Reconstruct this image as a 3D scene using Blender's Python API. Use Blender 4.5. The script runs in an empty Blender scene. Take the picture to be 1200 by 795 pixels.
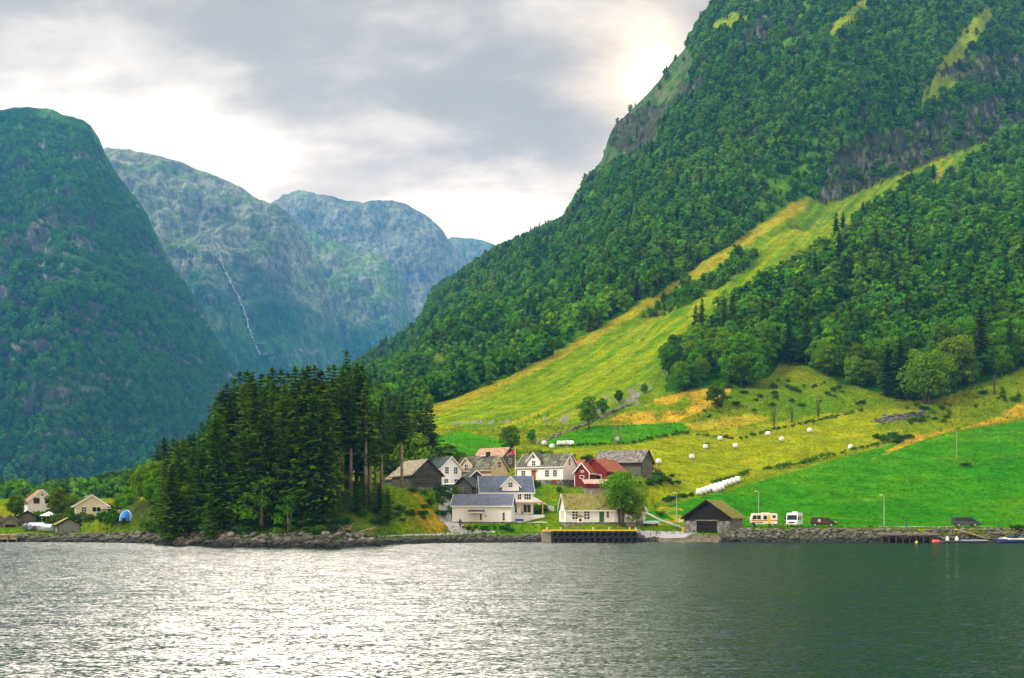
import bpy, bmesh, math, random
import numpy as np
from mathutils import Vector, Matrix

S = bpy.context.scene
COL = S.collection
R_ = math.radians

# ------------------------------------------------------------------ camera
F, HZ, CH = 1167.0, 597.0, 6.0          # focal length and horizon in photo pixels, eye height above the fjord
cam_d = bpy.data.cameras.new('camera')
cam = bpy.data.objects.new('camera', cam_d)
COL.objects.link(cam)
cam.location = (0, 0, CH)
cam.rotation_euler = (R_(90), 0, 0)
cam_d.sensor_width = 36.0
cam_d.lens = 36.0 * F / 1200.0
cam_d.shift_y = (HZ - 397.5) / 1200.0
cam_d.clip_start = 0.5
cam_d.clip_end = 20000
S.camera = cam

# ------------------------------------------------------------------ sky
HAZE_D = 1.35e-4                         # density of the blue air
SUN_AZ, SUN_EL = R_(-114), R_(38)        # from the left, a little behind the camera, through thin cloud
world = bpy.data.worlds.new('World')
S.world = world
world.use_nodes = True
nt = world.node_tree
nt.nodes.clear()
def N(tree, t, **kw):
    n = tree.nodes.new(t)
    for k, v in kw.items(): setattr(n, k, v)
    return n
def L(tree, a, b): tree.links.new(a, b)
def M_(tree, op, a, b=None, c=None, clamp=False):
    n = tree.nodes.new('ShaderNodeMath'); n.operation = op; n.use_clamp = clamp
    for i, v in enumerate((a, b, c)):
        if v is None: continue
        if isinstance(v, (int, float)): n.inputs[i].default_value = v
        else: tree.links.new(v, n.inputs[i])
    return n.outputs[0]
def MixC(tree, f, a, b, mode='MIX'):
    n = tree.nodes.new('ShaderNodeMix'); n.data_type = 'RGBA'; n.blend_type = mode
    for i, v in ((0, f), (6, a), (7, b)):
        if isinstance(v, (int, float)): n.inputs[i].default_value = v
        elif isinstance(v, tuple): n.inputs[i].default_value = (*v[:3], 1)
        else: tree.links.new(v, n.inputs[i])
    return n.outputs[2]
def Ramp(tree, f, stops, interp='LINEAR'):
    n = tree.nodes.new('ShaderNodeValToRGB'); n.color_ramp.interpolation = interp
    e = n.color_ramp.elements
    while len(e) < len(stops): e.new(0.5)
    for el, (p, c) in zip(e, stops):
        el.position = p
        el.color = (c, c, c, 1) if isinstance(c, (int, float)) else (*c[:3], 1)
    tree.links.new(f, n.inputs[0])
    return n.outputs[0]

tc = N(nt, 'ShaderNodeTexCoord')
sep = N(nt, 'ShaderNodeSeparateXYZ'); L(nt, tc.outputs['Generated'], sep.inputs[0])
dx, dy, dz = sep.outputs
azi = M_(nt, 'ARCTAN2', dx, dy)                                   # compass angle, 0 straight up the fjord
ele = M_(nt, 'ARCSINE', dz)
zc = M_(nt, 'ADD', M_(nt, 'MAXIMUM', dz, 0.0), 0.30)
cx = M_(nt, 'DIVIDE', dx, zc); cy = M_(nt, 'DIVIDE', dy, zc)      # the flat cloud deck in perspective
cmb = N(nt, 'ShaderNodeCombineXYZ'); L(nt, M_(nt, 'MULTIPLY', cx, 0.85), cmb.inputs[0]); L(nt, M_(nt, 'MULTIPLY', cy, 1.3), cmb.inputs[1])
def cloud_noise(scale, detail, rough, off, dist=0.0):
    mp = N(nt, 'ShaderNodeMapping'); L(nt, cmb.outputs[0], mp.inputs[0]); mp.inputs['Location'].default_value = off
    n = N(nt, 'ShaderNodeTexNoise'); L(nt, mp.outputs[0], n.inputs['Vector'])
    n.inputs['Scale'].default_value = scale; n.inputs['Detail'].default_value = detail
    n.inputs['Roughness'].default_value = rough; n.inputs['Distortion'].default_value = dist
    return n.outputs[0]
n1 = cloud_noise(1.7, 6, 0.52, (3.1, 0.7, 0), 0.1)
n2 = cloud_noise(5.0, 7, 0.56, (1.3, 5.2, 0), 0.15)
def lobe(a0, e0, sa, se, tilt=0.0):
    da = M_(nt, 'SUBTRACT', azi, R_(a0)); de = M_(nt, 'SUBTRACT', ele, R_(e0))
    if tilt: de = M_(nt, 'ADD', de, M_(nt, 'MULTIPLY', da, tilt))
    q = M_(nt, 'ADD', M_(nt, 'POWER', M_(nt, 'ABSOLUTE', M_(nt, 'DIVIDE', da, R_(sa))), 2.0),
           M_(nt, 'POWER', M_(nt, 'ABSOLUTE', M_(nt, 'DIVIDE', de, R_(se))), 2.0))
    return M_(nt, 'EXPONENT', M_(nt, 'MULTIPLY', q, -1.0))
n2s = N(nt, 'ShaderNodeMapRange'); L(nt, n2, n2s.inputs[0]); n2s.interpolation_type = 'SMOOTHSTEP'; n2s.inputs[1].default_value = 0.40; n2s.inputs[2].default_value = 0.62
wob = M_(nt, 'MULTIPLY', M_(nt, 'ADD', M_(nt, 'SUBTRACT', n2, 0.5), M_(nt, 'MULTIPLY', M_(nt, 'SUBTRACT', n2s.outputs[0], 0.5), 0.14)), 1.0)
b = M_(nt, 'ADD', 0.74, M_(nt, 'MULTIPLY', M_(nt, 'SUBTRACT', n1, 0.5), 1.5))
b = M_(nt, 'ADD', b, M_(nt, 'MULTIPLY', wob, 0.9))
for a0, e0, sa, se, tilt, amt in (
        (-9, 23.8, 17, 3.4, 0.14, -0.36),      # long grey bank over the fjord
        (2, 21.2, 7.5, 3.4, 0.2, -0.15),       # its dark belly beside the ridge
        (3, 30.5, 8, 2.2, 0.0, -0.26),
        (-19, 25.5, 12, 3.4, 0.05, -0.24),
        (-26, 28, 10, 3.0, 0.0, -0.20),
        (-1, 15.2, 7, 2.2, 0.1, 0.42),         # bright opening above the far peaks
        (-17, 18.4, 9, 2.0, 0.12, 0.30),
        (8.2, 24.0, 4.2, 4.0, 0.0, 0.30),      # glow where the sun stands behind the ridge
        (8.2, 23.4, 1.7, 1.7, 0.0, 0.8),
        (8.2, 23.3, 0.6, 0.6, 0.0, 14.0),
        (5, 28.0, 7, 4.0, 0.0, 0.10)):
    b = M_(nt, 'ADD', b, M_(nt, 'MULTIPLY', lobe(a0, e0, sa, se, tilt), amt))
b = M_(nt, 'SMOOTH_MAX', b, 0.33, 0.25)
zen = N(nt, 'ShaderNodeMapRange'); L(nt, dz, zen.inputs[0]); zen.interpolation_type = 'SMOOTHSTEP'
zen.inputs[1].default_value = 0.54; zen.inputs[2].default_value = 0.85; zen.inputs[3].default_value = 1.0; zen.inputs[4].default_value = 1.6
b = M_(nt, 'MULTIPLY', b, zen.outputs[0])
thin = N(nt, 'ShaderNodeMapRange'); L(nt, dz, thin.inputs[0]); thin.interpolation_type = 'SMOOTHSTEP'
thin.inputs[1].default_value = 0.535; thin.inputs[2].default_value = 0.66; thin.inputs[3].default_value = 0.0; thin.inputs[4].default_value = 1.0
b = M_(nt, 'ADD', b, M_(nt, 'MULTIPLY', M_(nt, 'MULTIPLY', lobe(-17, 42, 19, 18), thin.outputs[0]), 19.0))   # bright patch added above the view so the water reflects paler
b = M_(nt, 'MULTIPLY', b, M_(nt, 'SUBTRACT', 1.0, M_(nt, 'MULTIPLY', lobe(26, 46, 19, 26), 0.94)))    # unseen dark patch added over the right slope, darkens the water's reflections there
#                         # an overcast sky is brightest overhead
tint = MixC(nt, lobe(8.0, 23.5, 5.0, 4.5), Ramp(nt, b, [(0.25, (1.14, 1.0, 0.85)), (0.85, (0.985, 0.98, 0.99))]), (1.16, 0.98, 0.74))
# the cloud deck lies beyond the blue air of the fjord, which takes out red first: low in the sky the way through it is longer
air = M_(nt, 'DIVIDE', 1740.0 * HAZE_D, M_(nt, 'MAXIMUM', dz, 0.24))
cr = N(nt, 'ShaderNodeCombineXYZ')
for k_, w_ in enumerate((0.95, 0.62, 0.12)): L(nt, M_(nt, 'EXPONENT', M_(nt, 'MULTIPLY', air, w_)), cr.inputs[k_])
cc_ = N(nt, 'ShaderNodeVectorMath', operation='MULTIPLY'); L(nt, tint, cc_.inputs[0]); L(nt, cr.outputs[0], cc_.inputs[1])
cloud = N(nt, 'ShaderNodeVectorMath', operation='SCALE'); L(nt, cc_.outputs[0], cloud.inputs[0]); L(nt, b, cloud.inputs['Scale'])
sky = N(nt, 'ShaderNodeTexSky'); sky.sky_type = 'NISHITA'; sky.sun_disc = False
sky.sun_elevation = SUN_EL; sky.sun_rotation = SUN_AZ
bg1 = N(nt, 'ShaderNodeBackground'); L(nt, sky.outputs[0], bg1.inputs[0]); bg1.inputs[1].default_value = 0.08
bg2 = N(nt, 'ShaderNodeBackground'); L(nt, cloud.outputs[0], bg2.inputs[0]); bg2.inputs[1].default_value = 1.0
mx = N(nt, 'ShaderNodeMixShader'); mx.inputs[0].default_value = 0.96
L(nt, bg1.outputs[0], mx.inputs[1]); L(nt, bg2.outputs[0], mx.inputs[2])
wo = N(nt, 'ShaderNodeOutputWorld'); L(nt, mx.outputs[0], wo.inputs[0])
world.cycles.sampling_method = 'MANUAL'
world.cycles.sample_map_resolution = 512

sun_d = bpy.data.lights.new('sun', 'SUN'); sun_d.energy = 3.4; sun_d.angle = R_(5); sun_d.color = (1.0, 0.96, 0.88)
sun = bpy.data.objects.new('sun', sun_d); COL.objects.link(sun)
sv = Vector((math.sin(SUN_AZ) * math.cos(SUN_EL), math.cos(SUN_AZ) * math.cos(SUN_EL), math.sin(SUN_EL)))
sun.rotation_euler = sv.to_track_quat('Z', 'Y').to_euler()
sun.location = sv * 500

S.view_settings.view_transform = 'Standard'
S.view_settings.look = 'None'
S.view_settings.exposure = 0.36
S.view_settings.gamma = 1.0
S.view_settings.use_curve_mapping = False
S.cycles.max_bounces = 6
S.cycles.diffuse_bounces = 3
S.cycles.glossy_bounces = 3
S.cycles.transmission_bounces = 3
S.cycles.transparent_max_bounces = 8
S.cycles.volume_bounces = 0
S.cycles.use_denoising = True
S.cycles.use_adaptive_sampling = True
S.cycles.adaptive_threshold = 0.01

# ------------------------------------------------------------------ helpers
RNG = np.random.default_rng(7)
random.seed(7)
def PX(px, Y): return (px - 600.0) / F * Y
def PZ(py, Y): return CH + (HZ - py) / F * Y
def sstep(a, b, x):
    t = np.clip((x - a) / (b - a), 0, 1)
    return t * t * (3 - 2 * t)
def _hash(ix, iy, seed):
    h = (ix.astype(np.int64) * 374761393 + iy.astype(np.int64) * 668265263 + seed * 974634777) & 0xFFFFFFFF
    h = ((h ^ (h >> 13)) * 1274126177) & 0xFFFFFFFF
    h = h ^ (h >> 16)
    return h
def perlin(x, y, seed=0):
    x = np.asarray(x, float); y = np.asarray(y, float)
    x0 = np.floor(x); y0 = np.floor(y); fx = x - x0; fy = y - y0
    def g(ix, iy, dx_, dy_):
        a = _hash(ix, iy, seed) * (2 * math.pi / 4294967296.0)
        return np.cos(a) * dx_ + np.sin(a) * dy_
    u = fx * fx * fx * (fx * (fx * 6 - 15) + 10); v = fy * fy * fy * (fy * (fy * 6 - 15) + 10)
    a = g(x0, y0, fx, fy); b_ = g(x0 + 1, y0, fx - 1, fy)
    c = g(x0, y0 + 1, fx, fy - 1); d = g(x0 + 1, y0 + 1, fx - 1, fy - 1)
    return (a + (b_ - a) * u) * (1 - v) + (c + (d - c) * u) * v
def fbm(x, y, oct_=5, seed=0, gain=0.5, ridge=False):
    s = 0; amp = 1; tot = 0
    for o in range(oct_):
        n = perlin(x * 2 ** o, y * 2 ** o, seed + o * 17)
        if ridge: n = 0.5 - np.abs(n) * 1.6
        s = s + n * amp; tot += amp; amp *= gain
    return s / tot * 1.6
def inpoly(px, py, poly):
    inside = np.zeros(px.shape, bool)
    n = len(poly)
    for i in range(n):
        x1, y1 = poly[i]; x2, y2 = poly[(i + 1) % n]
        if y1 == y2: continue
        c = ((y1 > py) != (y2 > py)) & (px < (x2 - x1) * (py - y1) / (y2 - y1) + x1)
        inside ^= c
    return inside
def tag(o, label=None, cat=None, group=None, kind=None):
    if label: o['label'] = label
    if cat: o['category'] = cat
    if group: o['group'] = group
    if kind: o['kind'] = kind
    return o
def link(o, parent=None):
    COL.objects.link(o)
    if parent is not None: o.parent = parent
    return o
def grid_mesh(name, P, mat, attrs=None, smooth=True):
    """P: (rows, cols, 3) array -> one sheet"""
    r, c = P.shape[:2]
    me = bpy.data.meshes.new(name)
    me.vertices.add(r * c); me.vertices.foreach_set('co', P.reshape(-1).astype(np.float32))
    i = np.arange((r - 1) * c).reshape(r - 1, c)[:, :-1].reshape(-1)
    q = np.stack([i, i + 1, i + c + 1, i + c], 1).astype(np.int32)
    nf = len(q)
    me.loops.add(nf * 4); me.loops.foreach_set('vertex_index', q.reshape(-1))
    me.polygons.add(nf); me.polygons.foreach_set('loop_start', np.arange(nf, dtype=np.int32) * 4)
    if smooth: me.polygons.foreach_set('use_smooth', np.ones(nf, bool))
    me.update(calc_edges=True)
    for k, v in (attrs or {}).items():
        if v.ndim == 3:
            a = me.attributes.new(k, 'FLOAT_COLOR', 'POINT')
            a.data.foreach_set('color', np.concatenate([v.reshape(-1, 3), np.ones((r * c, 1))], 1).astype(np.float32).reshape(-1))
        else:
            a = me.attributes.new(k, 'FLOAT', 'POINT'); a.data.foreach_set('value', v.reshape(-1).astype(np.float32))
    if mat: me.materials.append(mat)
    return me
def quads_mesh(name, V, nq, mat, smooth=False, extra=None):
    """V: (4*nq,3) verts of separate quads"""
    me = bpy.data.meshes.new(name)
    me.vertices.add(len(V)); me.vertices.foreach_set('co', V.reshape(-1).astype(np.float32))
    me.loops.add(nq * 4); me.loops.foreach_set('vertex_index', np.arange(nq * 4, dtype=np.int32))
    me.polygons.add(nq); me.polygons.foreach_set('loop_start', np.arange(nq, dtype=np.int32) * 4)
    me.update(calc_edges=True)
    if mat: me.materials.append(mat)
    return me

# ------------------------------------------------------------------ materials
def new_mat(name):
    m = bpy.data.materials.new(name); m.use_nodes = True
    t = m.node_tree; t.nodes.clear()
    o = N(t, 'ShaderNodeOutputMaterial')
    p = N(t, 'ShaderNodeBsdfPrincipled'); L(t, p.outputs[0], o.inputs[0])
    return m, t, p, o
def noise(t, scale, detail=4, rough=0.55, vec=None, stretch=None, dist=0.0):
    n = N(t, 'ShaderNodeTexNoise'); n.inputs['Scale'].default_value = scale; n.inputs['Detail'].default_value = detail
    n.inputs['Roughness'].default_value = rough; n.inputs['Distortion'].default_value = dist
    if vec is None:
        vec = N(t, 'ShaderNodeTexCoord').outputs['Object']
    if stretch:
        mp = N(t, 'ShaderNodeMapping'); L(t, vec, mp.inputs[0]); mp.inputs['Scale'].default_value = stretch; vec = mp.outputs[0]
    L(t, vec, n.inputs['Vector'])
    return n.outputs[0]
def bump(t, p, h, strength, dist):
    bn = N(t, 'ShaderNodeBump'); bn.inputs['Strength'].default_value = strength; bn.inputs['Distance'].default_value = dist
    L(t, h, bn.inputs['Height']); L(t, bn.outputs[0], p.inputs['Normal'])
def plain(name, col, rough=0.6, var=0.12, scale=3.0, metal=0.0, stretch=None, spec=0.3, bmp=0.0, dark=None):
    m, t, p, o = new_mat(name)
    n = noise(t, scale, 5, 0.6, stretch=stretch)
    f = Ramp(t, n, [(0.3, 0.0), (0.7, 1.0)])
    lo = dark if dark else tuple(c * (1 - var * 1.6) for c in col); hi = tuple(min(1, c * (1 + var)) for c in col)
    L(t, MixC(t, f, lo, hi), p.inputs['Base Color'])
    p.inputs['Roughness'].default_value = rough; p.inputs['Metallic'].default_value = metal
    p.inputs['Specular IOR Level'].default_value = spec
    if bmp: bump(t, p, n, 0.6, bmp)
    return m
def leaf_mat(name, col, col2, trans=0.3, clump=0.45, rnd=0.35):
    """two greens over the crown, and every tree its own tint"""
    m, t, p, o = new_mat(name)
    t.nodes.remove(p)
    oi = N(t, 'ShaderNodeObjectInfo')
    n = noise(t, clump, 3, 0.6)
    f = Ramp(t, n, [(0.35, 0.0), (0.68, 1.0)])
    c = MixC(t, f, col, col2)
    pl = Ramp(t, noise(t, 0.018, 4, 0.6, vec=oi.outputs['Location']), [(0.42, 0.0), (0.62, 1.0)])
    c = MixC(t, M_(t, 'MULTIPLY', pl, 0.45), c, (col2[0] * 1.35, col2[1] * 1.05, col2[2]))
    hs = N(t, 'ShaderNodeHueSaturation'); L(t, c, hs.inputs['Color'])
    L(t, M_(t, 'ADD', 0.5 - 0.022, M_(t, 'MULTIPLY', oi.outputs['Random'], 0.04)), hs.inputs['Hue'])
    r2 = M_(t, 'FRACT', M_(t, 'MULTIPLY', oi.outputs['Random'], 7.31))
    L(t, M_(t, 'ADD', 1.0 - rnd, M_(t, 'MULTIPLY', r2, 2 * rnd)), hs.inputs['Value'])
    d = N(t, 'ShaderNodeBsdfDiffuse'); L(t, hs.outputs[0], d.inputs[0])
    tr = N(t, 'ShaderNodeBsdfTranslucent'); L(t, hs.outputs[0], tr.inputs[0])
    mxs = N(t, 'ShaderNodeMixShader'); mxs.inputs[0].default_value = trans
    L(t, d.outputs[0], mxs.inputs[1]); L(t, tr.outputs[0], mxs.inputs[2]); L(t, mxs.outputs[0], o.inputs[0])
    return m
MAT = {}
MAT['leaf'] = leaf_mat('broad leaves', (0.022, 0.10, 0.001), (0.11, 0.27, 0.002), rnd=0.42)
MAT['leaf_light'] = leaf_mat('light broad leaves', (0.065, 0.18, 0.003), (0.15, 0.30, 0.006), rnd=0.12)
MAT['leaf_far'] = leaf_mat('hillside leaves', (0.018, 0.095, 0.001), (0.115, 0.29, 0.002), rnd=0.5, clump=0.35)
MAT['needle'] = leaf_mat('spruce needles', (0.028, 0.085, 0.002), (0.085, 0.185, 0.004), trans=0.2, rnd=0.4)
MAT['bush'] = leaf_mat('bush leaves', (0.022, 0.09, 0.003), (0.06, 0.15, 0.006))
MAT['leaf_mtn'] = leaf_mat('mountain leaves', (0.014, 0.125, 0.010), (0.085, 0.28, 0.012), rnd=0.25)
MAT['bark'] = plain('bark', (0.10, 0.075, 0.05), 0.9, 0.4, 2.0, stretch=(1, 1, 0.3))
MAT['pale_bark'] = plain('pale bark', (0.30, 0.24, 0.17), 0.9, 0.4, 2.0, stretch=(1, 1, 0.3))
# ------------------------------------------------------------------ the land: one height field from the shore to the ridge
def line(*k):
    a = np.array(k, float)
    return a
PXC = np.arange(-170, 1372, 1.6)
def at(knots, px=None):
    a = np.array(knots, float)
    return [np.interp(PXC if px is None else px, a[:, 0], a[:, j]) for j in range(1, a.shape[1])]
def smooth1(v, k):
    w = np.exp(-0.5 * (np.arange(-3 * k, 3 * k + 1) / k) ** 2); w /= w.sum()
    return np.convolve(np.pad(v, 3 * k, 'edge'), w, 'valid')
Wy, = at([(-200, 186), (0, 184), (100, 181), (150, 178), (200, 170), (300, 161), (380, 160), (440, 166), (480, 172), (520, 177), (600, 180), (632, 181), (640, 183.5), (745, 183.5), (752, 181.5),
          (800, 182), (850, 181), (1000, 180), (1200, 178), (1372, 177)])
Wy = smooth1(Wy, 4) + 0.5 * perlin(PXC / 14, PXC * 0, 3)
Bd, Bz = at([(-200, 4, 1.0), (140, 4, 1.1), (200, 4, 1.7), (420, 4, 1.8), (445, 3, 1.1), (530, 3, 1.1), (600, 3, 1.3), (636, 3, 1.4), (640, 4, 2.1), (742, 4, 2.1),
             (752, 5, 1.0), (770, 6, 0.8), (838, 6, 0.8), (852, 3, 2.0), (875, 2.6, 2.25), (1372, 2.6, 2.3)])
Ty, Tz = at([(-200, 197, 1.9), (130, 195, 2.0), (165, 192, 2.6), (250, 186, 2.6), (420, 186, 2.6), (445, 182, 1.5), (525, 186, 1.6), (560, 189, 2.6), (640, 189, 2.7),
             (745, 190, 2.3), (755, 193, 2.3), (845, 194, 2.4), (875, 197, 2.6), (1372, 197, 2.6)])
V1, = at([(-200, 4.4), (140, 4.8), (300, 6), (430, 9), (490, 9.6), (530, 7.4), (560, 6.4), (650, 7), (740, 7.0), (800, 5.2), (860, 4.6), (1372, 4.6)])
V2, = at([(-200, 7), (140, 7.5), (300, 8), (430, 12), (500, 11.5), (700, 11.8), (760, 11), (800, 9.5), (860, 8.8), (1000, 9.2), (1372, 10)])
def pz_line(kn):
    a = np.array(kn, float)
    return np.interp(PXC, a[:, 0], PZ(a[:, 1], a[:, 2])), np.interp(PXC, a[:, 0], a[:, 2])
V3z, V3y = pz_line([(-200, 586, 275), (140, 584, 275), (300, 570, 275), (430, 535, 275), (500, 535, 275), (600, 536, 275), (700, 531, 275), (800, 543, 275),
                    (860, 549, 275), (1000, 541, 275), (1200, 530, 275), (1372, 525, 275)])
V4z, V4y = pz_line([(-200, 590, 312), (140, 586, 312), (300, 565, 312), (430, 512, 312), (500, 506, 312), (600, 505, 312), (700, 500, 312), (800, 506, 312),
                    (860, 506, 312), (1000, 498, 312), (1200, 487, 312), (1372, 480, 312)])
V5z, V5y = pz_line([(-200, 594, 338), (100, 592, 338), (300, 560, 338), (430, 497, 338), (515, 493, 338), (600, 487, 338), (700, 475, 338), (780, 464, 338),
                    (860, 456, 338), (1000, 463, 338), (1070, 461, 338), (1200, 440, 338), (1372, 420, 338)])
V6z, V6y = pz_line([(-200, 605, 420), (100, 600, 420), (300, 550, 400), (430, 480, 385), (515, 477, 385), (600, 462, 385), (700, 442, 385), (780, 408, 400),
                    (900, 338, 480), (1050, 250, 600), (1160, 190, 720), (1300, 130, 800), (1372, 100, 820)])
V7z, V7y = pz_line([(-200, 607, 500), (100, 604, 500), (300, 545, 480), (430, 464, 470), (515, 466, 425), (600, 436, 450), (680, 394, 490), (760, 350, 545),
                    (850, 290, 615), (940, 238, 685), (1060, 197, 760), (1160, 163, 830), (1300, 105, 910), (1372, 80, 930)])
Rz, Ry = pz_line([(-200, 603, 1150), (100, 590, 1150), (200, 565, 1150), (300, 530, 1150), (380, 470, 1150), (430, 424, 1150), (462, 408, 1150), (490, 382, 1150),
                  (500, 360, 1150), (508, 343, 1150), (540, 322, 1150), (570, 302, 1150), (600, 287, 1150), (628, 272, 1150), (650, 264, 1150), (662, 258, 1150), (674, 236, 1160),
                  (690, 205, 1165), (706, 186, 1165), (713, 160, 1165), (722, 143, 1160), (738, 130, 1150), (760, 106, 1130), (785, 72, 1110), (800, 58, 1100), (822, 25, 1090), (850, -10, 1080), (900, -65, 1080),
                  (1000, -140, 1120), (1200, -200, 1250), (1372, -240, 1300)])
# a rock band steps up just above the upper meadow on the right
clf = sstep(930, 985, PXC) * (1 - sstep(1185, 1260, PXC))
fr = 30.0 / (Ry - V7y)
Cy = V7y + 30.0
Cz = V7z + (Rz - V7z) * fr + clf * 32.0 * (1 + 0.5 * perlin(PXC / 30, PXC * 0 + 0.3, 9))
Dy = V7y + 0.45 * (Ry - V7y); Dz = V7z + 0.45 * (Rz - V7z) + 12 * clf
Ey = V7y + 0.8 * (Ry - V7y); Ez = V7z + 0.80 * (Rz - V7z)
# the ridge nose (two crags that stand out of the wall)
for arr in (Cz, Dz, Ez): pass
KY = np.stack([Wy - 40, Wy - 8, Wy, Wy + Bd, np.maximum(Ty, Wy + Bd + 4), PXC * 0 + 214, PXC * 0 + 240, V3y, V4y, V5y, V6y, V7y, Cy, Dy, Ey, Ry, Ry + 130, Ry + 700], 0)
KZ = np.stack([PXC * 0 - 6, PXC * 0 - 2, PXC * 0 + 0.0, Bz, np.maximum(Tz, Bz), V1, V2, V3z, V4z, V5z, V6z, V7z, Cz, Dz, Ez, Rz, Rz - 25, Rz - 330], 0)
rows = [130.0]
while rows[-1] < 1900:
    y = rows[-1]
    rows.append(y + (0.45 if y < 236 else min(0.45 + (y - 236) * 0.0075, 3.4)))
YR = np.array(rows)
ZG = np.empty((len(YR), len(PXC)))
for j in range(len(PXC)):
    ZG[:, j] = np.interp(YR, KY[:, j], KZ[:, j])
def smooth_ax(A, k, axis):
    w = np.exp(-0.5 * (np.arange(-3 * k, 3 * k + 1) / k) ** 2); w /= w.sum()
    pad = [(0, 0), (0, 0)]; pad[axis] = (3 * k, 3 * k)
    B = np.pad(A, pad, 'edge'); out = np.zeros_like(A); n = A.shape[axis]
    for i, wi in enumerate(w):
        out += wi * (B[i:i + n] if axis == 0 else B[:, i:i + n])
    return out
ZS = smooth_ax(smooth_ax(ZG, 7, 0), 5, 1)
YY, PP = np.meshgrid(YR, PXC, indexing='ij')
keep = sstep(196, 216, YY)                                         # leave the bank and quay edge crisp
ZS2 = smooth_ax(smooth_ax(ZG, 3, 0), 1, 1); kf = sstep(850, 1000, np.array(rows))[:, None]
ZS = ZS * (1 - kf) + ZS2 * kf
ZG = ZG * (1 - keep) + ZS * keep
XX = PX(PP, YY)
Wg = np.broadcast_to(Wy, ZG.shape)
# the wooded knoll on the point
kn = 9.5 * np.exp(-((XX + 44) / 21) ** 2 - ((YY - 189) / 14) ** 2) + 3.5 * np.exp(-((XX + 70) / 14) ** 2 - ((YY - 192) / 12) ** 2) \
   + 3.0 * np.exp(-((XX + 24) / 9) ** 2 - ((YY - 197) / 11) ** 2)
ZG = ZG + kn * sstep(3, 15, YY - Wg)
# unevenness
far = sstep(330, 560, YY)
bare = sstep(0.5, 5, YY - Wg)
ZG = ZG + bare * (1 - far) * (0.10 * fbm(XX / 3, YY / 3, 3, 5) + 0.35 * fbm(XX / 14, YY / 14, 3, 6) * sstep(200, 240, YY))
ZG = ZG + sstep(300, 360, YY) * (1 - sstep(1050, 1150, YY)) * (0.8 * fbm(XX / 22, YY / 30, 4, 8) + far * (22.0 * fbm((XX - 0.5 * YY) / 75, YY / 220, 4, 11) + 4.0 * fbm(XX / 20, YY / 25, 3, 12)))
ZG = ZG + sstep(600, 1000, YY) * 3.0 * fbm(XX / 45, YY / 60, 3, 14)
# gullies that run down the meadow
gul = fbm((XX - 0.62 * YY) / 26, YY / 260, 3, 21)
ZG = ZG + sstep(330, 420, YY) * (1 - sstep(760, 900, YY)) * 6.0 * np.minimum(gul, 0.15)
PY0 = HZ - (ZG - CH) * F / YY

# level pads where the buildings stand: photo column, photo row of the foot, distance, radius
PADS = {
 'barn_left': (488, 574, 217, 6.5), 'white_gable': (517, 575, 229, 6.5), 'beige': (564, 572, 238, 8), 'rust': (580, 549, 262, 7), 'shed_dark': (549, 582, 219, 4.5),
 'blue_house': (592, 605, 206, 7.5), 'long_house': (567, 613, 196, 8), 'farmhouse': (641, 569, 234, 9), 'red_shed': (675, 562, 246, 4.5), 'red_barn': (708, 572, 232, 8.5),
 'old_barn': (731, 560, 252, 10), 'boathouse': (697, 614, 193, 4.6), 'dark_boathouse': (838, 624, 190, 5.0), 'carport': (531, 580, 222, 4),
 'h1': (47, 604, 214, 5), 'h2': (105, 607, 208, 5.5), 's1': (12, 619, 200, 3), 's2': (32, 617, 202, 3.2), 's3': (79, 625, 192, 3.5), 's0': (-8, 618, 200, 4),
}
PADZ = {}
for k, (px, py, Y, r) in PADS.items():
    x = PX(px, Y); z = PZ(py, Y)
    PADZ[k] = (x, Y, z)
    d = np.hypot(XX - x, YY - Y)
    w = 1 - sstep(r * 0.9, r * 1.7, d)
    ZG = ZG * (1 - w) + z * w
def ground(x, y):
    x = np.asarray(x, float); y = np.asarray(y, float)
    p = np.clip((600 + x * F / y - PXC[0]) / 1.6, 0, len(PXC) - 1.001); i = p.astype(int); fp = p - i
    r = np.clip(np.searchsorted(YR, y) - 1, 0, len(YR) - 2); fr_ = np.clip((y - YR[r]) / (YR[r + 1] - YR[r]), 0, 1)
    a = ZG[r, i] * (1 - fp) + ZG[r, i + 1] * fp; b_ = ZG[r + 1, i] * (1 - fp) + ZG[r + 1, i + 1] * fp
    return a * (1 - fr_) + b_ * fr_
def G(x, y): return float(ground(x, y))

# ---- what grows where
PY = HZ - (ZG - CH) * F / YY
wx = 3.0 * fbm(XX / 9, YY / 9, 3, 31); wy = 2.0 * fbm(XX / 9, YY / 9, 3, 32)
wf = np.where(YY > 330, 1.6, 0.5)
QX = PP + wx * wf; QY = PY + wy * wf
n_s = fbm(XX / 2.2, YY / 2.2, 3, 41); n_m = fbm(XX / 9, YY / 9, 4, 42); n_l = fbm(XX / 40, YY / 40, 4, 43)
streak = fbm((XX - 0.62 * YY) / 5, YY / 90, 4, 44)
C = np.zeros(ZG.shape + (3,))
def mixc(w, col):
    w = np.clip(w, 0, 1)[..., None]
    C[:] = C * (1 - w) + np.array(col) * w
pasture = (0.095, 0.155, 0.002); olive = (0.16, 0.165, 0.004); lush = (0.026, 0.150, 0.0005); hay = (0.18, 0.205, 0.002); orange = (0.33, 0.20, 0.014)
deep = (0.020, 0.080, 0.002); mid = (0.05, 0.145, 0.003)
C[:] = pasture
mixc(sstep(-0.3, 0.5, n_m + 0.5 * n_l), olive)
mixc(sstep(0.0, 0.6, n_m * 0.6 + n_s * 0.7) * 0.8, mid)
mixc(sstep(-0.1, 0.5, -n_l - 0.4 * n_s) * 0.55, mid)
up = YY > 318
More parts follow.
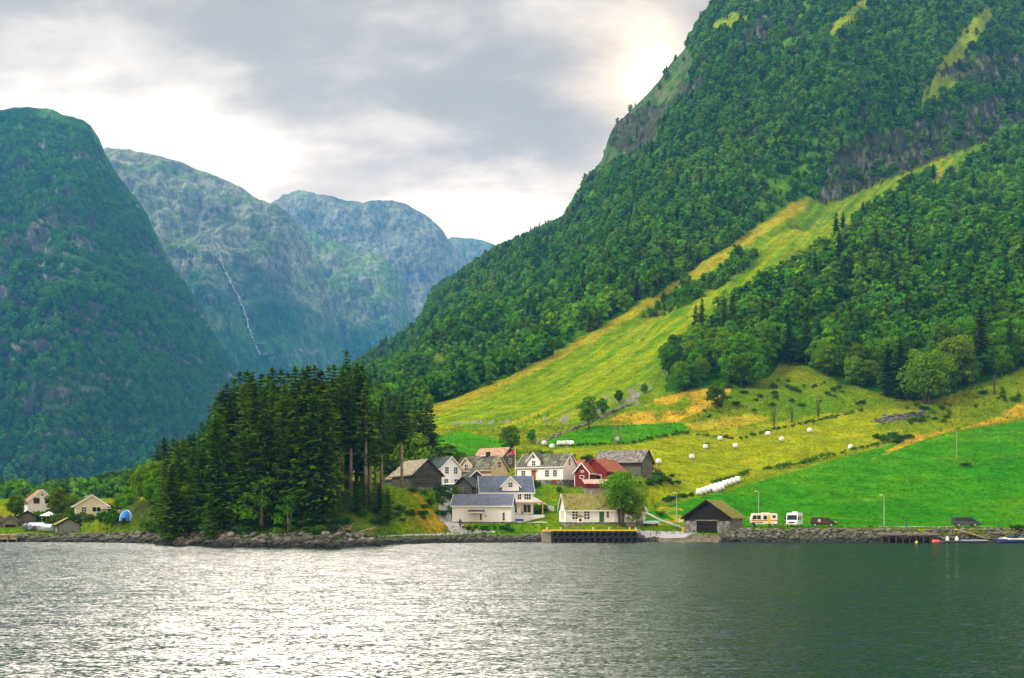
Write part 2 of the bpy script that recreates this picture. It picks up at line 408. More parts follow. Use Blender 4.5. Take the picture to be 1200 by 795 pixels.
# upper meadow: one long tongue of mown grass
meadow = inpoly(QX, QY, [(500, 520), (505, 478), (560, 462), (600, 441), (680, 399), (760, 352), (800, 328), (850, 293), (905, 258), (925, 240), (950, 232), (975, 240), (1000, 228), (1060, 205), (1140, 172), (1175, 160),
                         (1150, 182), (1090, 222), (1040, 250), (1000, 268), (960, 300), (900, 335), (860, 362), (815, 396), (785, 415), (770, 440), (745, 462), (700, 500), (640, 520)]) & up
mg = sstep(-0.5, 0.6, streak + 0.3 * n_m)
base = np.array((0.07, 0.16, 0.002)) * (1 - mg[..., None]) + np.array((0.185, 0.22, 0.003)) * mg[..., None]
C[meadow] = base[meadow]
mixc(meadow * sstep(0.15, 0.65, fbm((XX - 0.62 * YY) / 9, YY / 200, 3, 48)) * 0.6, (0.30, 0.24, 0.012))
mixc(meadow * sstep(0.2, 0.5, -gul) * 0.7, (0.08, 0.15, 0.008))
topedge = inpoly(QX, QY, [(500, 490), (505, 476), (600, 440), (680, 398), (760, 350), (850, 291), (935, 235), (948, 240), (905, 268), (840, 312), (770, 355), (690, 402), (610, 444), (515, 486)]) & up
mixc(topedge * 0.5, (0.33, 0.23, 0.014))
scree = (inpoly(PP + 3 * wx, PY + 2 * wy, [(508, 515), (515, 500), (585, 488), (600, 492), (560, 505), (540, 515)]) | inpoly(PP + 3 * wx, PY + 2 * wy, [(590, 505), (700, 468), (760, 442), (775, 425), (790, 432), (760, 465), (730, 480), (690, 500), (650, 512)])) & up
mixc(scree * sstep(0.02, 0.35, fbm(XX / 5, YY / 12, 4, 51)) * 0.85, (0.17, 0.16, 0.14))
mixc(inpoly(QX, QY, [(690, 505), (715, 490), (790, 462), (860, 448), (850, 470), (780, 500), (740, 512), (700, 512)]) * sstep(-0.4, 0.3, n_m) * (YY > 290), (0.38, 0.235, 0.018))
# woods
FOR_UP = [(425, 520), (425, 424), (462, 405), (490, 380), (508, 340), (600, 285), (650, 262), (690, 205), (715, 140), (760, 100), (800, 52), (850, -30), (1000, -300), (1372, -300), (1372, 60), (1175, 158), (1060, 200), (975, 236), (948, 231),
          (925, 238), (850, 291), (760, 350), (600, 440), (510, 478), (505, 500)]
FOR_LO = [(1372, 60), (1372, 420), (1240, 428), (1200, 432), (1180, 440), (1135, 455), (1095, 468), (1070, 470), (1040, 462), (1010, 455), (985, 452), (955, 432), (918, 420), (900, 442), (870, 455), (840, 448), (800, 460), (778, 460), (785, 418),
          (815, 398), (860, 364), (900, 337), (960, 302), (1000, 270), (1040, 252), (1090, 224), (1150, 184), (1175, 160)]
OPEN = [[(688, 290), (700, 280), (742, 264), (738, 272), (705, 288)], [(503, 432), (507, 418), (528, 407), (540, 404), (532, 416), (512, 434)], [(644, 345), (655, 334), (664, 334), (660, 342)],
        [(664, 325), (674, 320), (680, 322), (674, 328)], [(522, 440), (545, 424), (548, 428), (528, 440)],
        [(1075, 135), (1085, 100), (1110, 62), (1150, 10), (1165, 5), (1160, 30), (1130, 70), (1160, 66), (1140, 92), (1105, 112), (1080, 128)],
        [(965, 45), (985, 20), (1015, -5), (1030, -5), (1000, 28), (980, 42)], [(830, 30), (860, 14), (880, 22), (858, 36), (835, 40)]]
CRAG = [[(958, 238), (968, 205), (985, 165), (1010, 158), (1045, 152), (1100, 132), (1165, 112), (1200, 112), (1210, 150), (1172, 160), (1110, 182), (1060, 202), (1010, 222), (975, 238)],
        [(1000, 140), (1010, 120), (1028, 118), (1030, 130), (1012, 144)],
        [(712, 165), (722, 143), (750, 128), (775, 125), (792, 118), (782, 138), (775, 158), (762, 178), (735, 182)], [(790, 118), (800, 95), (825, 88), (828, 102), (815, 112)],
        [(838, 12), (860, -10), (900, -25), (905, 0), (880, 12), (862, 8)], [(860, 60), (868, 40), (885, 25), (905, 10), (910, 35), (896, 52)], [(920, 35), (924, 5), (936, 2), (938, 40), (930, 46)],
        [(1100, 85), (1150, 60), (1200, 50), (1240, 60), (1220, 90), (1150, 105)], [(873, 160), (884, 138), (890, 150), (884, 168), (872, 172)], [(1165, 75), (1190, 62), (1235, 60), (1235, 100), (1180, 100)]]
wood = (inpoly(QX, QY, FOR_UP) & (YY > 400)) | (inpoly(QX, QY, FOR_LO) & up)
wood |= (PP < 505) & (YY > 360)
wood |= (YY > Ry[None, :] - 2)
opens = np.zeros(ZG.shape, bool)
for p_ in OPEN: opens |= inpoly(PP + 2.2 * wx, PY + 2.2 * wy, p_)
opens &= (n_s + n_m) > -0.55
opens &= YY > 420
crag = np.zeros(ZG.shape, bool)
for p_ in CRAG: crag |= inpoly(PP + 2.2 * wx, PY + 2.2 * wy, p_)
crag &= YY > 640
bush_band = inpoly(QX, QY, [(750, 374), (770, 360), (800, 342), (840, 322), (880, 297), (890, 303), (850, 333), (810, 354), (775, 372)]) & up
bush_band |= inpoly(QX, QY, [(1000, 262), (1040, 237), (1075, 212), (1095, 200), (1097, 210), (1060, 234), (1010, 264)]) & up
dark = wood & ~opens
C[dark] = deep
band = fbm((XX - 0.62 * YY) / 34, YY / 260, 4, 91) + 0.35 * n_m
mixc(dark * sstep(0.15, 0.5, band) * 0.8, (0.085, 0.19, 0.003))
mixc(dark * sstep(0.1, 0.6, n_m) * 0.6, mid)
mixc(opens * 1.0, (0.19, 0.22, 0.005)); mixc(opens * sstep(-0.3, 0.4, n_m) * 0.75, (0.08, 0.17, 0.004))
rockn = fbm(XX / 6, ZG / 16, 4, 61)
rk = crag * sstep(-0.55, -0.1, rockn + 0.3 * n_m)
mixc(rk, (0.065, 0.078, 0.050)); mixc(rk * sstep(0.05, 0.4, fbm(XX / 4, ZG / 18, 4, 62)), (0.23, 0.24, 0.18)); mixc(rk * sstep(0.0, 0.35, -fbm(XX / 5, ZG / 12, 4, 63)), (0.03, 0.032, 0.026))
mixc(crag * (1 - rk) * 1.0, (0.09, 0.15, 0.012))
SHOULDER = inpoly(PP, PY, [(686, 214), (700, 180), (716, 150), (724, 120), (770, 85), (800, 50), (815, 70), (800, 118), (785, 140), (765, 178), (725, 190), (705, 200)]) & (YY > 900)
mixc(SHOULDER * sstep(-0.3, 0.2, n_m + 0.5 * n_s) * 0.85, (0.10, 0.105, 0.06)); mixc(SHOULDER * sstep(0.1, 0.5, n_s) * 0.7, (0.05, 0.09, 0.01))
# fields by the village
FIELD_R = [(752, 604), (800, 588), (860, 573), (1000, 533), (1040, 522), (1080, 514), (1140, 502), (1200, 494), (1372, 470), (1372, 617), (1150, 618), (870, 618), (850, 610), (800, 612), (756, 610)]
near = (YY < 318) & (YY > Wg + 1)
fieldR = inpoly(QX, QY, FIELD_R) & near
C[fieldR] = lush
mixc(fieldR * sstep(-0.1, 0.7, n_l + 0.4 * n_m) * 0.6, (0.075, 0.19, 0.002)); mixc(fieldR * sstep(0.1, 0.6, fbm(XX / 25, YY / 12, 4, 74)) * 0.5, (0.09, 0.19, 0.003)); mixc(fieldR * sstep(0.0, 0.6, -n_l + 0.5 * n_m) * 0.55, (0.010, 0.10, 0.001)); mixc(fieldR * sstep(0.0, 0.5, fbm((YY - 0.25 * XX) / 1.7, XX / 40, 3, 73)) * 0.35, (0.035, 0.12, 0.002))
HAYF = [(606, 548), (635, 527), (690, 524), (745, 521), (800, 510), (860, 502), (905, 496), (960, 486), (1005, 482), (1050, 478), (1078, 482), (1020, 500), (1040, 512), (1005, 526), (930, 548), (860, 565), (820, 576), (770, 590), (757, 588), (762, 565), (745, 556), (690, 556), (640, 556)]
hayf = inpoly(QX, QY, HAYF) & (YY < 330)
C[hayf] = hay
mow = fbm((XX * 0.5 + YY) / 2.4, (XX - YY) / 60, 3, 71)
mixc(hayf * sstep(-0.3, 0.5, mow) * 0.65, (0.12, 0.18, 0.005)); mixc(hayf * sstep(0.1, 0.6, n_m) * 0.5, (0.27, 0.23, 0.010))
for poly in ([(633, 521), (668, 506), (700, 499), (760, 497), (812, 495), (806, 503), (770, 513), (740, 518), (690, 521), (650, 523)], [(498, 535), (503, 512), (540, 506), (575, 512), (600, 522), (592, 536), (560, 534)],):
    g_ = inpoly(QX, QY, poly) & (YY < 330)
    C[g_] = (0.035, 0.165, 0.001); mixc(g_ * sstep(-0.2, 0.5, n_m) * 0.6, (0.075, 0.18, 0.003))
mixc(inpoly(QX, QY, [(1020, 540), (1060, 524), (1110, 506), (1160, 492), (1200, 470), (1372, 440), (1372, 478), (1200, 490), (1140, 500), (1070, 510)]) * (YY < 330) * 0.9 * sstep(-0.5, 0.1, n_m), orange)
mixc(inpoly(QX, QY, [(800, 497), (880, 485), (905, 490), (860, 502), (815, 506)]) * (YY < 330) * 0.8, (0.30, 0.24, 0.016))
mixc(inpoly(QX, QY, [(475, 570), (495, 580), (520, 600), (530, 625), (515, 628), (495, 622), (490, 605), (480, 590)]) * near * (YY < 214) * sstep(-0.35, 0.35, n_m + n_s * 0.5) * 0.85, (0.29, 0.18, 0.012))
mixc(inpoly(QX, QY, [(750, 608), (775, 594), (800, 596), (800, 612), (770, 616)]) * near * sstep(-0.3, 0.4, n_m + n_s), (0.30, 0.22, 0.02))
# lawns between the houses
lawn = inpoly(QX, QY, [(536, 630), (560, 614), (640, 612), (640, 634), (600, 636)]) & near
lawn |= inpoly(QX, QY, [(600, 600), (615, 578), (690, 570), (760, 580), (752, 592), (650, 600)]) & near
C[lawn] = (0.055, 0.15, 0.003); mixc(lawn * sstep(-0.1, 0.5, n_m) * 0.8, (0.13, 0.17, 0.005))
# floor of the spruce wood on the point
kw = sstep(2.0, 6.0, kn) * (1 - sstep(425, 470, QX))
mixc(kw * (YY < 215), (0.03, 0.06, 0.01)); mixc(kw * (YY < 215) * sstep(0, 0.5, n_s), (0.07, 0.055, 0.02))
mixc(sstep(150, 185, QX) * (1 - sstep(400, 440, QX)) * (YY < 205) * 0.8, (0.03, 0.055, 0.01))
mixc(sstep(405, 430, QX) * (1 - sstep(465, 490, QX)) * (YY < 212) * sstep(-0.2, 0.5, n_m + n_s * .5) * 0.6, (0.06, 0.15, 0.01))
# the bank at the water
bk = 1 - sstep(0.6, 1.6, ZG + 0.4 * n_s)
mixc(bk * (YY < 215), (0.10, 0.095, 0.06)); mixc((ZG < 0.45) * (YY < 215) * 1.0, (0.03, 0.032, 0.018))
beach = inpoly(PP, PY, [(742, 640), (752, 628), (800, 627), (845, 628), (852, 640)]) & (YY < 200)
C[beach] = (0.15, 0.125, 0.085)
C *= (1 + 0.16 * n_s * (YY < 330) + 0.12 * n_m)[..., None]
C = np.clip(C, 0.002, 0.8)

m, t, p, o = new_mat('land cover')
at_ = N(t, 'ShaderNodeAttribute'); at_.attribute_name = 'cover'
rka = N(t, 'ShaderNodeAttribute'); rka.attribute_name = 'rock'
geo = N(t, 'ShaderNodeNewGeometry')
g1 = noise(t, 1.3, 6, 0.65, vec=geo.outputs['Position'], stretch=(1, 0.55, 1)); g2 = noise(t, 0.22, 5, 0.6, vec=geo.outputs['Position'])
v = M_(t, 'MULTIPLY', Ramp(t, g1, [(0.33, 0.55), (0.67, 1.45)]), Ramp(t, g2, [(0.33, 0.75), (0.67, 1.25)]))
sc = N(t, 'ShaderNodeVectorMath', operation='SCALE'); L(t, at_.outputs['Color'], sc.inputs[0]); L(t, v, sc.inputs['Scale'])
L(t, sc.outputs[0], p.inputs['Base Color']); p.inputs['Roughness'].default_value = 1.0; p.inputs['Specular IOR Level'].default_value = 0.0
rn = noise(t, 0.16, 8, 0.7, vec=geo.outputs['Position'], stretch=(1, 1, 0.45))
hgt = M_(t, 'ADD', M_(t, 'MULTIPLY', g1, 0.35), M_(t, 'MULTIPLY', M_(t, 'MULTIPLY', rn, rka.outputs['Fac']), 14.0))
bump(t, p, hgt, 1.0, 0.9)
MAT['land'] = m
# real relief in the crags
ZG = ZG + rk * (2.2 * fbm(XX / 4, ZG / 9, 4, 66, ridge=True))
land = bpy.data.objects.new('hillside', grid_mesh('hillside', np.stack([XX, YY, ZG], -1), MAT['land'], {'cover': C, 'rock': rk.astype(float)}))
link(land); tag(land, kind='structure')

# ------------------------------------------------------------------ the fjord
WAVE_SMALL, WAVE_BIG, TILT_TO_CAM = 1.75, 0.45, -0.18
m, t, p, o = new_mat('fjord water')
p.inputs['Base Color'].default_value = (0.001, 0.016, 0.004, 1); p.inputs['Roughness'].default_value = 0.06
p.inputs['IOR'].default_value = 1.85; p.inputs['Specular IOR Level'].default_value = 0.7
geo = N(t, 'ShaderNodeNewGeometry')
def slope_noise(scale, detail, stretch, off):
    mp = N(t, 'ShaderNodeMapping'); L(t, geo.outputs['Position'], mp.inputs[0]); mp.inputs['Scale'].default_value = stretch; mp.inputs['Location'].default_value = off
    n = N(t, 'ShaderNodeTexNoise'); n.inputs['Scale'].default_value = scale; n.inputs['Detail'].default_value = detail; n.inputs['Roughness'].default_value = 0.6
    L(t, mp.outputs[0], n.inputs['Vector'])
    v_ = N(t, 'ShaderNodeVectorMath', operation='SUBTRACT'); L(t, n.outputs['Color'], v_.inputs[0]); v_.inputs[1].default_value = (0.5, 0.5, 0.5)
    return v_.outputs[0]
def vscale(v_, k):
    n = N(t, 'ShaderNodeVectorMath', operation='SCALE'); L(t, v_, n.inputs[0])
    if isinstance(k, (int, float)): n.inputs['Scale'].default_value = k
    else: L(t, k, n.inputs['Scale'])
    return n.outputs[0]
def vadd(a_, b_):
    n = N(t, 'ShaderNodeVectorMath', operation='ADD'); L(t, a_, n.inputs[0]); L(t, b_, n.inputs[1]); return n.outputs[0]
# wind ripples: the slope of the surface comes straight from two scales of vector noise
gust = Ramp(t, noise(t, 0.016, 3, 0.5, vec=geo.outputs['Position'], stretch=(0.45, 1, 1)), [(0.35, 0.75), (0.65, 1.15)])
sl = vadd(vscale(slope_noise(13.0, 3, (0.30, 1.0, 1.0), (0, 0, 0)), WAVE_SMALL), vscale(slope_noise(1.6, 2, (0.33, 1.0, 1.0), (7, 3, 0)), WAVE_BIG))
sl = vscale(sl, gust)
sl2 = N(t, 'ShaderNodeVectorMath', operation='MULTIPLY'); L(t, sl, sl2.inputs[0]); sl2.inputs[1].default_value = (0.35, 1.0, 0.0)
up_ = N(t, 'ShaderNodeVectorMath', operation='ADD'); L(t, sl2.outputs[0], up_.inputs[0]); up_.inputs[1].default_value = (0, TILT_TO_CAM, 1)       # all water normals tilted toward the camera, so reflections reach higher sky
nn_ = N(t, 'ShaderNodeVectorMath', operation='NORMALIZE'); L(t, up_.outputs[0], nn_.inputs[0]); L(t, nn_.outputs[0], p.inputs['Normal'])
MAT['water'] = m
ry = np.concatenate([np.array([-400, -100, 5.0]), np.geomspace(12, 9000, 260)])
rx = np.concatenate([-np.geomspace(8000, 4, 80), np.geomspace(4, 8000, 80)])
yy, xx = np.meshgrid(ry, rx, indexing='ij')
water = bpy.data.objects.new('water', grid_mesh('water', np.stack([xx, yy, xx * 0], -1), MAT['water']))
link(water); tag(water, kind='structure')

# ------------------------------------------------------------------ the far mountains
def mountain_mat(name, amp):
    m, t, p, o = new_mat(name)
    a = N(t, 'ShaderNodeAttribute'); a.attribute_name = 'cover'
    geo = N(t, 'ShaderNodeNewGeometry')
    g1 = noise(t, 0.06 / amp, 6, 0.65, vec=geo.outputs['Position'], stretch=(1, 1, 0.8)); g2 = noise(t, 0.012 / amp, 6, 0.65, vec=geo.outputs['Position'], stretch=(1, .5, .5))
    g3 = noise(t, 0.03 / amp, 8, 0.7, vec=geo.outputs['Position'], stretch=(1, 0.6, 0.35))
    v = M_(t, 'MULTIPLY', Ramp(t, g1, [(0.32, 0.55), (0.68, 1.45)]), Ramp(t, g2, [(0.33, 0.6), (0.67, 1.4)]))
    v = M_(t, 'MULTIPLY', v, Ramp(t, M_(t, 'ABSOLUTE', M_(t, 'SUBTRACT', g3, 0.5)), [(0.0, 0.45), (0.05, 1.0)]))
    sc = N(t, 'ShaderNodeVectorMath', operation='SCALE'); L(t, a.outputs['Color'], sc.inputs[0]); L(t, v, sc.inputs['Scale'])
    L(t, sc.outputs[0], p.inputs['Base Color']); p.inputs['Roughness'].default_value = 1.0; p.inputs['Specular IOR Level'].default_value = 0.02
    h = M_(t, 'ADD', M_(t, 'MULTIPLY', g1, 16.0 * amp), M_(t, 'ADD', M_(t, 'MULTIPLY', g3, 22.0 * amp), M_(t, 'MULTIPLY', g2, 60.0 * amp)))
    bump(t, p, h, 1.0, 1.0)
    return m
MTN = {}
ROCK_BIAS = {'A': 0.27, 'B': 0.66, 'C': 0.62, 'D': 0.34, 'E': 0.25}
# crest: (px, py, Y); foot: (px, Y).  A wall that climbs from the fjord to its crest, cut by ribs and gullies.
def mountain(name_key, crest, foot, px0, px1, depth, amp, mat, seed, treeline, cliff=0.5, power=1.0, bare=0.0, back=500):
    pxs = np.arange(px0, px1, 1.5)
    c = np.array(crest, float); f = np.array(foot, float)
    cyy = smooth1(np.interp(pxs, c[:, 0], c[:, 2]), 3); cz = np.interp(pxs, c[:, 0], PZ(c[:, 1], c[:, 2]))
    fy = np.interp(pxs, f[:, 0], f[:, 1])
    tt = np.concatenate([np.linspace(0, 1, depth), 1 + np.linspace(0.02, 1, 24)])[:, None]
    tf = np.clip(tt, 0, 1)
    Y = fy[None] + (cyy - fy)[None] * tf + np.maximum(tt - 1, 0) * back
    prof = tf ** power
    Z = cz[None] * prof - np.maximum(tt - 1, 0) ** 1.5 * cz[None] * 0.6 - 25 * (1 - sstep(0, 0.04, tt))
    X = PX(pxs[None], Y)
    s = amp
    rib = fbm(X / (190 * s) + 0.4 * Z / (300 * s), Z / (700 * s), 5, seed, 0.55, True)
    blk = fbm(X / (420 * s), Z / (330 * s), 5, seed + 5, 0.55)
    det = fbm(X / (60 * s), Z / (50 * s), 5, seed + 9, 0.6)
    ter = np.sin(Z / (75 * s) + X / (260 * s) + 7 * fbm(X / (240 * s), Z / (160 * s), 4, seed + 11)) * 0.5 * sstep(-0.2, 0.4, fbm(X / (200 * s), Z / (150 * s), 3, seed + 13))
    tap = np.sin(np.clip(tf, 0, 1) * math.pi * 0.94 + 0.1) ** 0.7
    Y = Y - s * tap * (95 * rib + 120 * blk + 24 * det) 
    Z = Z + s * tap * (26 * blk + 16 * det + 14 * ter * cliff) + s * 7 * fbm(X / (45 * s), Y / (400 * s), 4, seed + 21) * sstep(0.7, 1, tt)
    X = PX(pxs[None], fy[None] + (cyy - fy)[None] * tf + np.maximum(tt - 1, 0) * back)
    P = np.stack([X, Y, Z], -1)
    du = np.gradient(P, axis=1); dv = np.gradient(P, axis=0)
    nrm = np.cross(du, dv); nrm /= np.linalg.norm(nrm, axis=-1, keepdims=True) + 1e-9
    steep = 1 - np.abs(nrm[..., 2])
    ledge = fbm((X + 0.55 * Z) / (420 * s), (Z - 0.45 * X) / (85 * s), 4, seed + 51, 0.55)        # long slanting ledges
    q = fbm(X / (70 * s), Z / (45 * s), 5, seed + 31, 0.6); q2 = fbm(X / (28 * s), Z / (90 * s), 4, seed + 37, 0.6); q3 = fbm(X / (260 * s), Z / (200 * s), 4, seed + 41)
    rock = sstep(0.1, 0.55, (steep - np.median(steep)) * 1.9 + 0.3 * q + 0.22 * q2 + 0.3 * q3 + 0.85 * ledge - ROCK_BIAS[name_key])
    rock = rock * (1 - 0.45 * sstep(500 * s, 800 * s, Z + 120 * s * q3))
    hi = sstep(-90, 90, Z - treeline * s + 140 * s * q3 + 60 * s * q)
    low = np.array((0.008, 0.085, 0.010)); low2 = np.array((0.075, 0.23, 0.012)); alp = np.array((0.17, 0.28, 0.025)); alp2 = np.array((0.30, 0.30, 0.19)); rk1 = np.array((0.075, 0.08, 0.09)); rk2 = np.array((0.42, 0.39, 0.36))
    g = sstep(-0.4, 0.5, q3 + 0.5 * q)[..., None]
    cc = low * (1 - g) + low2 * g
    h2 = sstep(-0.2, 0.5, q + 0.4 * q2 + bare)[..., None]
    al = alp * (1 - h2) + alp2 * h2
    cc = cc * (1 - hi[..., None]) + al * hi[..., None]
    rr = sstep(-0.3, 0.6, q2 + bare)[..., None]
    rc = rk1 * (1 - rr) + rk2 * rr
    cc = cc * (1 - rock[..., None]) + rc * rock[..., None]
    ob = bpy.data.objects.new('mountain', grid_mesh('mountain', P, mat, {'cover': np.clip(cc, 0.002, 0.9)}))
    link(ob); tag(ob, kind='structure')
    return dict(P=P, rock=rock, hi=hi, px=pxs, obj=ob, n=nrm)
MAT['mtn1'] = mountain_mat('near mountain', 0.8); MAT['mtn2'] = mountain_mat('far mountain', 1.5)
# walls of the fjord
mA = mountain('A', [(-260, 128, 1950), (-60, 122, 1980), (0, 127, 2000), (30, 128, 2000), (55, 131, 2000), (85, 138, 2000), (100, 142, 2000), (108, 148, 2000), (118, 165, 2010), (126, 186, 2020), (135, 203, 2030),
                           (150, 222, 2040), (165, 238, 2050), (180, 265, 2060), (200, 303, 2080), (215, 325, 2100), (235, 358, 2120), (255, 398, 2150), (275, 425, 2180), (290, 465, 2200), (310, 510, 2230), (340, 570, 2260), (380, 600, 2300), (420, 603, 2300)],
                 [(-260, 1150), (0, 1200), (200, 1350), (300, 1800), (420, 2200)], -260, 420, 420, 1.7, MAT['mtn1'], 101, 520, 0.75, 1.0)
mB = mountain('B', [(20, 185, 3250), (100, 178, 3300), (128, 175, 3300), (165, 179, 3300), (200, 188, 3300), (240, 199, 3300), (262, 207, 3300), (290, 225, 3300), (305, 237, 3300), (325, 240, 3320), (340, 252, 3340), (352, 268, 3350), (365, 290, 3360),
                           (378, 318, 3380), (386, 345, 3400), (396, 380, 3420), (410, 430, 3440), (440, 500, 3480), (480, 590, 3500)],
                 [(20, 2350), (250, 2450), (400, 3000), (480, 3300)], 20, 480, 380, 1.5, MAT['mtn2'], 211, 430, 0.5, 0.85, 0.35)
mC = mountain('C', [(300, 262, 3900), (335, 258, 3900), (355, 268, 3900), (380, 279, 3900), (410, 290, 3900), (440, 300, 3900), (460, 312, 3900), (470, 330, 3920), (480, 352, 3940), (488, 375, 3950), (496, 395, 3960), (520, 450, 4000), (560, 590, 4050)],
                 [(300, 3100), (450, 3300), (560, 3850)], 300, 560, 260, 1.5, MAT['mtn2'], 307, 480, 0.55, 0.9, 0.05)
mD = mountain('D', [(270, 262, 4600), (318, 240, 4600), (334, 231, 4600), (352, 227, 4600), (375, 230, 4600), (400, 236, 4600), (425, 238, 4600), (440, 235, 4600), (460, 234, 4600), (478, 238, 4600), (490, 245, 4600), (505, 255, 4620), (518, 268, 4640),
                           (528, 284, 4660), (545, 305, 4680), (562, 325, 4700), (590, 370, 4750), (640, 470, 4800)],
                 [(270, 3900), (500, 4100), (640, 4600)], 270, 640, 300, 1.6, MAT['mtn2'], 401, 500, 0.5, 0.9, 0.6)
mE = mountain('E', [(480, 290, 5400), (520, 279, 5400), (535, 278, 5400), (550, 279, 5400), (570, 283, 5400), (590, 289, 5400), (610, 297, 5400), (650, 330, 5450), (760, 420, 5500)],
                 [(480, 4700), (760, 5100)], 480, 760, 160, 1.6, MAT['mtn2'], 503, 500, 0.5, 1.0, 0.2)

# ------------------------------------------------------------------ the air of the fjord
hz = bpy.data.meshes.new('haze')
bm = bmesh.new(); bmesh.ops.create_cube(bm, size=1.0)
for v_ in bm.verts: v_.co = Vector((v_.co.x * 9000, v_.co.y * 8000 + 3000, (v_.co.z + 0.5) * 1740 - 12))
bm.to_mesh(hz); bm.free()
haze = bpy.data.objects.new('haze', hz); link(haze); tag(haze, kind='stuff')
m = bpy.data.materials.new('blue air'); m.use_nodes = True; t = m.node_tree; t.nodes.clear()
o = N(t, 'ShaderNodeOutputMaterial'); pv = N(t, 'ShaderNodeVolumePrincipled'); L(t, pv.outputs[0], o.inputs['Volume'])
pv.inputs['Color'].default_value = (0.11, 0.46, 1.0, 1); pv.inputs['Density'].default_value = HAZE_D; pv.inputs['Anisotropy'].default_value = 0.0
hz.materials.append(m)
# ------------------------------------------------------------------ tree shapes
def leaf_cloud(rng, lobes, n, size, flat=0.8, jit=0.55, fill=0.25):
    """small leaf sprays over and inside a set of rounded boughs; returns quad corner points"""
    lobes = np.array(lobes, float)                      # x y z r
    wgt = lobes[:, 3] ** 2; idx = rng.choice(len(lobes), n, p=wgt / wgt.sum())
    d = rng.normal(size=(n, 3)); d /= np.linalg.norm(d, axis=1, keepdims=True)
    low = d[:, 2] < -0.35; d[low, 2] *= -rng.uniform(-0.6, 1, low.sum())
    d /= np.linalg.norm(d, axis=1, keepdims=True)
    rad = lobes[idx, 3] * np.where(rng.random(n) < fill, rng.uniform(0.4, 0.85, n), rng.uniform(0.82, 1.1, n))
    c = lobes[idx, :3] + d * rad[:, None] * np.array([1, 1, flat])
    nr = d + rng.normal(size=(n, 3)) * jit; nr[:, 2] += 0.25; nr /= np.linalg.norm(nr, axis=1, keepdims=True)
    a = np.cross(nr, rng.normal(size=(n, 3))); a /= np.linalg.norm(a, axis=1, keepdims=True); b_ = np.cross(nr, a)
    s = size * rng.uniform(0.6, 1.35, (n, 1)); w = s * rng.uniform(0.45, 0.8, (n, 1))
    Q = np.stack([c - a * s, c - b_ * w + nr * s * 0.12, c + a * s, c + b_ * w - nr * s * 0.12], 1)
    return Q.reshape(-1, 3)
def crown_lobes(rng, h, rx, base=0.25, n=14, shape='round'):
    out = []
    for i in range(n):
        u = (i + rng.random()) / n
        z = h * (base + (0.97 - base) * u)
        if shape == 'round': w = math.sin(math.pi * (0.13 + 0.78 * u)) ** 0.75
        elif shape == 'broad': w = math.sin(math.pi * (0.2 + 0.72 * u)) ** 0.6
        elif shape == 'oval': w = math.sin(math.pi * (0.1 + 0.82 * u))
        else: w = 1.0 - 0.85 * u
        a = i * 2.4 + rng.uniform(-.6, .6); rr = rx * w * rng.uniform(0.35, 0.75)
        r = rx * (0.28 + 0.22 * rng.random()) * (0.55 + 0.5 * w)
        out.append((math.cos(a) * rr, math.sin(a) * rr, min(z, h - r * 0.75), r))
    out.append((0, 0, h * (base + 1) / 2, rx * 0.5))
    return out
def tube_pts(path, radii, seg=6):
    V = []; Fc = []
    for i, (p_, r) in enumerate(zip(path, radii)):
        p_ = Vector(p_)
        d = (Vector(path[min(i + 1, len(path) - 1)]) - Vector(path[max(i - 1, 0)])).normalized()
        u = d.orthogonal().normalized(); w = d.cross(u)
        for k in range(seg):
            a = 2 * math.pi * k / seg
            V.append(p_ + (u * math.cos(a) + w * math.sin(a)) * r)
        if i:
            for k in range(seg):
                A = (i - 1) * seg + k; B = (i - 1) * seg + (k + 1) % seg
                Fc.append((A, B, B + seg, A + seg))
    Fc.append(tuple(range(seg))[::-1]); Fc.append(tuple(range(len(path) * seg - seg, len(path) * seg)))
    return V, Fc
def tubes_mesh(name, tubes, mat):
    V = []; Fc = []
    for path, radii, seg in tubes:
        v_, f_ = tube_pts(path, radii, seg); o_ = len(V)
        V += v_; Fc += [tuple(i + o_ for i in q) for q in f_]
    me = bpy.data.meshes.new(name); me.from_pydata([tuple(v_) for v_ in V], [], Fc); me.update()
    for q in me.polygons: q.use_smooth = True
    me.materials.append(mat)
    return me
def broad_trunk(rng, h, lobes, r=0.22, fork=None, mat='bark', stems=1):
    tubes = []
    for s_ in range(stems):
        a0 = rng.uniform(0, 6.28); off = 0 if stems == 1 else 0.45
        bx, by = math.cos(a0) * off, math.sin(a0) * off
        lean = (bx * 2.5, by * 2.5)
        path = [(bx * .5, by * .5, -0.8), (bx, by, h * 0.2), (bx + lean[0] * .4 + rng.uniform(-.15, .15), by + lean[1] * .4 + rng.uniform(-.15, .15), h * 0.45), (lean[0], lean[1], h * 0.75)]
        tubes.append((path, [r * 1.25, r, r * 0.65, r * 0.2], 7))
    for (x, y, z, q) in lobes[::2]:
        z0 = max(h * 0.15, z * 0.6)
        tubes.append(([(0, 0, z0), (x * 0.5, y * 0.5, (z0 + z) / 2 + 0.1), (x, y, z)], [r * 0.42, r * 0.28, r * 0.08], 5))
    return tubes_mesh('trunk', tubes, MAT[mat])
def broad_kind(seed, h, rx, base, shape, n, size, mat, lobes_n=16, bark='bark', stems=1, fill=0.25):
    rng = np.random.default_rng(seed)
    lb = crown_lobes(rng, h, rx, base, lobes_n, shape)
    V = leaf_cloud(rng, lb, n, size, fill=fill)
    return quads_mesh('crown', V, n, MAT[mat]), broad_trunk(rng, h, lb, 0.03 * h * 0.6 + 0.06, mat=bark, stems=stems), h
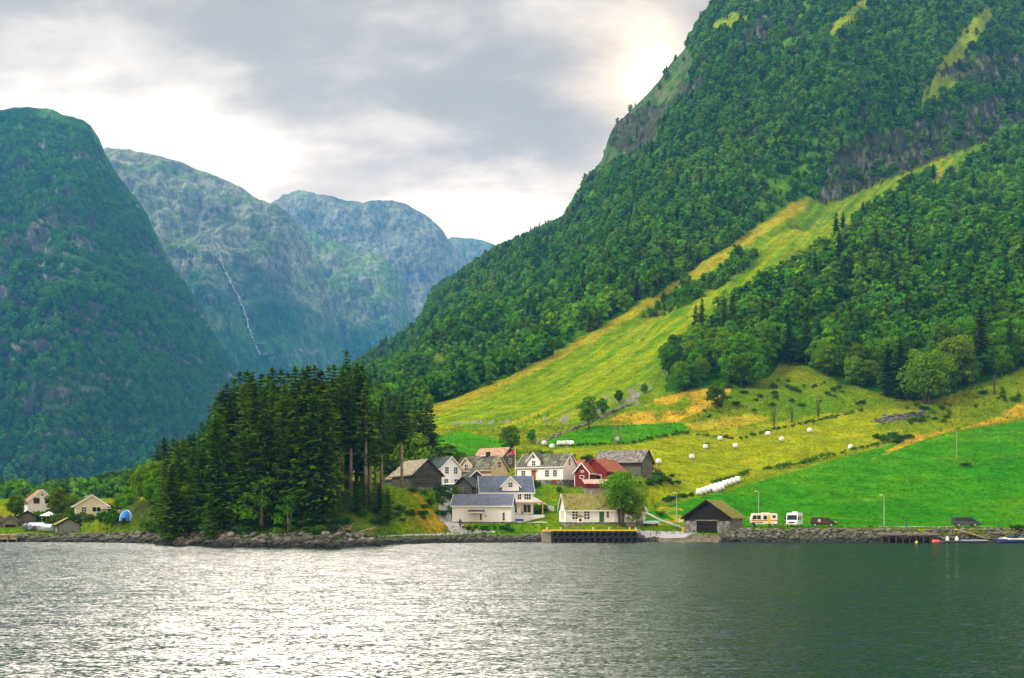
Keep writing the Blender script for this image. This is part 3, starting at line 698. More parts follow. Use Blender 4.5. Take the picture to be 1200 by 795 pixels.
def spruce_kind(seed, h, w, bare=0.12, dens=1.0, mat='needle', ragged=0.33):
    rng = np.random.default_rng(seed)
    Q = []
    z = h * bare
    while z < h * 0.985:
        u = (z / h - bare) / (1 - bare)
        rad = w * (1 - u) ** 0.55 * (0.95 if u > 0.08 else 0.55) * (0.85 + 0.3 * rng.random()) + 0.10
        nb = max(4, int((7 + 3 * rng.random()) * dens * (0.55 + 0.6 * (1 - u))))
        a0 = rng.uniform(0, 6.28)
        for k in range(nb):
            a = a0 + 6.283 * k / nb + rng.uniform(-.3, .3); ln = rad * rng.uniform(1 - ragged * 2, 1 + ragged)
            droop = rng.uniform(0.15, 0.5) * (1.1 - u)
            ca, sa = math.cos(a), math.sin(a)
            m_ = max(2, int(ln / 0.42))
            for i in range(m_):
                f_ = (i + 0.6) / m_; r0 = ln * f_
                zz = z - droop * r0 + 0.18 * r0 * f_ + rng.uniform(-.08, .08)
                wdt = (0.62 * (1.1 - f_ * 0.7)) * min(1, ln / 1.2 + 0.35) * rng.uniform(.8, 1.3)
                c = np.array((ca * r0, sa * r0, zz)); al = np.array((ca, sa, -droop)); sd = np.array((-sa, ca, rng.uniform(-.35, .35)))
                hl = 0.5 * ln / m_ * 1.9
                dn = np.array((0, 0, -0.22 * wdt))
                Q += [c - al * hl, c - sd * wdt + dn * 1.5, c + al * hl, c + sd * wdt + dn * 1.5]
                if rng.random() < 0.5:
                    hang = np.array((0, 0, -rng.uniform(.25, .6) * min(1, ln / 2 + .2)))
                    Q += [c - al * hl * .7, c + al * hl * .7, c + al * hl * .5 + hang, c - al * hl * .5 + hang]
        z += h * 0.021 * rng.uniform(.8, 1.25) + 0.10
    for k in range(5):                                            # leader shoot
        a = 1.256 * k
        Q += [np.array((0, 0, h * 0.93)), np.array((math.cos(a) * .34, math.sin(a) * .34, h * .955)), np.array((0, 0, h * 1.0)), np.array((-math.cos(a) * .12, -math.sin(a) * .12, h * .955))]
    V = np.array(Q)
    tub = [([(0, 0, -1.0), (0.05, 0, h * 0.3), (0, 0.05, h * 0.7), (0, 0, h * 0.93)], [0.012 * h + 0.08, 0.010 * h + 0.06, 0.006 * h + 0.03, 0.02], 7)]
    for k in range(10):                                           # dead stubs below the crown
        zz = h * rng.uniform(0.06, max(0.1, bare)); a = rng.uniform(0, 6.28); ll = rng.uniform(.5, 1.3)
        tub.append(([(0, 0, zz), (math.cos(a) * ll, math.sin(a) * ll, zz - .15)], [0.035, 0.012], 4))
    return quads_mesh('crown', V, len(V) // 4, MAT[mat]), tubes_mesh('trunk', tub, MAT['pale_bark' if bare > .3 else 'bark']), h

BROAD = [broad_kind(11, 11, 4.2, 0.16, 'round', 3600, 0.30, 'leaf', 20), broad_kind(12, 12, 4.6, 0.2, 'broad', 4000, 0.31, 'leaf', 22), broad_kind(13, 10, 3.4, 0.14, 'oval', 3000, 0.28, 'leaf', 18),
         broad_kind(14, 9, 4.0, 0.12, 'round', 3000, 0.30, 'leaf_light', 18), broad_kind(15, 13, 4.4, 0.22, 'oval', 4200, 0.31, 'leaf', 24)]
BIRCH = broad_kind(16, 9, 3.3, 0.12, 'broad', 1500, 0.24, 'leaf', 11, bark='pale_bark', stems=3, fill=0.5)
WILLOW = broad_kind(17, 10, 5.2, 0.18, 'broad', 5200, 0.26, 'leaf_light', 30, stems=4, fill=0.35)
WATERSIDE = broad_kind(18, 11, 4.3, 0.30, 'oval', 3300, 0.25, 'leaf_light', 26, stems=6, fill=0.5)
BUSH = [broad_kind(21, 2.2, 1.6, 0.05, 'round', 520, 0.20, 'bush', 9), broad_kind(22, 1.8, 1.9, 0.03, 'broad', 560, 0.20, 'bush', 10), broad_kind(23, 2.8, 1.5, 0.06, 'oval', 600, 0.20, 'leaf', 10)]
SPRUCE = [spruce_kind(31, 20, 3.3, 0.10), spruce_kind(32, 18, 3.0, 0.12, 1.15, ragged=0.42), spruce_kind(33, 22, 3.6, 0.16, 0.85, ragged=0.4), spruce_kind(34, 16, 3.2, 0.06), spruce_kind(38, 19, 3.8, 0.14, 1.0, ragged=0.45)]
TALLSP = [spruce_kind(35, 22, 2.3, 0.52, 0.9), spruce_kind(36, 21, 2.1, 0.6, 0.85), spruce_kind(37, 23, 2.6, 0.42, 0.9)]
BARE = None
def bare_kind(seed, h):
    rng = np.random.default_rng(seed); tub = []
    for s_ in range(7):
        a = rng.uniform(0, 6.28); r = rng.uniform(0.05, .3); tx, ty = math.cos(a) * rng.uniform(.4, 1.0), math.sin(a) * rng.uniform(.4, 1.0)
        tub.append(([(math.cos(a) * r, math.sin(a) * r, -.3), (tx * .5, ty * .5, h * .5), (tx, ty, h * rng.uniform(.75, 1))], [.08, .05, .015], 5))
        for k in range(9):
            z = h * rng.uniform(.25, .8); b_ = rng.uniform(0, 6.28); l = rng.uniform(.4, .9)
            tub.append(([(tx * z / h, ty * z / h, z), (tx * z / h + math.cos(b_) * l * .5, ty * z / h + math.sin(b_) * l * .5, z + l)], [.03, .01], 4))
    return tubes_mesh('trunk', tub, MAT['bark'])
def place_tree(kind, name, x, y, h, label, cat, group=None, rz=None, wide=1.0, z=None):
    """one tree: an Empty at its foot that carries crown and trunk"""
    cr, tr, h0 = kind
    e = bpy.data.objects.new(name, None); COL.objects.link(e)
    e.location = (x, y, G(x, y) - 0.05 if z is None else z); e.rotation_euler = (0, 0, random.uniform(0, 6.28) if rz is None else rz)
    s = h / h0; e.scale = (s * wide, s * wide, s); e.empty_display_size = 0.5
    tag(e, label, cat, group)
    for nm, me in (('crown', cr), ('trunk', tr)):
        if me is None: continue
        c = bpy.data.objects.new(nm, me); link(c, e)
    return e

# ------------------------------------------------------------------ the woods as one mass: thousands of crowns scattered over the slopes
def far_kinds(prefix, mat, n, size, count, sd):
    col = bpy.data.collections.new(prefix)
    rng = np.random.default_rng(sd)
    for i in range(count):
        h = 1.0; lb = crown_lobes(rng, 8.5, rng.uniform(2.7, 3.7), 0.12, 11, ['round', 'broad', 'oval'][i % 3])
        me = quads_mesh('%s %d' % (prefix, i), leaf_cloud(rng, lb, n, size, fill=0.1, jit=0.4), n, MAT[mat])
        col.objects.link(bpy.data.objects.new('%s %d' % (prefix, i), me))
    if prefix == 'hillside crown':                                # and a few dark spruces among them
        for kd in (spruce_kind(41, 11, 2.3, 0.05, 0.7), spruce_kind(42, 12, 2.0, 0.05, 0.7)): col.objects.link(bpy.data.objects.new('spruce crown', kd[0]))
    return col
def scatter(name, pts, scl, rot, idx, coll, sxy=None):
    me = bpy.data.meshes.new(name); n = len(pts)
    me.vertices.add(n); me.vertices.foreach_set('co', pts.astype(np.float32).reshape(-1))
    sc3 = np.stack([scl * (sxy if sxy is not None else 1), scl * (sxy if sxy is not None else 1), scl], 1)
    a = me.attributes.new('scl', 'FLOAT_VECTOR', 'POINT'); a.data.foreach_set('vector', sc3.astype(np.float32).reshape(-1))
    a = me.attributes.new('rot', 'FLOAT_VECTOR', 'POINT'); a.data.foreach_set('vector', np.stack([rot * 0, rot * 0, rot], 1).astype(np.float32).reshape(-1))
    a = me.attributes.new('idx', 'INT', 'POINT'); a.data.foreach_set('value', idx.astype(np.int32))
    o = bpy.data.objects.new(name, me); link(o); tag(o, kind='stuff')
    g = bpy.data.node_groups.new(name, 'GeometryNodeTree')
    g.interface.new_socket('Geometry', in_out='INPUT', socket_type='NodeSocketGeometry'); g.interface.new_socket('Geometry', in_out='OUTPUT', socket_type='NodeSocketGeometry')
    gi = g.nodes.new('NodeGroupInput'); go = g.nodes.new('NodeGroupOutput')
    ip = g.nodes.new('GeometryNodeInstanceOnPoints'); ci = g.nodes.new('GeometryNodeCollectionInfo')
    ci.inputs['Collection'].default_value = coll; ci.inputs['Separate Children'].default_value = True; ci.inputs['Reset Children'].default_value = True
    ip.inputs['Pick Instance'].default_value = True
    def attr(nm, ty):
        q = g.nodes.new('GeometryNodeInputNamedAttribute'); q.data_type = ty; q.inputs['Name'].default_value = nm
        return [s_ for s_ in q.outputs if s_.enabled and s_.name == 'Attribute'][0]
    g.links.new(gi.outputs[0], ip.inputs['Points']); g.links.new(ci.outputs[0], ip.inputs['Instance'])
    g.links.new(attr('scl', 'FLOAT_VECTOR'), ip.inputs['Scale']); g.links.new(attr('rot', 'FLOAT_VECTOR'), ip.inputs['Rotation']); g.links.new(attr('idx', 'INT'), ip.inputs['Instance Index'])
    g.links.new(ip.outputs[0], go.inputs[0])
    md = o.modifiers.new('scatter', 'NODES'); md.node_group = g
    return o
rng = np.random.default_rng(5)
COL_FAR = far_kinds('hillside crown', 'leaf_far', 420, 0.62, 6, 51)
# sample the land by area, keep what falls in the woods
woodmask = (dark & ~(crag & (rockn + 0.3 * n_m > -0.35)) & ((YY > 400) | ((PP > 760) & (YY > 366)) | ((PP < 505) & (YY > 345)))) | (bush_band & (n_m > -0.25)) | (crag & (n_m > 0.25))
def scatter_mask(mask, spacing_fn, n_try, keep_px=(-120, 1330)):
    jj = np.where((PXC > keep_px[0]) & (PXC < keep_px[1]))[0]
    out = []
    dY = np.gradient(YR)
    wrow = dY * YR                                                   # area of a cell grows with distance
    cells = np.argwhere(mask)
    cells = cells[(PXC[cells[:, 1]] > keep_px[0]) & (PXC[cells[:, 1]] < keep_px[1])]
    if len(cells) == 0: return np.zeros((0, 3))
    gz = np.gradient(ZG, axis=0) / dY[:, None]
    area = (dY[cells[:, 0]] * YR[cells[:, 0]] * 1.6 / F) * np.sqrt(1 + np.clip(gz[cells[:, 0], cells[:, 1]], -3, 3) ** 2)
    lam = area / spacing_fn(YR[cells[:, 0]]) ** 2
    cnt = rng.poisson(lam)
    c = np.repeat(cells, cnt, axis=0)
    y = YR[c[:, 0]] + rng.uniform(-.5, .5, len(c)) * dY[c[:, 0]]; x = PX(PXC[c[:, 1]] + rng.uniform(-.8, .8, len(c)), y)
    return np.stack([x, y, ground(x, y) - 0.3], 1)
pts = scatter_mask(woodmask & ~(SHOULDER & (n_m < 0.45)) & (YY < Ry[None, :] + 60), lambda y: 4.9 - np.clip((y - 450) * 0.003, 0, 0.7), 0)
sc_ = (0.6 + 0.85 * rng.random(len(pts)) ** 1.3) * (1 + 0.25 * fbm(pts[:, 0] / 40, pts[:, 1] / 40, 3, 81)) * (1.0 - 0.22 * sstep(450, 700, pts[:, 1]))
pxp = 600 + pts[:, 0] * F / pts[:, 1]
sc_ *= np.where((pxp > 740) & (pxp < 905) & (pts[:, 1] > 470) & (pts[:, 1] < 640) & bush_band[np.clip(np.searchsorted(YR, pts[:, 1]), 0, len(YR) - 1), np.clip(((pxp - PXC[0]) / 1.6).astype(int), 0, len(PXC) - 1)], 0.5, 1.0)
bnd = band[np.clip(np.searchsorted(YR, pts[:, 1]), 0, len(YR) - 1), np.clip(((pxp - PXC[0]) / 1.6).astype(int), 0, len(PXC) - 1)]
thin_ = (rng.random(len(pts)) < sstep(0.2, 0.6, bnd) * 0.6)
pts = pts[~thin_]; sc_ = (sc_ * (1 - 0.35 * sstep(0.1, 0.6, bnd)))[~thin_]
print('hill trees', len(pts))
scatter('forest', pts, sc_, rng.uniform(0, 6.28, len(pts)), np.where(rng.random(len(pts)) < 0.07 + 0.25 * sstep(0.2, 0.5, fbm(pts[:, 0] / 30, pts[:, 1] / 30, 3, 83)) * (pts[:, 1] < 620), rng.integers(6, 8, len(pts)), rng.integers(0, 6, len(pts))), COL_FAR)
p2_ = scatter_mask(bush_band, lambda y: y * 0 + 2.6, 0)
scatter('meadow_thicket', p2_, rng.uniform(.3, .62, len(p2_)), rng.uniform(0, 6.28, len(p2_)), rng.integers(0, 6, len(p2_)), COL_FAR)
# the same on the nearest mountain across the fjord
COL_MT = far_kinds('mountain crown', 'leaf_mtn', 90, 1.5, 4, 52)
Pm = mA['P']; ok = (mA['rock'] < 0.45)
du = np.linalg.norm(np.gradient(Pm, axis=1), axis=-1); dv = np.linalg.norm(np.gradient(Pm, axis=0), axis=-1)
lam = du * dv / 10.0 ** 2 * ok * (Pm[..., 2] > 0) * (1 - 0.75 * mA['hi']); lam[400:] = 0
cn = rng.poisson(np.clip(lam, 0, 6)); ij = np.repeat(np.argwhere(cn > 0), cn[cn > 0], axis=0)
a_ = rng.random((len(ij), 1)); b2 = rng.random((len(ij), 1)); i_, j_ = np.minimum(ij[:, 0], Pm.shape[0] - 2), np.minimum(ij[:, 1], Pm.shape[1] - 2)
pts = Pm[i_, j_] * (1 - a_) * (1 - b2) + Pm[i_ + 1, j_] * a_ * (1 - b2) + Pm[i_, j_ + 1] * (1 - a_) * b2 + Pm[i_ + 1, j_ + 1] * a_ * b2
print('mountain trees', len(pts))
scatter('mountain_forest', pts - np.array((0, 0, 1.0)), rng.uniform(0.8, 1.7, len(pts)), rng.uniform(0, 6.28, len(pts)), rng.integers(0, 4, len(pts)), COL_MT)
# ------------------------------------------------------------------ builders for made things
class MB:
    def __init__(self): self.V = []; self.F = []
    def add(self, V, Fc, M=None):
        o_ = len(self.V)
        self.V += [tuple(M @ Vector(v_)) if M is not None else tuple(v_) for v_ in V]
        self.F += [tuple(i + o_ for i in q) for q in Fc]
        return self
    def box(self, x0, x1, y0, y1, z0, z1, M=None):
        V = [(x0, y0, z0), (x1, y0, z0), (x1, y1, z0), (x0, y1, z0), (x0, y0, z1), (x1, y0, z1), (x1, y1, z1), (x0, y1, z1)]
        return self.add(V, [(0, 3, 2, 1), (4, 5, 6, 7), (0, 1, 5, 4), (1, 2, 6, 5), (2, 3, 7, 6), (3, 0, 4, 7)], M)
    def prism(self, pts, a, b_, axis='x', M=None):
        """pts: closed outline; axis x: outline in (y, z); axis y: outline in (x, z); axis z: outline in (x, y)"""
        n = len(pts)
        def mk(p_, d): return (d, p_[0], p_[1]) if axis == 'x' else ((p_[0], d, p_[1]) if axis == 'y' else (p_[0], p_[1], d))
        V = [mk(p_, a) for p_ in pts] + [mk(p_, b_) for p_ in pts]
        Fc = [tuple(range(n))[::-1], tuple(range(n, 2 * n))] + [(i, (i + 1) % n, (i + 1) % n + n, i + n) for i in range(n)]
        return self.add(V, Fc, M)
    def tube(self, path, r, seg=8, M=None):
        r = r if isinstance(r, (list, tuple)) else [r] * len(path)
        v_, f_ = tube_pts(path, r, seg); return self.add(v_, f_, M)
    def lathe(self, prof, seg=16, M=None, c=(0, 0, 0)):
        V = []; Fc = []; n = len(prof)
        for k in range(seg):
            a = 2 * math.pi * k / seg
            V += [(c[0] + r * math.cos(a), c[1] + r * math.sin(a), c[2] + z) for r, z in prof]
        for k in range(seg):
            for i in range(n - 1):
                A = k * n + i; B = ((k + 1) % seg) * n + i
                Fc.append((A, B, B + 1, A + 1))
        return self.add(V, Fc, M)
    def build(self, name, mat, parent=None, smooth=False, bevel=0.0, loc=None, rz=0.0):
        me = bpy.data.meshes.new(name); me.from_pydata(self.V, [], self.F)
        bm_ = bmesh.new(); bm_.from_mesh(me)
        bmesh.ops.remove_doubles(bm_, verts=bm_.verts, dist=1e-5); bmesh.ops.recalc_face_normals(bm_, faces=bm_.faces)
        if bevel: bmesh.ops.bevel(bm_, geom=[e for e in bm_.edges if e.calc_face_angle(0) > 0.5], offset=bevel, segments=2, affect='EDGES', clamp_overlap=True)
        bm_.to_mesh(me); bm_.free()
        if smooth:
            for q in me.polygons: q.use_smooth = True
        me.materials.append(MAT[mat] if isinstance(mat, str) else mat)
        o_ = bpy.data.objects.new(name, me); link(o_, parent)
        if loc is not None: o_.location = loc
        o_.rotation_euler.z = rz
        return o_
def empty(name, loc, rz=0.0, label=None, cat=None, group=None):
    e = bpy.data.objects.new(name, None); COL.objects.link(e); e.location = loc; e.rotation_euler.z = rz; e.empty_display_size = 0.5
    tag(e, label, cat, group); return e
def Yat(px, py, ymin=178.0, ymax=700.0):
    """distance at which the land stands at this place of the view"""
    j = int(np.clip(round((px - PXC[0]) / 1.6), 0, len(PXC) - 1))
    r = np.where((YR > ymin) & (YR < ymax))[0]
    pyc = HZ - (ZG[r, j] - CH) * F / YR[r]
    k = np.where(pyc <= py)[0]
    return float(YR[r[k[0]]]) if len(k) else ymax
def spot(px, py, **kw):
    y = Yat(px, py, **kw); x = PX(px, y); return x, y, G(x, y)

# materials of made things
def boards(name, col, pitch=0.16, dark=0.55, horiz=True, var=0.12, rough=0.7, wear=None):
    m, t, p, o = new_mat(name)
    tcn = N(t, 'ShaderNodeTexCoord'); sx = N(t, 'ShaderNodeSeparateXYZ'); L(t, tcn.outputs['Object'], sx.inputs[0])
    c_ = sx.outputs[2] if horiz else M_(t, 'ADD', sx.outputs[0], sx.outputs[1])
    q = M_(t, 'DIVIDE', c_, pitch); fr_ = M_(t, 'FRACT', q); idn = M_(t, 'FLOOR', q)
    wn = N(t, 'ShaderNodeTexWhiteNoise'); wn.noise_dimensions = '1D'; L(t, idn, wn.inputs['W'])
    gap = Ramp(t, fr_, [(0.0, 0.0), (0.10, 1.0)])
    n = noise(t, 2.2, 6, 0.65, stretch=(0.35, 0.35, 1.2) if horiz else (1.2, 1.2, 0.25))
    v = M_(t, 'ADD', 1.0 - var, M_(t, 'MULTIPLY', M_(t, 'ADD', wn.outputs[0], n), var))
    v = M_(t, 'MULTIPLY', v, M_(t, 'ADD', dark, M_(t, 'MULTIPLY', gap, 1 - dark)))
    base = col
    if wear: base = MixC(t, Ramp(t, n, [(0.45, 0.0), (0.65, 1.0)]), col, wear)
    sc = N(t, 'ShaderNodeVectorMath', operation='SCALE')
    if isinstance(base, tuple): sc.inputs[0].default_value = base
    else: L(t, base, sc.inputs[0])
    L(t, v, sc.inputs['Scale'])
    L(t, sc.outputs[0], p.inputs['Base Color']); p.inputs['Roughness'].default_value = rough; p.inputs['Specular IOR Level'].default_value = 0.2
    bump(t, p, gap, 0.5, 0.02)
    return m
def patchy(name, stops, scale=0.5, stretch=(1, 1, 1), rough=0.85, rows=None, detail=6, bmp=0.05):
    """roofing: a few colours in patches, optional courses"""
    m, t, p, o = new_mat(name)
    n = M_(t, 'ADD', 0.5, M_(t, 'MULTIPLY', M_(t, 'SUBTRACT', noise(t, scale, detail, 0.7, stretch=stretch), 0.5), 1.9), clamp=True)
    c = Ramp(t, n, stops)
    n2 = noise(t, scale * 5, 4, 0.6)
    v = M_(t, 'ADD', 0.65, M_(t, 'MULTIPLY', n2, 0.7))
    if rows:
        tcn = N(t, 'ShaderNodeTexCoord'); sx = N(t, 'ShaderNodeSeparateXYZ'); L(t, tcn.outputs['Object'], sx.inputs[0])
        v = M_(t, 'MULTIPLY', v, Ramp(t, M_(t, 'FRACT', M_(t, 'DIVIDE', sx.outputs[2], rows)), [(0, 0.6), (0.25, 1.0)]))
    sc = N(t, 'ShaderNodeVectorMath', operation='SCALE'); L(t, c, sc.inputs[0]); L(t, v, sc.inputs['Scale'])
    L(t, sc.outputs[0], p.inputs['Base Color']); p.inputs['Roughness'].default_value = rough; p.inputs['Specular IOR Level'].default_value = 0.2
    bump(t, p, n2, 0.8, bmp)
    return m
MAT['white_wood'] = boards('white boards', (0.84, 0.84, 0.83), 0.16, 0.85, var=0.04, wear=(0.76, 0.75, 0.72))
MAT['white_new'] = boards('fresh white boards', (0.83, 0.82, 0.80), 0.18, 0.86, var=0.04)
MAT['white_trim'] = plain('white trim', (0.82, 0.81, 0.78), 0.5, 0.05, 1.0)
MAT['beige_wood'] = boards('beige boards', (0.62, 0.46, 0.27), 0.16, 0.85, var=0.06)
MAT['cream_wood'] = boards('cream boards', (0.74, 0.66, 0.47), 0.16, 0.85, var=0.06)
MAT['red_wood'] = boards('red boards', (0.20, 0.016, 0.012), 0.16, 0.7, horiz=False, var=0.14, wear=(0.14, 0.014, 0.012))
MAT['dark_wood'] = boards('weathered dark boards', (0.050, 0.047, 0.040), 0.24, 0.5, var=0.35, wear=(0.095, 0.088, 0.072))
MAT['grey_wood'] = boards('silver grey boards', (0.115, 0.105, 0.075), 0.22, 0.5, var=0.35, wear=(0.16, 0.15, 0.11))
MAT['tar_wood'] = boards('tarred boards', (0.013, 0.009, 0.007), 0.2, 0.5, horiz=False, var=0.3)
MAT['pale_shed'] = boards('pale grey boards', (0.24, 0.25, 0.25), 0.18, 0.75, horiz=False, var=0.12)
MAT['tan_shed'] = boards('tan weathered boards', (0.22, 0.19, 0.15), 0.18, 0.65, horiz=False, var=0.2)
MAT['roof_blue'] = patchy('blue grey slate', [(0.3, (0.075, 0.088, 0.130)), (0.55, (0.105, 0.12, 0.17)), (0.75, (0.14, 0.152, 0.20))], 1.6, rows=0.22)
MAT['roof_dark'] = patchy('dark green roofing', [(0.3, (0.022, 0.040, 0.034)), (0.7, (0.045, 0.068, 0.058))], 1.2, rows=0.3)
MAT['roof_slate'] = patchy('old slate', [(0.25, (0.04, 0.04, 0.034)), (0.45, (0.085, 0.08, 0.062)), (0.6, (0.15, 0.14, 0.075)), (0.85, (0.28, 0.26, 0.20))], 1.1, rows=0.28)
MAT['roof_slab'] = patchy('big slate slabs', [(0.25, (0.035, 0.032, 0.028)), (0.42, (0.10, 0.09, 0.08)), (0.53, (0.26, 0.23, 0.19)), (0.6, (0.07, 0.06, 0.05)), (0.75, (0.42, 0.37, 0.30))], 1.0, stretch=(1.5, 1.5, 0.25), bmp=0.15)
MAT['roof_planks'] = patchy('bleached roof planks', [(0.25, (0.05, 0.042, 0.03)), (0.42, (0.20, 0.16, 0.10)), (0.53, (0.46, 0.40, 0.27)), (0.6, (0.09, 0.07, 0.04)), (0.72, (0.22, 0.15, 0.06)), (0.85, (0.55, 0.48, 0.34))], 1.0, stretch=(1.5, 1.5, 0.25), bmp=0.12)
MAT['roof_moss'] = patchy('mossy slate', [(0.28, (0.10, 0.085, 0.03)), (0.45, (0.27, 0.23, 0.05)), (0.58, (0.20, 0.19, 0.04)), (0.8, (0.36, 0.30, 0.11))], 1.1, bmp=0.15, rows=0.3)
MAT['roof_turf'] = patchy('moss and stone roof', [(0.3, (0.10, 0.11, 0.015)), (0.48, (0.25, 0.23, 0.02)), (0.62, (0.07, 0.065, 0.02)), (0.8, (0.30, 0.27, 0.03))], 0.9, bmp=0.2, rows=0.35)
MAT['roof_rust'] = patchy('rusty sheet', [(0.3, (0.22, 0.055, 0.018)), (0.55, (0.30, 0.085, 0.028)), (0.8, (0.36, 0.15, 0.07))], 0.8, stretch=(2, 2, 0.3))
MAT['roof_pale_rust'] = patchy('faded tin', [(0.3, (0.26, 0.11, 0.055)), (0.5, (0.38, 0.22, 0.13)), (0.75, (0.42, 0.32, 0.23))], 1.1, stretch=(2, 2, 0.3))
MAT['roof_lichen'] = patchy('lichen tin', [(0.3, (0.26, 0.11, 0.08)), (0.45, (0.42, 0.29, 0.20)), (0.6, (0.50, 0.42, 0.30)), (0.8, (0.24, 0.10, 0.07))], 1.6)
MAT['roof_tile'] = patchy('red tiles', [(0.3, (0.28, 0.10, 0.06)), (0.7, (0.40, 0.17, 0.10))], 1.2, rows=0.3)
MAT['stone'] = patchy('field stone', [(0.3, (0.10, 0.095, 0.085)), (0.5, (0.20, 0.19, 0.165)), (0.7, (0.32, 0.30, 0.26))], 1.6, bmp=0.25, detail=3)
MAT['concrete'] = plain('concrete', (0.26, 0.24, 0.20), 0.9, 0.15, 1.2)
MAT['pane'] = plain('window glass', (0.020, 0.027, 0.032), 0.10, 0.2, 2.0, spec=0.15)
MAT['door_green'] = plain('green door paint', (0.03, 0.12, 0.03), 0.6, 0.1)
MAT['door_brown'] = plain('brown door', (0.30, 0.10, 0.03), 0.6, 0.15)
MAT['door_red'] = plain('red hatch', (0.28, 0.03, 0.02), 0.6, 0.15)
MAT['door_white'] = plain('white door', (0.72, 0.71, 0.67), 0.5, 0.05)
MAT['brick_dark'] = plain('dark chimney', (0.03, 0.027, 0.025), 0.9, 0.3, 4)
MAT['timber_new'] = plain('fresh yellow timber', (0.56, 0.30, 0.06), 0.6, 0.15, 3)
MAT['timber_old'] = plain('grey old timber', (0.20, 0.17, 0.13), 0.9, 0.3, 3)
MAT['driftwood'] = plain('driftwood', (0.36, 0.27, 0.16), 0.9, 0.3, 3)
MAT['metal'] = plain('galvanised steel', (0.42, 0.47, 0.46), 0.45, 0.08, 2, metal=0.3)
MAT['black'] = plain('black rubber', (0.014, 0.014, 0.016), 0.7, 0.3, 6)
MAT['yellow'] = plain('yellow paint', (0.72, 0.52, 0.01), 0.5, 0.1, 3)
MAT['bale'] = plain('white bale wrap', (0.80, 0.80, 0.78), 0.35, 0.06, 4, spec=0.5)
MAT['car_white'] = plain('white car paint', (0.80, 0.81, 0.82), 0.25, 0.02, 2, spec=0.5)
MAT['car_cream'] = plain('cream caravan paint', (0.78, 0.74, 0.62), 0.4, 0.04, 2, spec=0.5)
MAT['car_maroon'] = plain('maroon car paint', (0.045, 0.006, 0.008), 0.22, 0.1, 2, spec=0.5)
MAT['car_blue'] = plain('blue grey car paint', (0.030, 0.040, 0.058), 0.25, 0.05, 2, spec=0.5)
MAT['stripe_orange'] = plain('orange brown stripe', (0.42, 0.16, 0.03), 0.5, 0.05)
MAT['lamp'] = plain('headlight glass', (0.75, 0.76, 0.78), 0.15, 0.02, spec=0.6)
MAT['gravel'] = plain('pale gravel', (0.34, 0.33, 0.30), 0.95, 0.14, 2.5)
MAT['asphalt'] = plain('worn grey road', (0.30, 0.30, 0.295), 0.9, 0.10, 1.5)
MAT['flag_red'] = plain('red cloth', (0.55, 0.03, 0.04), 0.8, 0.05)
MAT['flag_white'] = plain('white cloth', (0.80, 0.80, 0.80), 0.8, 0.03)
MAT['flag_blue'] = plain('blue cloth', (0.02, 0.04, 0.20), 0.8, 0.05)
MAT['tent_blue'] = plain('blue tent fabric', (0.02, 0.17, 0.58), 0.5, 0.08, 3)
MAT['tent_pale'] = plain('pale tent fabric', (0.50, 0.66, 0.82), 0.5, 0.08, 3)
MAT['hull_blue'] = plain('dark blue hull', (0.015, 0.035, 0.15), 0.25, 0.05, spec=0.5)
MAT['hull_grey'] = plain('grey hull', (0.10, 0.12, 0.14), 0.4, 0.1)
MAT['tarp'] = plain('pale blue tarpaulin', (0.50, 0.55, 0.66), 0.6, 0.14, 2)
MAT['skin'] = plain('skin', (0.50, 0.30, 0.21), 0.6, 0.05)
MAT['hair'] = plain('hair', (0.05, 0.03, 0.02), 0.8, 0.2)
MAT['cloth_black'] = plain('black clothing', (0.015, 0.015, 0.018), 0.9, 0.2)
MAT['cloth_blue'] = plain('blue clothing', (0.02, 0.11, 0.42), 0.9, 0.1)
MAT['cloth_navy'] = plain('navy clothing', (0.025, 0.05, 0.10), 0.9, 0.1)
MAT['red_float'] = plain('red float', (0.65, 0.09, 0.08), 0.4, 0.1)
MAT['rock'] = None
m, t, p, o = new_mat('shore rock')
oi = N(t, 'ShaderNodeObjectInfo'); n = noise(t, 1.2, 6, 0.7)
c = Ramp(t, M_(t, 'ADD', M_(t, 'MULTIPLY', n, 0.7), M_(t, 'MULTIPLY', oi.outputs['Random'], 0.4)), [(0.3, (0.025, 0.023, 0.018)), (0.5, (0.07, 0.064, 0.048)), (0.68, (0.13, 0.12, 0.09)), (0.9, (0.30, 0.27, 0.20))])
geo = N(t, 'ShaderNodeNewGeometry'); sx = N(t, 'ShaderNodeSeparateXYZ'); L(t, geo.outputs['Position'], sx.inputs[0])
wet = N(t, 'ShaderNodeMapRange'); L(t, M_(t, 'ADD', sx.outputs[2], M_(t, 'MULTIPLY', n, 0.4)), wet.inputs[0]); wet.inputs[1].default_value = 0.7; wet.inputs[2].default_value = 1.3
L(t, MixC(t, wet.outputs[0], (0.014, 0.014, 0.010), c), p.inputs['Base Color'])          # seaweed and damp up to the tide mark
p.inputs['Roughness'].default_value = 0.9; bump(t, p, n, 0.8, 0.15); MAT['rock'] = m

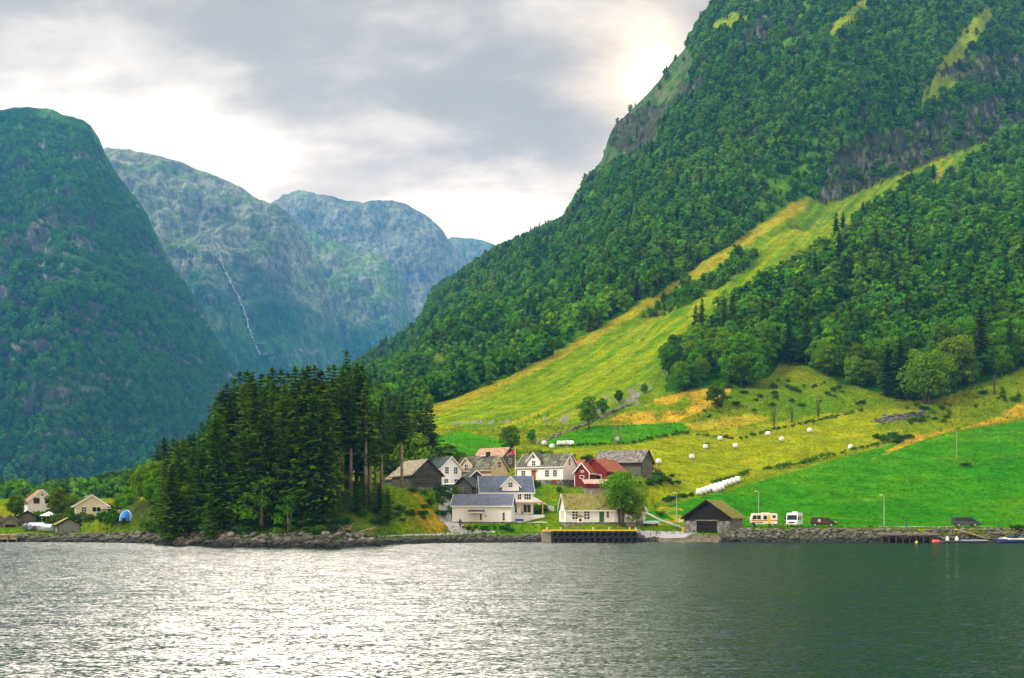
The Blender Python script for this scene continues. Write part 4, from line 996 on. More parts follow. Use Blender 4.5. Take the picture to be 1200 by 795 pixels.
# ---- houses
class House:
    """ridge along local x; F is the long side towards -y, R and L are the gables"""
    def __init__(s, name, label, cat, pad, rz, Lx, Wy_, wh, rh, wall, roof, trim='white_trim', found=0.4, eave=0.4, verge=0.35, thick=0.16, group=None, z=None, xy=None):
        x, y, zz = PADZ[pad] if xy is None else (*xy, 0)
        if z is not None: zz = z
        s.e = empty(name, (x, y, zz), R_(rz), label, cat, group)
        s.L, s.W, s.wh, s.rh, s.f = Lx, Wy_, wh, rh, found
        w2 = Wy_ / 2
        MB().prism([(-w2, found), (w2, found), (w2, wh), (0, wh + rh), (-w2, wh)], -Lx / 2, Lx / 2).build('wall', wall, s.e)
        MB().box(-Lx / 2 + 0.04, Lx / 2 - 0.04, -w2 + 0.04, w2 - 0.04, -2.0, found + 0.02).build('foundation', 'stone', s.e)
        sl = rh / w2; r = MB()
        for sg in (-1, 1):
            ye = sg * (w2 + eave); ze = wh - sl * eave
            pr = [(ye, ze + 0.02), (0, wh + rh + 0.02), (0, wh + rh + thick + 0.05), (ye, ze + thick + 0.02)]
            r.prism(pr, -Lx / 2 - verge, Lx / 2 + verge)
        s.roof = r.build('roof', roof, s.e)
        if trim:
            for xg in (-Lx / 2 - verge - 0.05, Lx / 2 + verge + 0.003):
                b_ = MB()
                for sg in (-1, 1):
                    ye = sg * (w2 + eave + 0.03); ze = wh - sl * (eave + 0.03)
                    b_.prism([(ye, ze - 0.08), (0, wh + rh - 0.08), (0, wh + rh + thick + 0.09), (ye, ze + thick + 0.06)], xg, xg + 0.047)
                b_.build('bargeboard', trim, s.e)
            for sg in (-1, 1):
                ye = sg * (w2 + eave + 0.003); ze = wh - sl * eave
                MB().box(-Lx / 2 - verge + 0.05, Lx / 2 + verge - 0.05, min(ye, ye + sg * 0.05), max(ye, ye + sg * 0.05), ze - 0.06, ze + thick).build('fascia', trim, s.e)
            for xs in (-1, 1):
                for ys in (-1, 1):
                    if trim != wall: MB().box(xs * Lx / 2 - 0.07, xs * Lx / 2 + 0.07, ys * w2 - 0.07, ys * w2 + 0.07, found + 0.01, wh - 0.15).build('corner_board', trim, s.e)
    def M(s, face, u, z):
        if face == 'F': return Matrix.Translation((u, -s.W / 2, z))
        if face == 'B': return Matrix.Translation((u, s.W / 2, z)) @ Matrix.Rotation(math.pi, 4, 'Z')
        if face == 'R': return Matrix.Translation((s.L / 2, u, z)) @ Matrix.Rotation(math.pi / 2, 4, 'Z')
        return Matrix.Translation((-s.L / 2, u, z)) @ Matrix.Rotation(-math.pi / 2, 4, 'Z')
    def window(s, face, u, z, w=1.0, h=1.2, nx=2, ny=2, frame='white_trim', parent=None, Mx=None, bar=0.07):
        Mx = s.M(face, u, z) if Mx is None else Mx
        f = MB(); fw = 0.11
        f.box(-w / 2 - fw, -w / 2, -0.07, 0.03, -fw, h + fw, Mx).box(w / 2, w / 2 + fw, -0.07, 0.03, -fw, h + fw, Mx).box(-w / 2, w / 2, -0.07, 0.03, -fw, 0, Mx).box(-w / 2, w / 2, -0.07, 0.03, h, h + fw, Mx)
        for i in range(1, nx): x = -w / 2 + w * i / nx; f.box(x - bar / 2, x + bar / 2, -0.055, 0.0, 0, h, Mx)
        for i in range(1, ny):
            z_ = h * i / ny
            for k in range(nx): f.box(-w / 2 + w * k / nx + bar / 2, -w / 2 + w * (k + 1) / nx - bar / 2, -0.05, 0.0, z_ - bar / 2, z_ + bar / 2, Mx)
        o_ = f.build('window', frame, s.e if parent is None else parent)
        MB().box(-w / 2 - 0.01, w / 2 + 0.01, -0.018, 0.02, -0.01, h + 0.01, Mx).build('pane', 'pane', o_)
        return o_
    def door(s, face, u, z=None, w=0.95, h=2.0, mat='door_brown', frame='white_trim', name='door', planks=0):
        z = s.f if z is None else z; Mx = s.M(face, u, z)
        o_ = MB().box(-w / 2, w / 2, -0.04, 0.02, 0.0, h, Mx)
        for i in range(planks): x = -w / 2 + w * (i + 0.5) / planks; o_.box(x - 0.02, x + 0.02, -0.06, -0.041, 0.02, h - 0.02, Mx)
        o_ = o_.build(name, mat, s.e)
        if frame: MB().box(-w / 2 - 0.1, -w / 2, -0.07, 0.02, 0, h + 0.1, Mx).box(w / 2, w / 2 + 0.1, -0.07, 0.02, 0, h + 0.1, Mx).box(-w / 2, w / 2, -0.07, 0.02, h, h + 0.1, Mx).build('frame', frame, o_)
        return o_
    def chimney(s, x, w=0.6, h=0.9, mat='brick_dark', dy=0.0):
        z = s.wh + s.rh
        c_ = MB().box(x - w / 2, x + w / 2, dy - w / 2, dy + w / 2, z - 0.4, z + h).box(x - w / 2 - .08, x + w / 2 + .08, dy - w / 2 - .08, dy + w / 2 + .08, z + h, z + h + 0.12)
        return c_.build('chimney', mat, s.roof)
    def dormer(s, u, w, z0, wh, rh, wall, roof, flush=True, win=(0.8, 1.0), back=None, trim='white_trim', eave=0.3):
        y0 = -s.W / 2 - 0.03 if flush else -s.W / 2 + 1.0
        y1 = -0.2 if back is None else back
        d = MB().prism([(u - w / 2, z0), (u + w / 2, z0), (u + w / 2, wh), (u, wh + rh), (u - w / 2, wh)], y0, y1, 'y').build('dormer', wall, s.e)
        r = MB(); sl = rh / (w / 2); b_ = MB()
        for sg in (-1, 1):
            xe = u + sg * (w / 2 + eave); ze = wh - sl * eave
            r.prism([(xe, ze + 0.02), (u, wh + rh + 0.02), (u, wh + rh + 0.2), (xe, ze + 0.16)], y0 - 0.3, y1, 'y')
            b_.prism([(xe + sg * .02, ze - 0.10), (u, wh + rh - 0.08), (u, wh + rh + 0.23), (xe + sg * .02, ze + 0.19)], y0 - 0.35, y0 - 0.303, 'y')
        r.build('dormer_roof', roof, d); b_.build('bargeboard', trim, d)
        if win:
            Mx = Matrix.Translation((u, y0, (z0 + wh) / 2 + 0.1)) if not isinstance(win[0], tuple) else Matrix.Translation((u, y0, win[1]))
            w_, h_ = win if not isinstance(win[0], tuple) else win[0]
            s.window(None, 0, 0, w_, h_, 2, 2, parent=d, Mx=Mx)
        return d

# left dark barn
b = House('barn', 'old dark plank barn with bleached patchy roof at the foot of the wooded knoll', 'barn', 'barn_left', -60, 11.5, 6.6, 3.2, 3.1, 'dark_wood', 'roof_planks', trim='dark_wood', eave=0.5, verge=0.4)
b.door('R', 0, 0.45, 2.4, 2.6, 'dark_wood', None, planks=5)
b2_ = House('barn', 'small plank outbuilding with pale roof behind the old dark barn', 'barn', 'barn_left', -52, 6, 5, 2.6, 2.0, 'dark_wood', 'roof_planks', trim='dark_wood', xy=(PX(472, 231), 231), z=G(PX(472, 231), 231) - 0.3)
b2_.window('R', -0.3, 1.0, 0.8, 1.1, 2, 2)
# white gabled house
b = House('house', 'white two storey house with dark roof showing its gable behind the old barn', 'house', 'white_gable', -52, 8.0, 5.6, 5.0, 2.5, 'white_wood', 'roof_dark')
for u in (-1.15, 1.25):
    b.window('R', u, 3.75, 0.95, 1.45, 2, 3); b.window('R', u * 1.15, 1.0, 1.0, 1.5, 2, 3)
b.window('F', -2, 1.1); b.window('F', 1, 1.1); b.chimney(-1.0, 0.7, 1.0)
# carport beside it
cx_, cy_, cz_ = PADZ['carport']
cp = empty('carport', (cx_ + 0.6, cy_ + 1.5, cz_), R_(-20), 'white carport with flat slanting roof beside the white gabled house', 'carport')
MB().prism([(-2.2, 2.3), (2.2, 2.7), (2.2, 2.85), (-2.2, 2.45)], -2.6, 2.6).build('roof', 'white_trim', cp)
for px_, py_ in ((-2.4, -2.0), (2.4, -2.0), (-2.4, 2.0), (2.4, 2.0)): MB().box(px_ - .08, px_ + .08, py_ - .08, py_ + .08, -0.3, 2.32 + (py_ + 2.2) * 0.09).build('post', 'white_trim', cp)
MB().box(0.6, 2.5, 1.9, 2.05, 0, 2.3).build('wall', 'white_wood', cp)
# beige house
b = House('house', 'beige house with mossy grey roof, small front gable and dark chimney', 'house', 'beige', -34, 10.6, 6.8, 4.4, 3.0, 'beige_wood', 'roof_slate', trim='beige_wood', eave=0.6)
b.dormer(-1.9, 3.4, 3.5, 5.3, 1.7, 'beige_wood', 'roof_slate', win=((0.95, 1.3), 4.25), trim='cream_wood')
b.window('R', 0, 4.7, 1.5, 1.4, 3, 2); b.window('R', -1.6, 1.3); b.window('R', 1.6, 1.3)
b.window('F', -4.3, 1.3); b.window('F', 1.8, 1.3); b.window('F', 4.0, 1.3); b.chimney(2.0, 0.75, 1.0)
MB().box(0.2, 1.6, -0.5, 0.5, b.wh + b.rh + .12, b.wh + b.rh + .3).build('ridge_plate', 'white_trim', b.roof)
# annexe with white gable trim in front of the beige house
b = House('annex', 'small dark green annex with white gable trim between the beige house and the blue roof', 'annex', 'shed_dark', -70, 4, 3.4, 3.4, 1.5, 'roof_dark', 'roof_dark', xy=(PX(555, 224), 224), z=G(PX(555, 224), 224) + 0.6)
b.window('R', 0, 1.2, 0.8, 1.0)
# rust roof behind
b = House('cottage', 'grey cottage with faded rusty tin roof behind the beige house', 'cottage', 'rust', -34, 9, 6.2, 2.8, 2.4, 'grey_wood', 'roof_pale_rust', trim='grey_wood')
b.window('R', 0.5, 1.2)
# dark shed
b = House('shed', 'brown plank shed with dark gable facing the fjord above the long white house', 'shed', 'shed_dark', 62, 4.6, 4.6, 2.2, 1.9, 'dark_wood', 'roof_dark', trim='tar_wood', eave=0.5)
b.door('L', 0.6, 0.4, 1.6, 1.7, 'grey_wood', None, planks=4)
# blue roofed house
H = House('house', 'white house with blue grey roof, front gable and timber porch', 'house', 'blue_house', 6, 10.6, 7.6, 5.0, 3.1, 'white_new', 'roof_blue', eave=0.45)
H.dormer(0.7, 3.5, 4.3, 6.2, 1.75, 'white_new', 'roof_blue', win=((0.8, 0.9), 5.9), eave=0.45)
H.window('F', 2.55, 3.4, 0.7, 1.15, 2, 2); H.window('F', 4.2, 3.4, 1.3, 1.15, 3, 2); H.window('F', -3.6, 3.6, 1.2, 0.7, 2, 1); H.window('F', -1.8, 3.6, 1.2, 0.7, 2, 1)
H.window('F', 1.3, 0.75, 1.4, 1.9, 2, 1); H.window('F', 4.1, 0.75, 1.5, 1.6, 2, 1); H.window('L', 0, 5.2, 0.8, 1.0)
pc = MB()
pc.box(1.0, 7.2, -7.2, -3.9, -1.5, 0.30)
pc.build('deck', 'white_trim', H.e)
for x_ in (2.55, 6.9): MB().box(x_ - .1, x_ + .1, -7.0, -6.8, 0.3, 2.60).build('porch_post', 'timber_new', H.e)
MB().box(1.0, 7.4, -7.05, -6.75, 2.61, 2.86).box(1.0, 7.4, -5.5, -5.3, 2.61, 2.86).box(7.0, 7.25, -6.74, -5.51, 2.63, 2.84).build('porch_beam', 'timber_new', H.e)
MB().box(1.0, 5.4, -6.74, -3.9, 2.87, 2.97).build('porch_roof', 'white_trim', H.e)
# long white house
H2 = House('boathouse', 'long low white building with blue grey roof in front of the porch house', 'building', 'long_house', -6, 11.4, 6.4, 3.45, 2.0, 'white_new', 'roof_blue', eave=0.4, found=0.25)
H2.door('F', -1.15, 0.3, 0.95, 1.5, 'door_white'); H2.window('F', -0.15, 0.6, 0.35, 1.2, 1, 1); H2.window('F', 4.3, 0.55, 0.4, 1.5, 1, 3)
cn_ = MB().prism([(-3.2 - 1.1, 2.0), (-3.21, 2.45), (-3.21, 2.6), (-3.2 - 1.1, 2.15)], -2.6, 0.6).build('canopy', 'roof_blue', H2.e)
MB().box(-2.62, 0.62, -4.36, -4.303, 1.95, 2.17).build('canopy_trim', 'white_trim', cn_)
MB().box(0.75, 0.95, -3.4, -3.21, 1.25, 1.55).build('wall_lamp', 'black', H2.e)
H2.window('R', 0, 2.6, 0.9, 0.9)
# farmhouse
b = House('farmhouse', 'white farmhouse with mossy slate roof, brown door and stone basement', 'farmhouse', 'farmhouse', -32, 12.4, 6.8, 4.3, 2.9, 'white_wood', 'roof_slate', trim='white_wood', found=1.2, eave=0.35)
b.dormer(-1.6, 3.4, 3.9, 5.6, 1.9, 'white_wood', 'roof_slate', win=((0.85, 1.15), 4.5), trim='white_trim')
MB().box(-1.85, -1.35, -3.5, -3.40, 6.3, 6.75).build('vent', 'pane', b.e)
b.door('F', -1.6, 1.2, 1.0, 2.1, 'door_brown', 'timber_new'); MB().box(-2.4, -0.8, -4.0, -3.42, 3.55, 3.68).build('door_hood', 'timber_new', b.e)
b.window('F', 2.0, 1.95, 1.0, 1.45, 2, 3); b.window('F', 4.1, 1.95, 1.0, 1.45, 2, 3); b.window('F', -4.4, 1.95, 1.0, 1.45, 2, 3)
b.window('R', -0.4, 4.6, 0.85, 1.5, 2, 2); b.window('R', 2.2, 2.0, 0.8, 0.9, 1, 1); b.door('F', 4.0, -0.1, 1.3, 1.1, 'door_red', None, name='cellar_hatch')
MB().box(-2.3, -0.9, -4.2, -3.42, -1.2, 1.15).build('steps', 'stone', b.e)
# small red shed
b = House('shed', 'small orange red shed right behind the white farmhouse', 'shed', 'red_shed', -38, 5.0, 5.0, 2.4, 2.2, 'roof_rust', 'roof_rust', trim=None)
b.window('R', 0.5, 2.6, 0.5, 0.8, 1, 1, 'brick_dark')
# red barns
b = House('barn', 'large dark red barn with rusty orange roof beside the birch tree', 'barn', 'red_barn', 58, 10.5, 6.6, 3.8, 2.7, 'red_wood', 'roof_rust', trim='red_wood', eave=0.5)
b.window('L', -1.2, 1.9, 1.3, 0.9, 1, 1); b.window('L', 1.4, 3.2, 0.6, 0.5, 1, 1)
x_, y_ = PX(691, 227), 227
b = House('shed', 'small dark red shed with white gable trim attached left of the red barn', 'shed', 'red_barn', 58, 7, 3.7, 3.6, 2.0, 'red_wood', 'roof_rust', xy=(x_, y_ + 1.5), z=G(x_, y_) - 0.2)
b.window('L', 0.0, 2.3, 0.9, 0.5, 1, 1); b.window('L', -0.1, 3.7, 0.6, 0.2, 1, 1)
x_, y_ = PX(699, 222), 222
e = empty('shed', (x_, y_, G(x_, y_)), R_(8), 'low red lean-to shed with lichen covered tin roof below the red barns', 'shed')
MB().box(-2.8, 2.8, -1.4, 1.4, 0.55, 1.5).build('wall', 'red_wood', e)
MB().box(-2.7, 2.7, -1.3, 1.3, -1.2, 0.56).build('foundation', 'concrete', e)
MB().prism([(-1.8, 1.42), (1.5, 2.5), (1.5, 2.62), (-1.8, 1.54)], -3.1, 3.1).build('roof', 'roof_lichen', e)
# old grey barn
b = House('barn', 'long weathered grey barn with patchy slab roof behind the red barns', 'barn', 'old_barn', -28, 12.4, 7.8, 3.9, 2.9, 'grey_wood', 'roof_slab', trim='tar_wood', eave=0.7, verge=0.5)
b.door('R', 0.2, 0.5, 2.6, 2.8, 'grey_wood', None, planks=6); b.window('R', 0, 4.6, 0.6, 0.7, 1, 1, 'grey_wood')
# white boathouse
b = House('boathouse', 'white boathouse with mossy roof and green door behind the tyre quay', 'boathouse', 'boathouse', 9, 9.4, 6.0, 2.75, 2.9, 'white_wood', 'roof_moss', trim='white_trim', found=0.35, eave=0.3)
b.e.location.x -= 1.6
b.window('F', -2.95, 0.95, 1.05, 1.5, 2, 3, bar=.11); b.window('F', -0.65, 0.95, 1.05, 1.5, 2, 3, bar=.11); b.window('F', 3.45, 1.2, 0.45, 1.2, 1, 3); b.door('F', 2.25, 0.4, 0.95, 2.1, 'door_green'); b.window('L', -0.8, 0.95, 0.7, 1.5, 2, 4); b.window('L', 0.9, 0.95, 0.7, 1.5, 2, 4)
MB().tube([(1.0, 0, 5.55), (1.0, 0, 6.3)], 0.16).box(0.7, 1.3, -.3, .3, 6.3, 6.4).build('chimney', 'metal', b.roof)
a = MB().prism([(4.72, 0.35), (9.0, 0.35), (9.0, 1.15), (4.72, 2.85)], -2.95, 2.95, 'y').build('side_wing', 'white_wood', b.e)
MB().prism([(4.45, 3.02), (9.5, 1.02), (9.5, 1.18), (4.45, 3.18)], -3.3, 3.3, 'y').build('wing_roof', 'roof_moss', a)
MB().box(4.8, 9.0, -2.9, 2.9, -1.0, 0.34).build('wing_foundation', 'stone', b.e)
x_, y_ = PX(744, 197), 197
b = House('shed', 'small white shed partly hidden by the waterside tree', 'shed', 'boathouse', 4, 3.4, 3.2, 2.1, 0.7, 'white_wood', 'roof_slate', xy=(x_, y_), z=G(x_, y_))
b.door('F', 0.9, None, 0.9, 1.6, 'door_white')
# dark boathouse with stone walls
x_, y_, z_ = PADZ['dark_boathouse']; e = empty('boathouse', (x_, y_ + 1.0, z_), R_(62), 'dark tarred boathouse with stone walls and mossy roof by the slipway', 'boathouse')
Lx, W2, wh, rh = 9.4, 4.3, 2.9, 3.0
st = MB().box(-Lx / 2, Lx / 2, W2 - 0.6, W2, -1, wh - 0.02).box(-Lx / 2, Lx / 2, -W2, -W2 + 0.6, -1, wh - 0.02).box(-Lx / 2, -Lx / 2 + 0.6, -W2 + 0.601, -2.0, -1, 2.2).box(-Lx / 2, -Lx / 2 + 0.6, 2.0, W2 - 0.601, -1, 2.2).box(Lx / 2 - .6, Lx / 2, -W2 + .601, W2 - .601, -1, wh - .02)
st.build('stone_wall', 'stone', e)
MB().prism([(-W2, 2.21), (W2, 2.21), (W2, wh), (0, wh + rh), (-W2, wh)], -Lx / 2 - 0.02, -Lx / 2 + 0.2).prism([(-W2, wh), (W2, wh), (0, wh + rh)], Lx / 2 - 0.2, Lx / 2 + 0.02).build('gable', 'tar_wood', e)
r = MB(); sl = rh / W2
for sg in (-1, 1): r.prism([(sg * (W2 + .6), wh - sl * .6 + .02), (0, wh + rh + .02), (0, wh + rh + .32), (sg * (W2 + .6), wh - sl * .6 + .27)], -Lx / 2 - .5, Lx / 2 + .5)
r.build('roof', 'roof_turf', e)
bb = MB()
for sg in (-1, 1): bb.prism([(sg * (W2 + .65), wh - sl * .65 - .1), (0, wh + rh - .1), (0, wh + rh + .34), (sg * (W2 + .65), wh - sl * .65 + .3)], -Lx / 2 - .57, -Lx / 2 - .503)
bb.build('bargeboard', 'tar_wood', e)
for sg in (-1, 1):
    d = MB().box(-Lx / 2 + 0.05, -Lx / 2 + 0.15, min(0.02 * sg, 1.95 * sg), max(0.02 * sg, 1.95 * sg), 0.1, 2.18)
    for k in range(6): yy_ = sg * (0.2 + k * 0.31); d.box(-Lx / 2 + 0.02, -Lx / 2 + 0.049, yy_ - .02, yy_ + .02, 0.12, 2.16)
    d.build('door', 'tar_wood', e)
MB().box(-Lx / 2 - 0.1, -Lx / 2 - 0.021, -2.2, 2.2, 2.2, 2.42).build('lintel', 'timber_old', e)
# left hamlet
b = House('house', 'small white house with red tiled roof among the trees of the left hamlet', 'house', 'h1', -58, 7, 5.4, 3.0, 2.3, 'white_wood', 'roof_tile', eave=0.5)
for u in (-1.1, 1.1): b.window('R', u, 2.6, 0.95, 1.0, 1, 1, 'dark_wood')
b.window('R', 0, 4.1, 0.35, 0.45, 1, 1)
b = House('house', 'cream house with white gable trim half hidden by the left hamlet trees', 'house', 'h2', -60, 7, 6.0, 2.6, 2.0, 'cream_wood', 'roof_slate', eave=0.5)
b.window('R', 0.9, 1.3, 1.6, 0.9, 2, 1); b.window('R', -1.5, 1.3, 0.9, 0.9)
MB().box(3.55, 6.2, 1.6, 3.4, 1.9, 2.05).build('canopy', 'white_trim', b.e)
b = House('shed', 'pale grey shed with yellowish roof on the left shore', 'shed', 's3', -58, 4.0, 3.9, 1.7, 1.1, 'pale_shed', 'roof_moss', trim='tar_wood', found=0.1)
b = House('shed', 'tan boat shed with red tile roof on the far left shore', 'shed', 's1', -62, 3.4, 2.8, 1.5, 1.1, 'tan_shed', 'roof_tile', trim='tan_shed', found=0.1)
b.door('R', 0, 0.1, 1.8, 0.6, 'tar_wood', None)
b = House('shed', 'grey plank shed with mossy roof below the red tiled white house', 'shed', 's2', -64, 3.6, 3.4, 1.9, 1.1, 'grey_wood', 'roof_turf', trim='tar_wood', found=0.1)
b.door('R', 0.2, 0.15, 1.0, 1.5, 'grey_wood', None, planks=4)
b = House('shed', 'grey boat shed cut by the left edge of the photo', 'shed', 's0', -60, 4.4, 3.4, 1.8, 1.2, 'tan_shed', 'roof_tile', trim='tan_shed', found=0.1)
b.window('R', 0, 0.8, 0.8, 0.7, 1, 1, 'tan_shed')
# ------------------------------------------------------------------ roads, quay, jetty
def strip(name, pts, widths, mat, lift=0.05, step=0.6, kind='structure'):
    """a ribbon of road laid over the land; pts in (px, Y)"""
    P0 = [Vector((PX(a, b_), b_, 0)) for a, b_ in pts]
    out = []; ws = []
    for i in range(len(P0) - 1):
        n = max(1, int((P0[i + 1] - P0[i]).length / step))
        for k in range(n): out.append(P0[i].lerp(P0[i + 1], k / n)); ws.append(widths[i] + (widths[i + 1] - widths[i]) * k / n)
    out.append(P0[-1]); ws.append(widths[-1])
    n = len(out); rows_ = []
    for i in range(n):
        d = (out[min(i + 2, n - 1)] - out[max(i - 2, 0)]).normalized(); s_ = Vector((-d.y, d.x, 0))
        wj = 1 + 0.10 * math.sin(i * 1.7) * math.sin(i * 0.31)
        rows_.append([[(q := out[i] + s_ * ws[i] * f_ * wj).x, q.y, G(q.x, q.y) + lift] for f_ in (-.5, -.3, -.1, .1, .3, .5)])
    o_ = bpy.data.objects.new(name, grid_mesh(name, np.array(rows_), MAT[mat])); link(o_); tag(o_, kind=kind)
    return o_
strip('gravel_path', [(440, 171.6), (470, 176), (500, 180), (525, 182.5), (545, 183.5), (580, 184)], [0.9, 1.1, 1.4, 2.2, 2.0, 0.6], 'gravel')
strip('gravel_path', [(540, 183), (531, 188), (526, 193), (523, 198), (521, 205), (524, 214), (527, 224)], [2.8, 3.0, 3.0, 2.8, 2.4, 2.2, 2.2], 'gravel', lift=0.07)
strip('road', [(745, 187.6), (770, 188.2), (814, 188.8)], [5.4, 5.4, 4.6], 'asphalt', lift=0.08)
strip('gravel_path', [(806, 193), (790, 197), (770, 203), (754, 209)], [0.8, 0.8, 0.8, 0.7], 'asphalt', lift=0.07)
strip('gravel_path', [(1010, 194), (1060, 194), (1110, 194), (1160, 195)], [2.2, 2.8, 2.8, 2.4], 'gravel', lift=0.05)
strip('gravel_path', [(596, 195), (612, 194.5), (630, 194), (642, 194)], [2.4, 1.6, 2.2, 0.8], 'gravel', lift=0.06)
strip('gravel_path', [(132, 214), (140, 220), (147, 226)], [2.0, 2.4, 2.2], 'asphalt', lift=0.07)
# quay with tyres
qx0, qx1 = PX(646, 180), PX(746, 180)
q = empty('quay', ((qx0 + qx1) / 2, 180, 0), 0, 'black quay front with yellow edge beam below the white boathouse', 'quay')
hw = (qx1 - qx0) / 2
MB().box(-hw, hw, 0.0, 4.5, -3, 2.05).build('quay_wall', 'tar_wood', q)
MB().box(-hw - 1.7, -hw - 0.003, 0.25, 4.5, -3, 1.95).build('concrete_end', 'concrete', q)
eb = MB().box(-hw - 1.7, hw + 0.1, -0.15, 0.25, 2.06, 2.32)
eb.build('edge_beam', 'yellow', q)
for f_ in (-0.995, -0.78, -0.02, 0.36, 0.84, 0.985):
    x = f_ * hw - (0.8 if f_ < -0.9 else 0)
    MB().lathe([(0.0, 0), (0.16, 0), (0.13, 0.12), (0.13, 0.32), (0.20, 0.38), (0.2, 0.46), (0, 0.48)], 10, c=(x, 0.1, 2.321)).build('bollard', 'yellow', q)
tm = MB(); R0, r0 = 0.52, 0.20
for i in range(18):
    for j in range(8):
        a, b_ = 2 * math.pi * i / 18, 2 * math.pi * j / 8
        tm.V.append(((R0 + r0 * math.cos(b_)) * math.cos(a), r0 * 0.8 * math.sin(b_), (R0 + r0 * math.cos(b_)) * math.sin(a)))
        tm.F.append((i * 8 + j, ((i + 1) % 18) * 8 + j, ((i + 1) % 18) * 8 + (j + 1) % 8, i * 8 + (j + 1) % 8))
t0 = tm.build('tyre', 'black', None, smooth=True)
k = 0
for row in range(2):
    for i in range(14):
        x = qx0 + 0.7 + i * (2 * hw - 1.2) / 13 + (0.15 if row else 0)
        o_ = t0 if k == 0 else t0.copy()
        if k: COL.objects.link(o_)
        o_.location = (x, 179.78, 1.40 - row * 1.02); o_.rotation_euler = (0, random.uniform(0, 6), random.uniform(-.08, .08))
        tag(o_, 'black tyre hung as fender in the upper row of the quay' if row == 0 else 'black tyre hung as fender in the lower row of the quay, at the water', 'tyre', 'tyre fenders along the quay, %s row' % ('upper' if row == 0 else 'lower'))
        k += 1
# notice box on its post
x_, y_, z_ = PX(679, 183.5), 183.5, 2.06
e = empty('notice_box', (x_, y_, z_), 0, 'white box with mossy little roof on a wooden post at the quay', 'notice box')
MB().box(-.08, .08, -.08, .08, -0.3, 1.5).box(.35, .47, -.06, .06, -.3, 1.5).build('post', 'timber_old', e)
MB().box(-.35, .6, -.25, .25, 1.5, 2.5).build('box', 'white_trim', e)
MB().prism([(-.55, 2.5), (.8, 2.5), (.8, 2.62), (.12, 2.95), (-.55, 2.62)], -.4, .4, 'y').build('roof', 'roof_moss', e)
MB().box(-.1, .4, -.27, -.251, 1.7, 2.2).build('panel', 'pane', e)
# jetty on piles, right
jx0, jx1, jy = PX(1033, 178), PX(1100, 178), 178.6
e = empty('jetty', ((jx0 + jx1) / 2, jy, 0), 0, 'grey timber jetty on piles in front of the stone bank', 'jetty'); hw = (jx1 - jx0) / 2
MB().box(-hw, hw, -0.7, 1.6, 1.55, 1.72).build('deck', 'timber_old', e)
MB().box(-hw, hw, -0.78, -0.703, 1.35, 1.60).build('edge_plank', 'timber_old', e)
for i in range(9):
    x = -hw + 0.2 + i * (2 * hw - .4) / 8
    MB().tube([(x, -0.5, -2.5), (x, -0.5, 1.54 + (0.7 if i in (3, 8) else 0))], 0.11, 8).build('pile', 'dark_wood', e)
# left jetty
jx0, jx1 = PX(-30, 183), PX(24, 183)
e = empty('jetty', ((jx0 + jx1) / 2, 182.6, 0), 0, 'old wooden landing stage on short piles at the left shore', 'jetty'); hw = (jx1 - jx0) / 2
MB().box(-hw, hw, -0.8, 2.0, 1.25, 1.42).build('deck', 'driftwood', e)
for i in range(6):
    x = -hw + 0.2 + i * (2 * hw - .4) / 5
    MB().tube([(x, -0.6, -2.5), (x, -0.6, 1.24)], 0.14, 8).build('pile', 'timber_old', e)
MB().box(-hw, hw, -0.55, -0.5, 0.5, 1.1).build('plank_wall', 'driftwood', e)

# ------------------------------------------------------------------ shore rocks and stone heaps
def rock_mesh(seed, flat=0.75):
    rng_ = np.random.default_rng(seed); bm_ = bmesh.new(); bmesh.ops.create_icosphere(bm_, subdivisions=2, radius=1)
    dirs = rng_.normal(size=(9, 3)); dirs /= np.linalg.norm(dirs, axis=1, keepdims=True); cut = rng_.uniform(.55, .85, 9)
    for v_ in bm_.verts:
        c_ = np.array(v_.co)
        for d, h in zip(dirs, cut):
            s_ = c_ @ d
            if s_ > h: c_ = c_ - d * (s_ - h) * 0.92
        v_.co = Vector(c_ * np.array([1.15, 0.95, flat]) + rng_.normal(size=3) * 0.02)
    me = bpy.data.meshes.new('rock %d' % seed); bm_.to_mesh(me); bm_.free(); me.materials.append(MAT['rock']); return me
RC = bpy.data.collections.new('rock kinds')
for i in range(6): RC.objects.link(bpy.data.objects.new('rock kind %d' % i, rock_mesh(60 + i)))
pts = []; scl = []
def shore(px0, px1, n, d0, d1, s0, s1, zoff=0.0):
    px = RNG.uniform(px0, px1, n); wy_ = np.interp(px, PXC, Wy); d = RNG.uniform(d0, d1, n)
    y = wy_ + d; x = PX(px, y); s_ = s0 + (s1 - s0) * RNG.random(n) ** 1.8
    pts.append(np.stack([x, y, ground(x, y) + s_ * 0.15 + zoff], 1)); scl.append(s_)
shore(866, 1034, 1000, -0.6, 2.7, 0.18, 0.55); shore(845, 880, 160, -0.2, 3.5, 0.2, 0.6)
shore(1034, 1100, 260, 0.2, 2.7, 0.2, 0.5); shore(1098, 1345, 420, -0.4, 3.0, 0.2, 0.6)
shore(744, 772, 110, -0.2, 4.5, 0.15, 0.5); shore(628, 646, 80, -0.2, 4.0, 0.2, 0.5)
shore(520, 640, 420, -0.3, 3.0, 0.12, 0.42); shore(440, 525, 300, -0.3, 2.2, 0.12, 0.4)
shore(150, 445, 620, -0.6, 4.6, 0.12, 0.85); shore(15, 155, 380, -0.6, 5.0, 0.15, 0.7); shore(-150, 20, 160, -0.5, 4.0, 0.15, 0.6)
pts = np.concatenate(pts); scl = np.concatenate(scl)
scatter('shore_rocks', pts, scl, RNG.uniform(0, 6.28, len(pts)), RNG.integers(0, 6, len(pts)), RC)
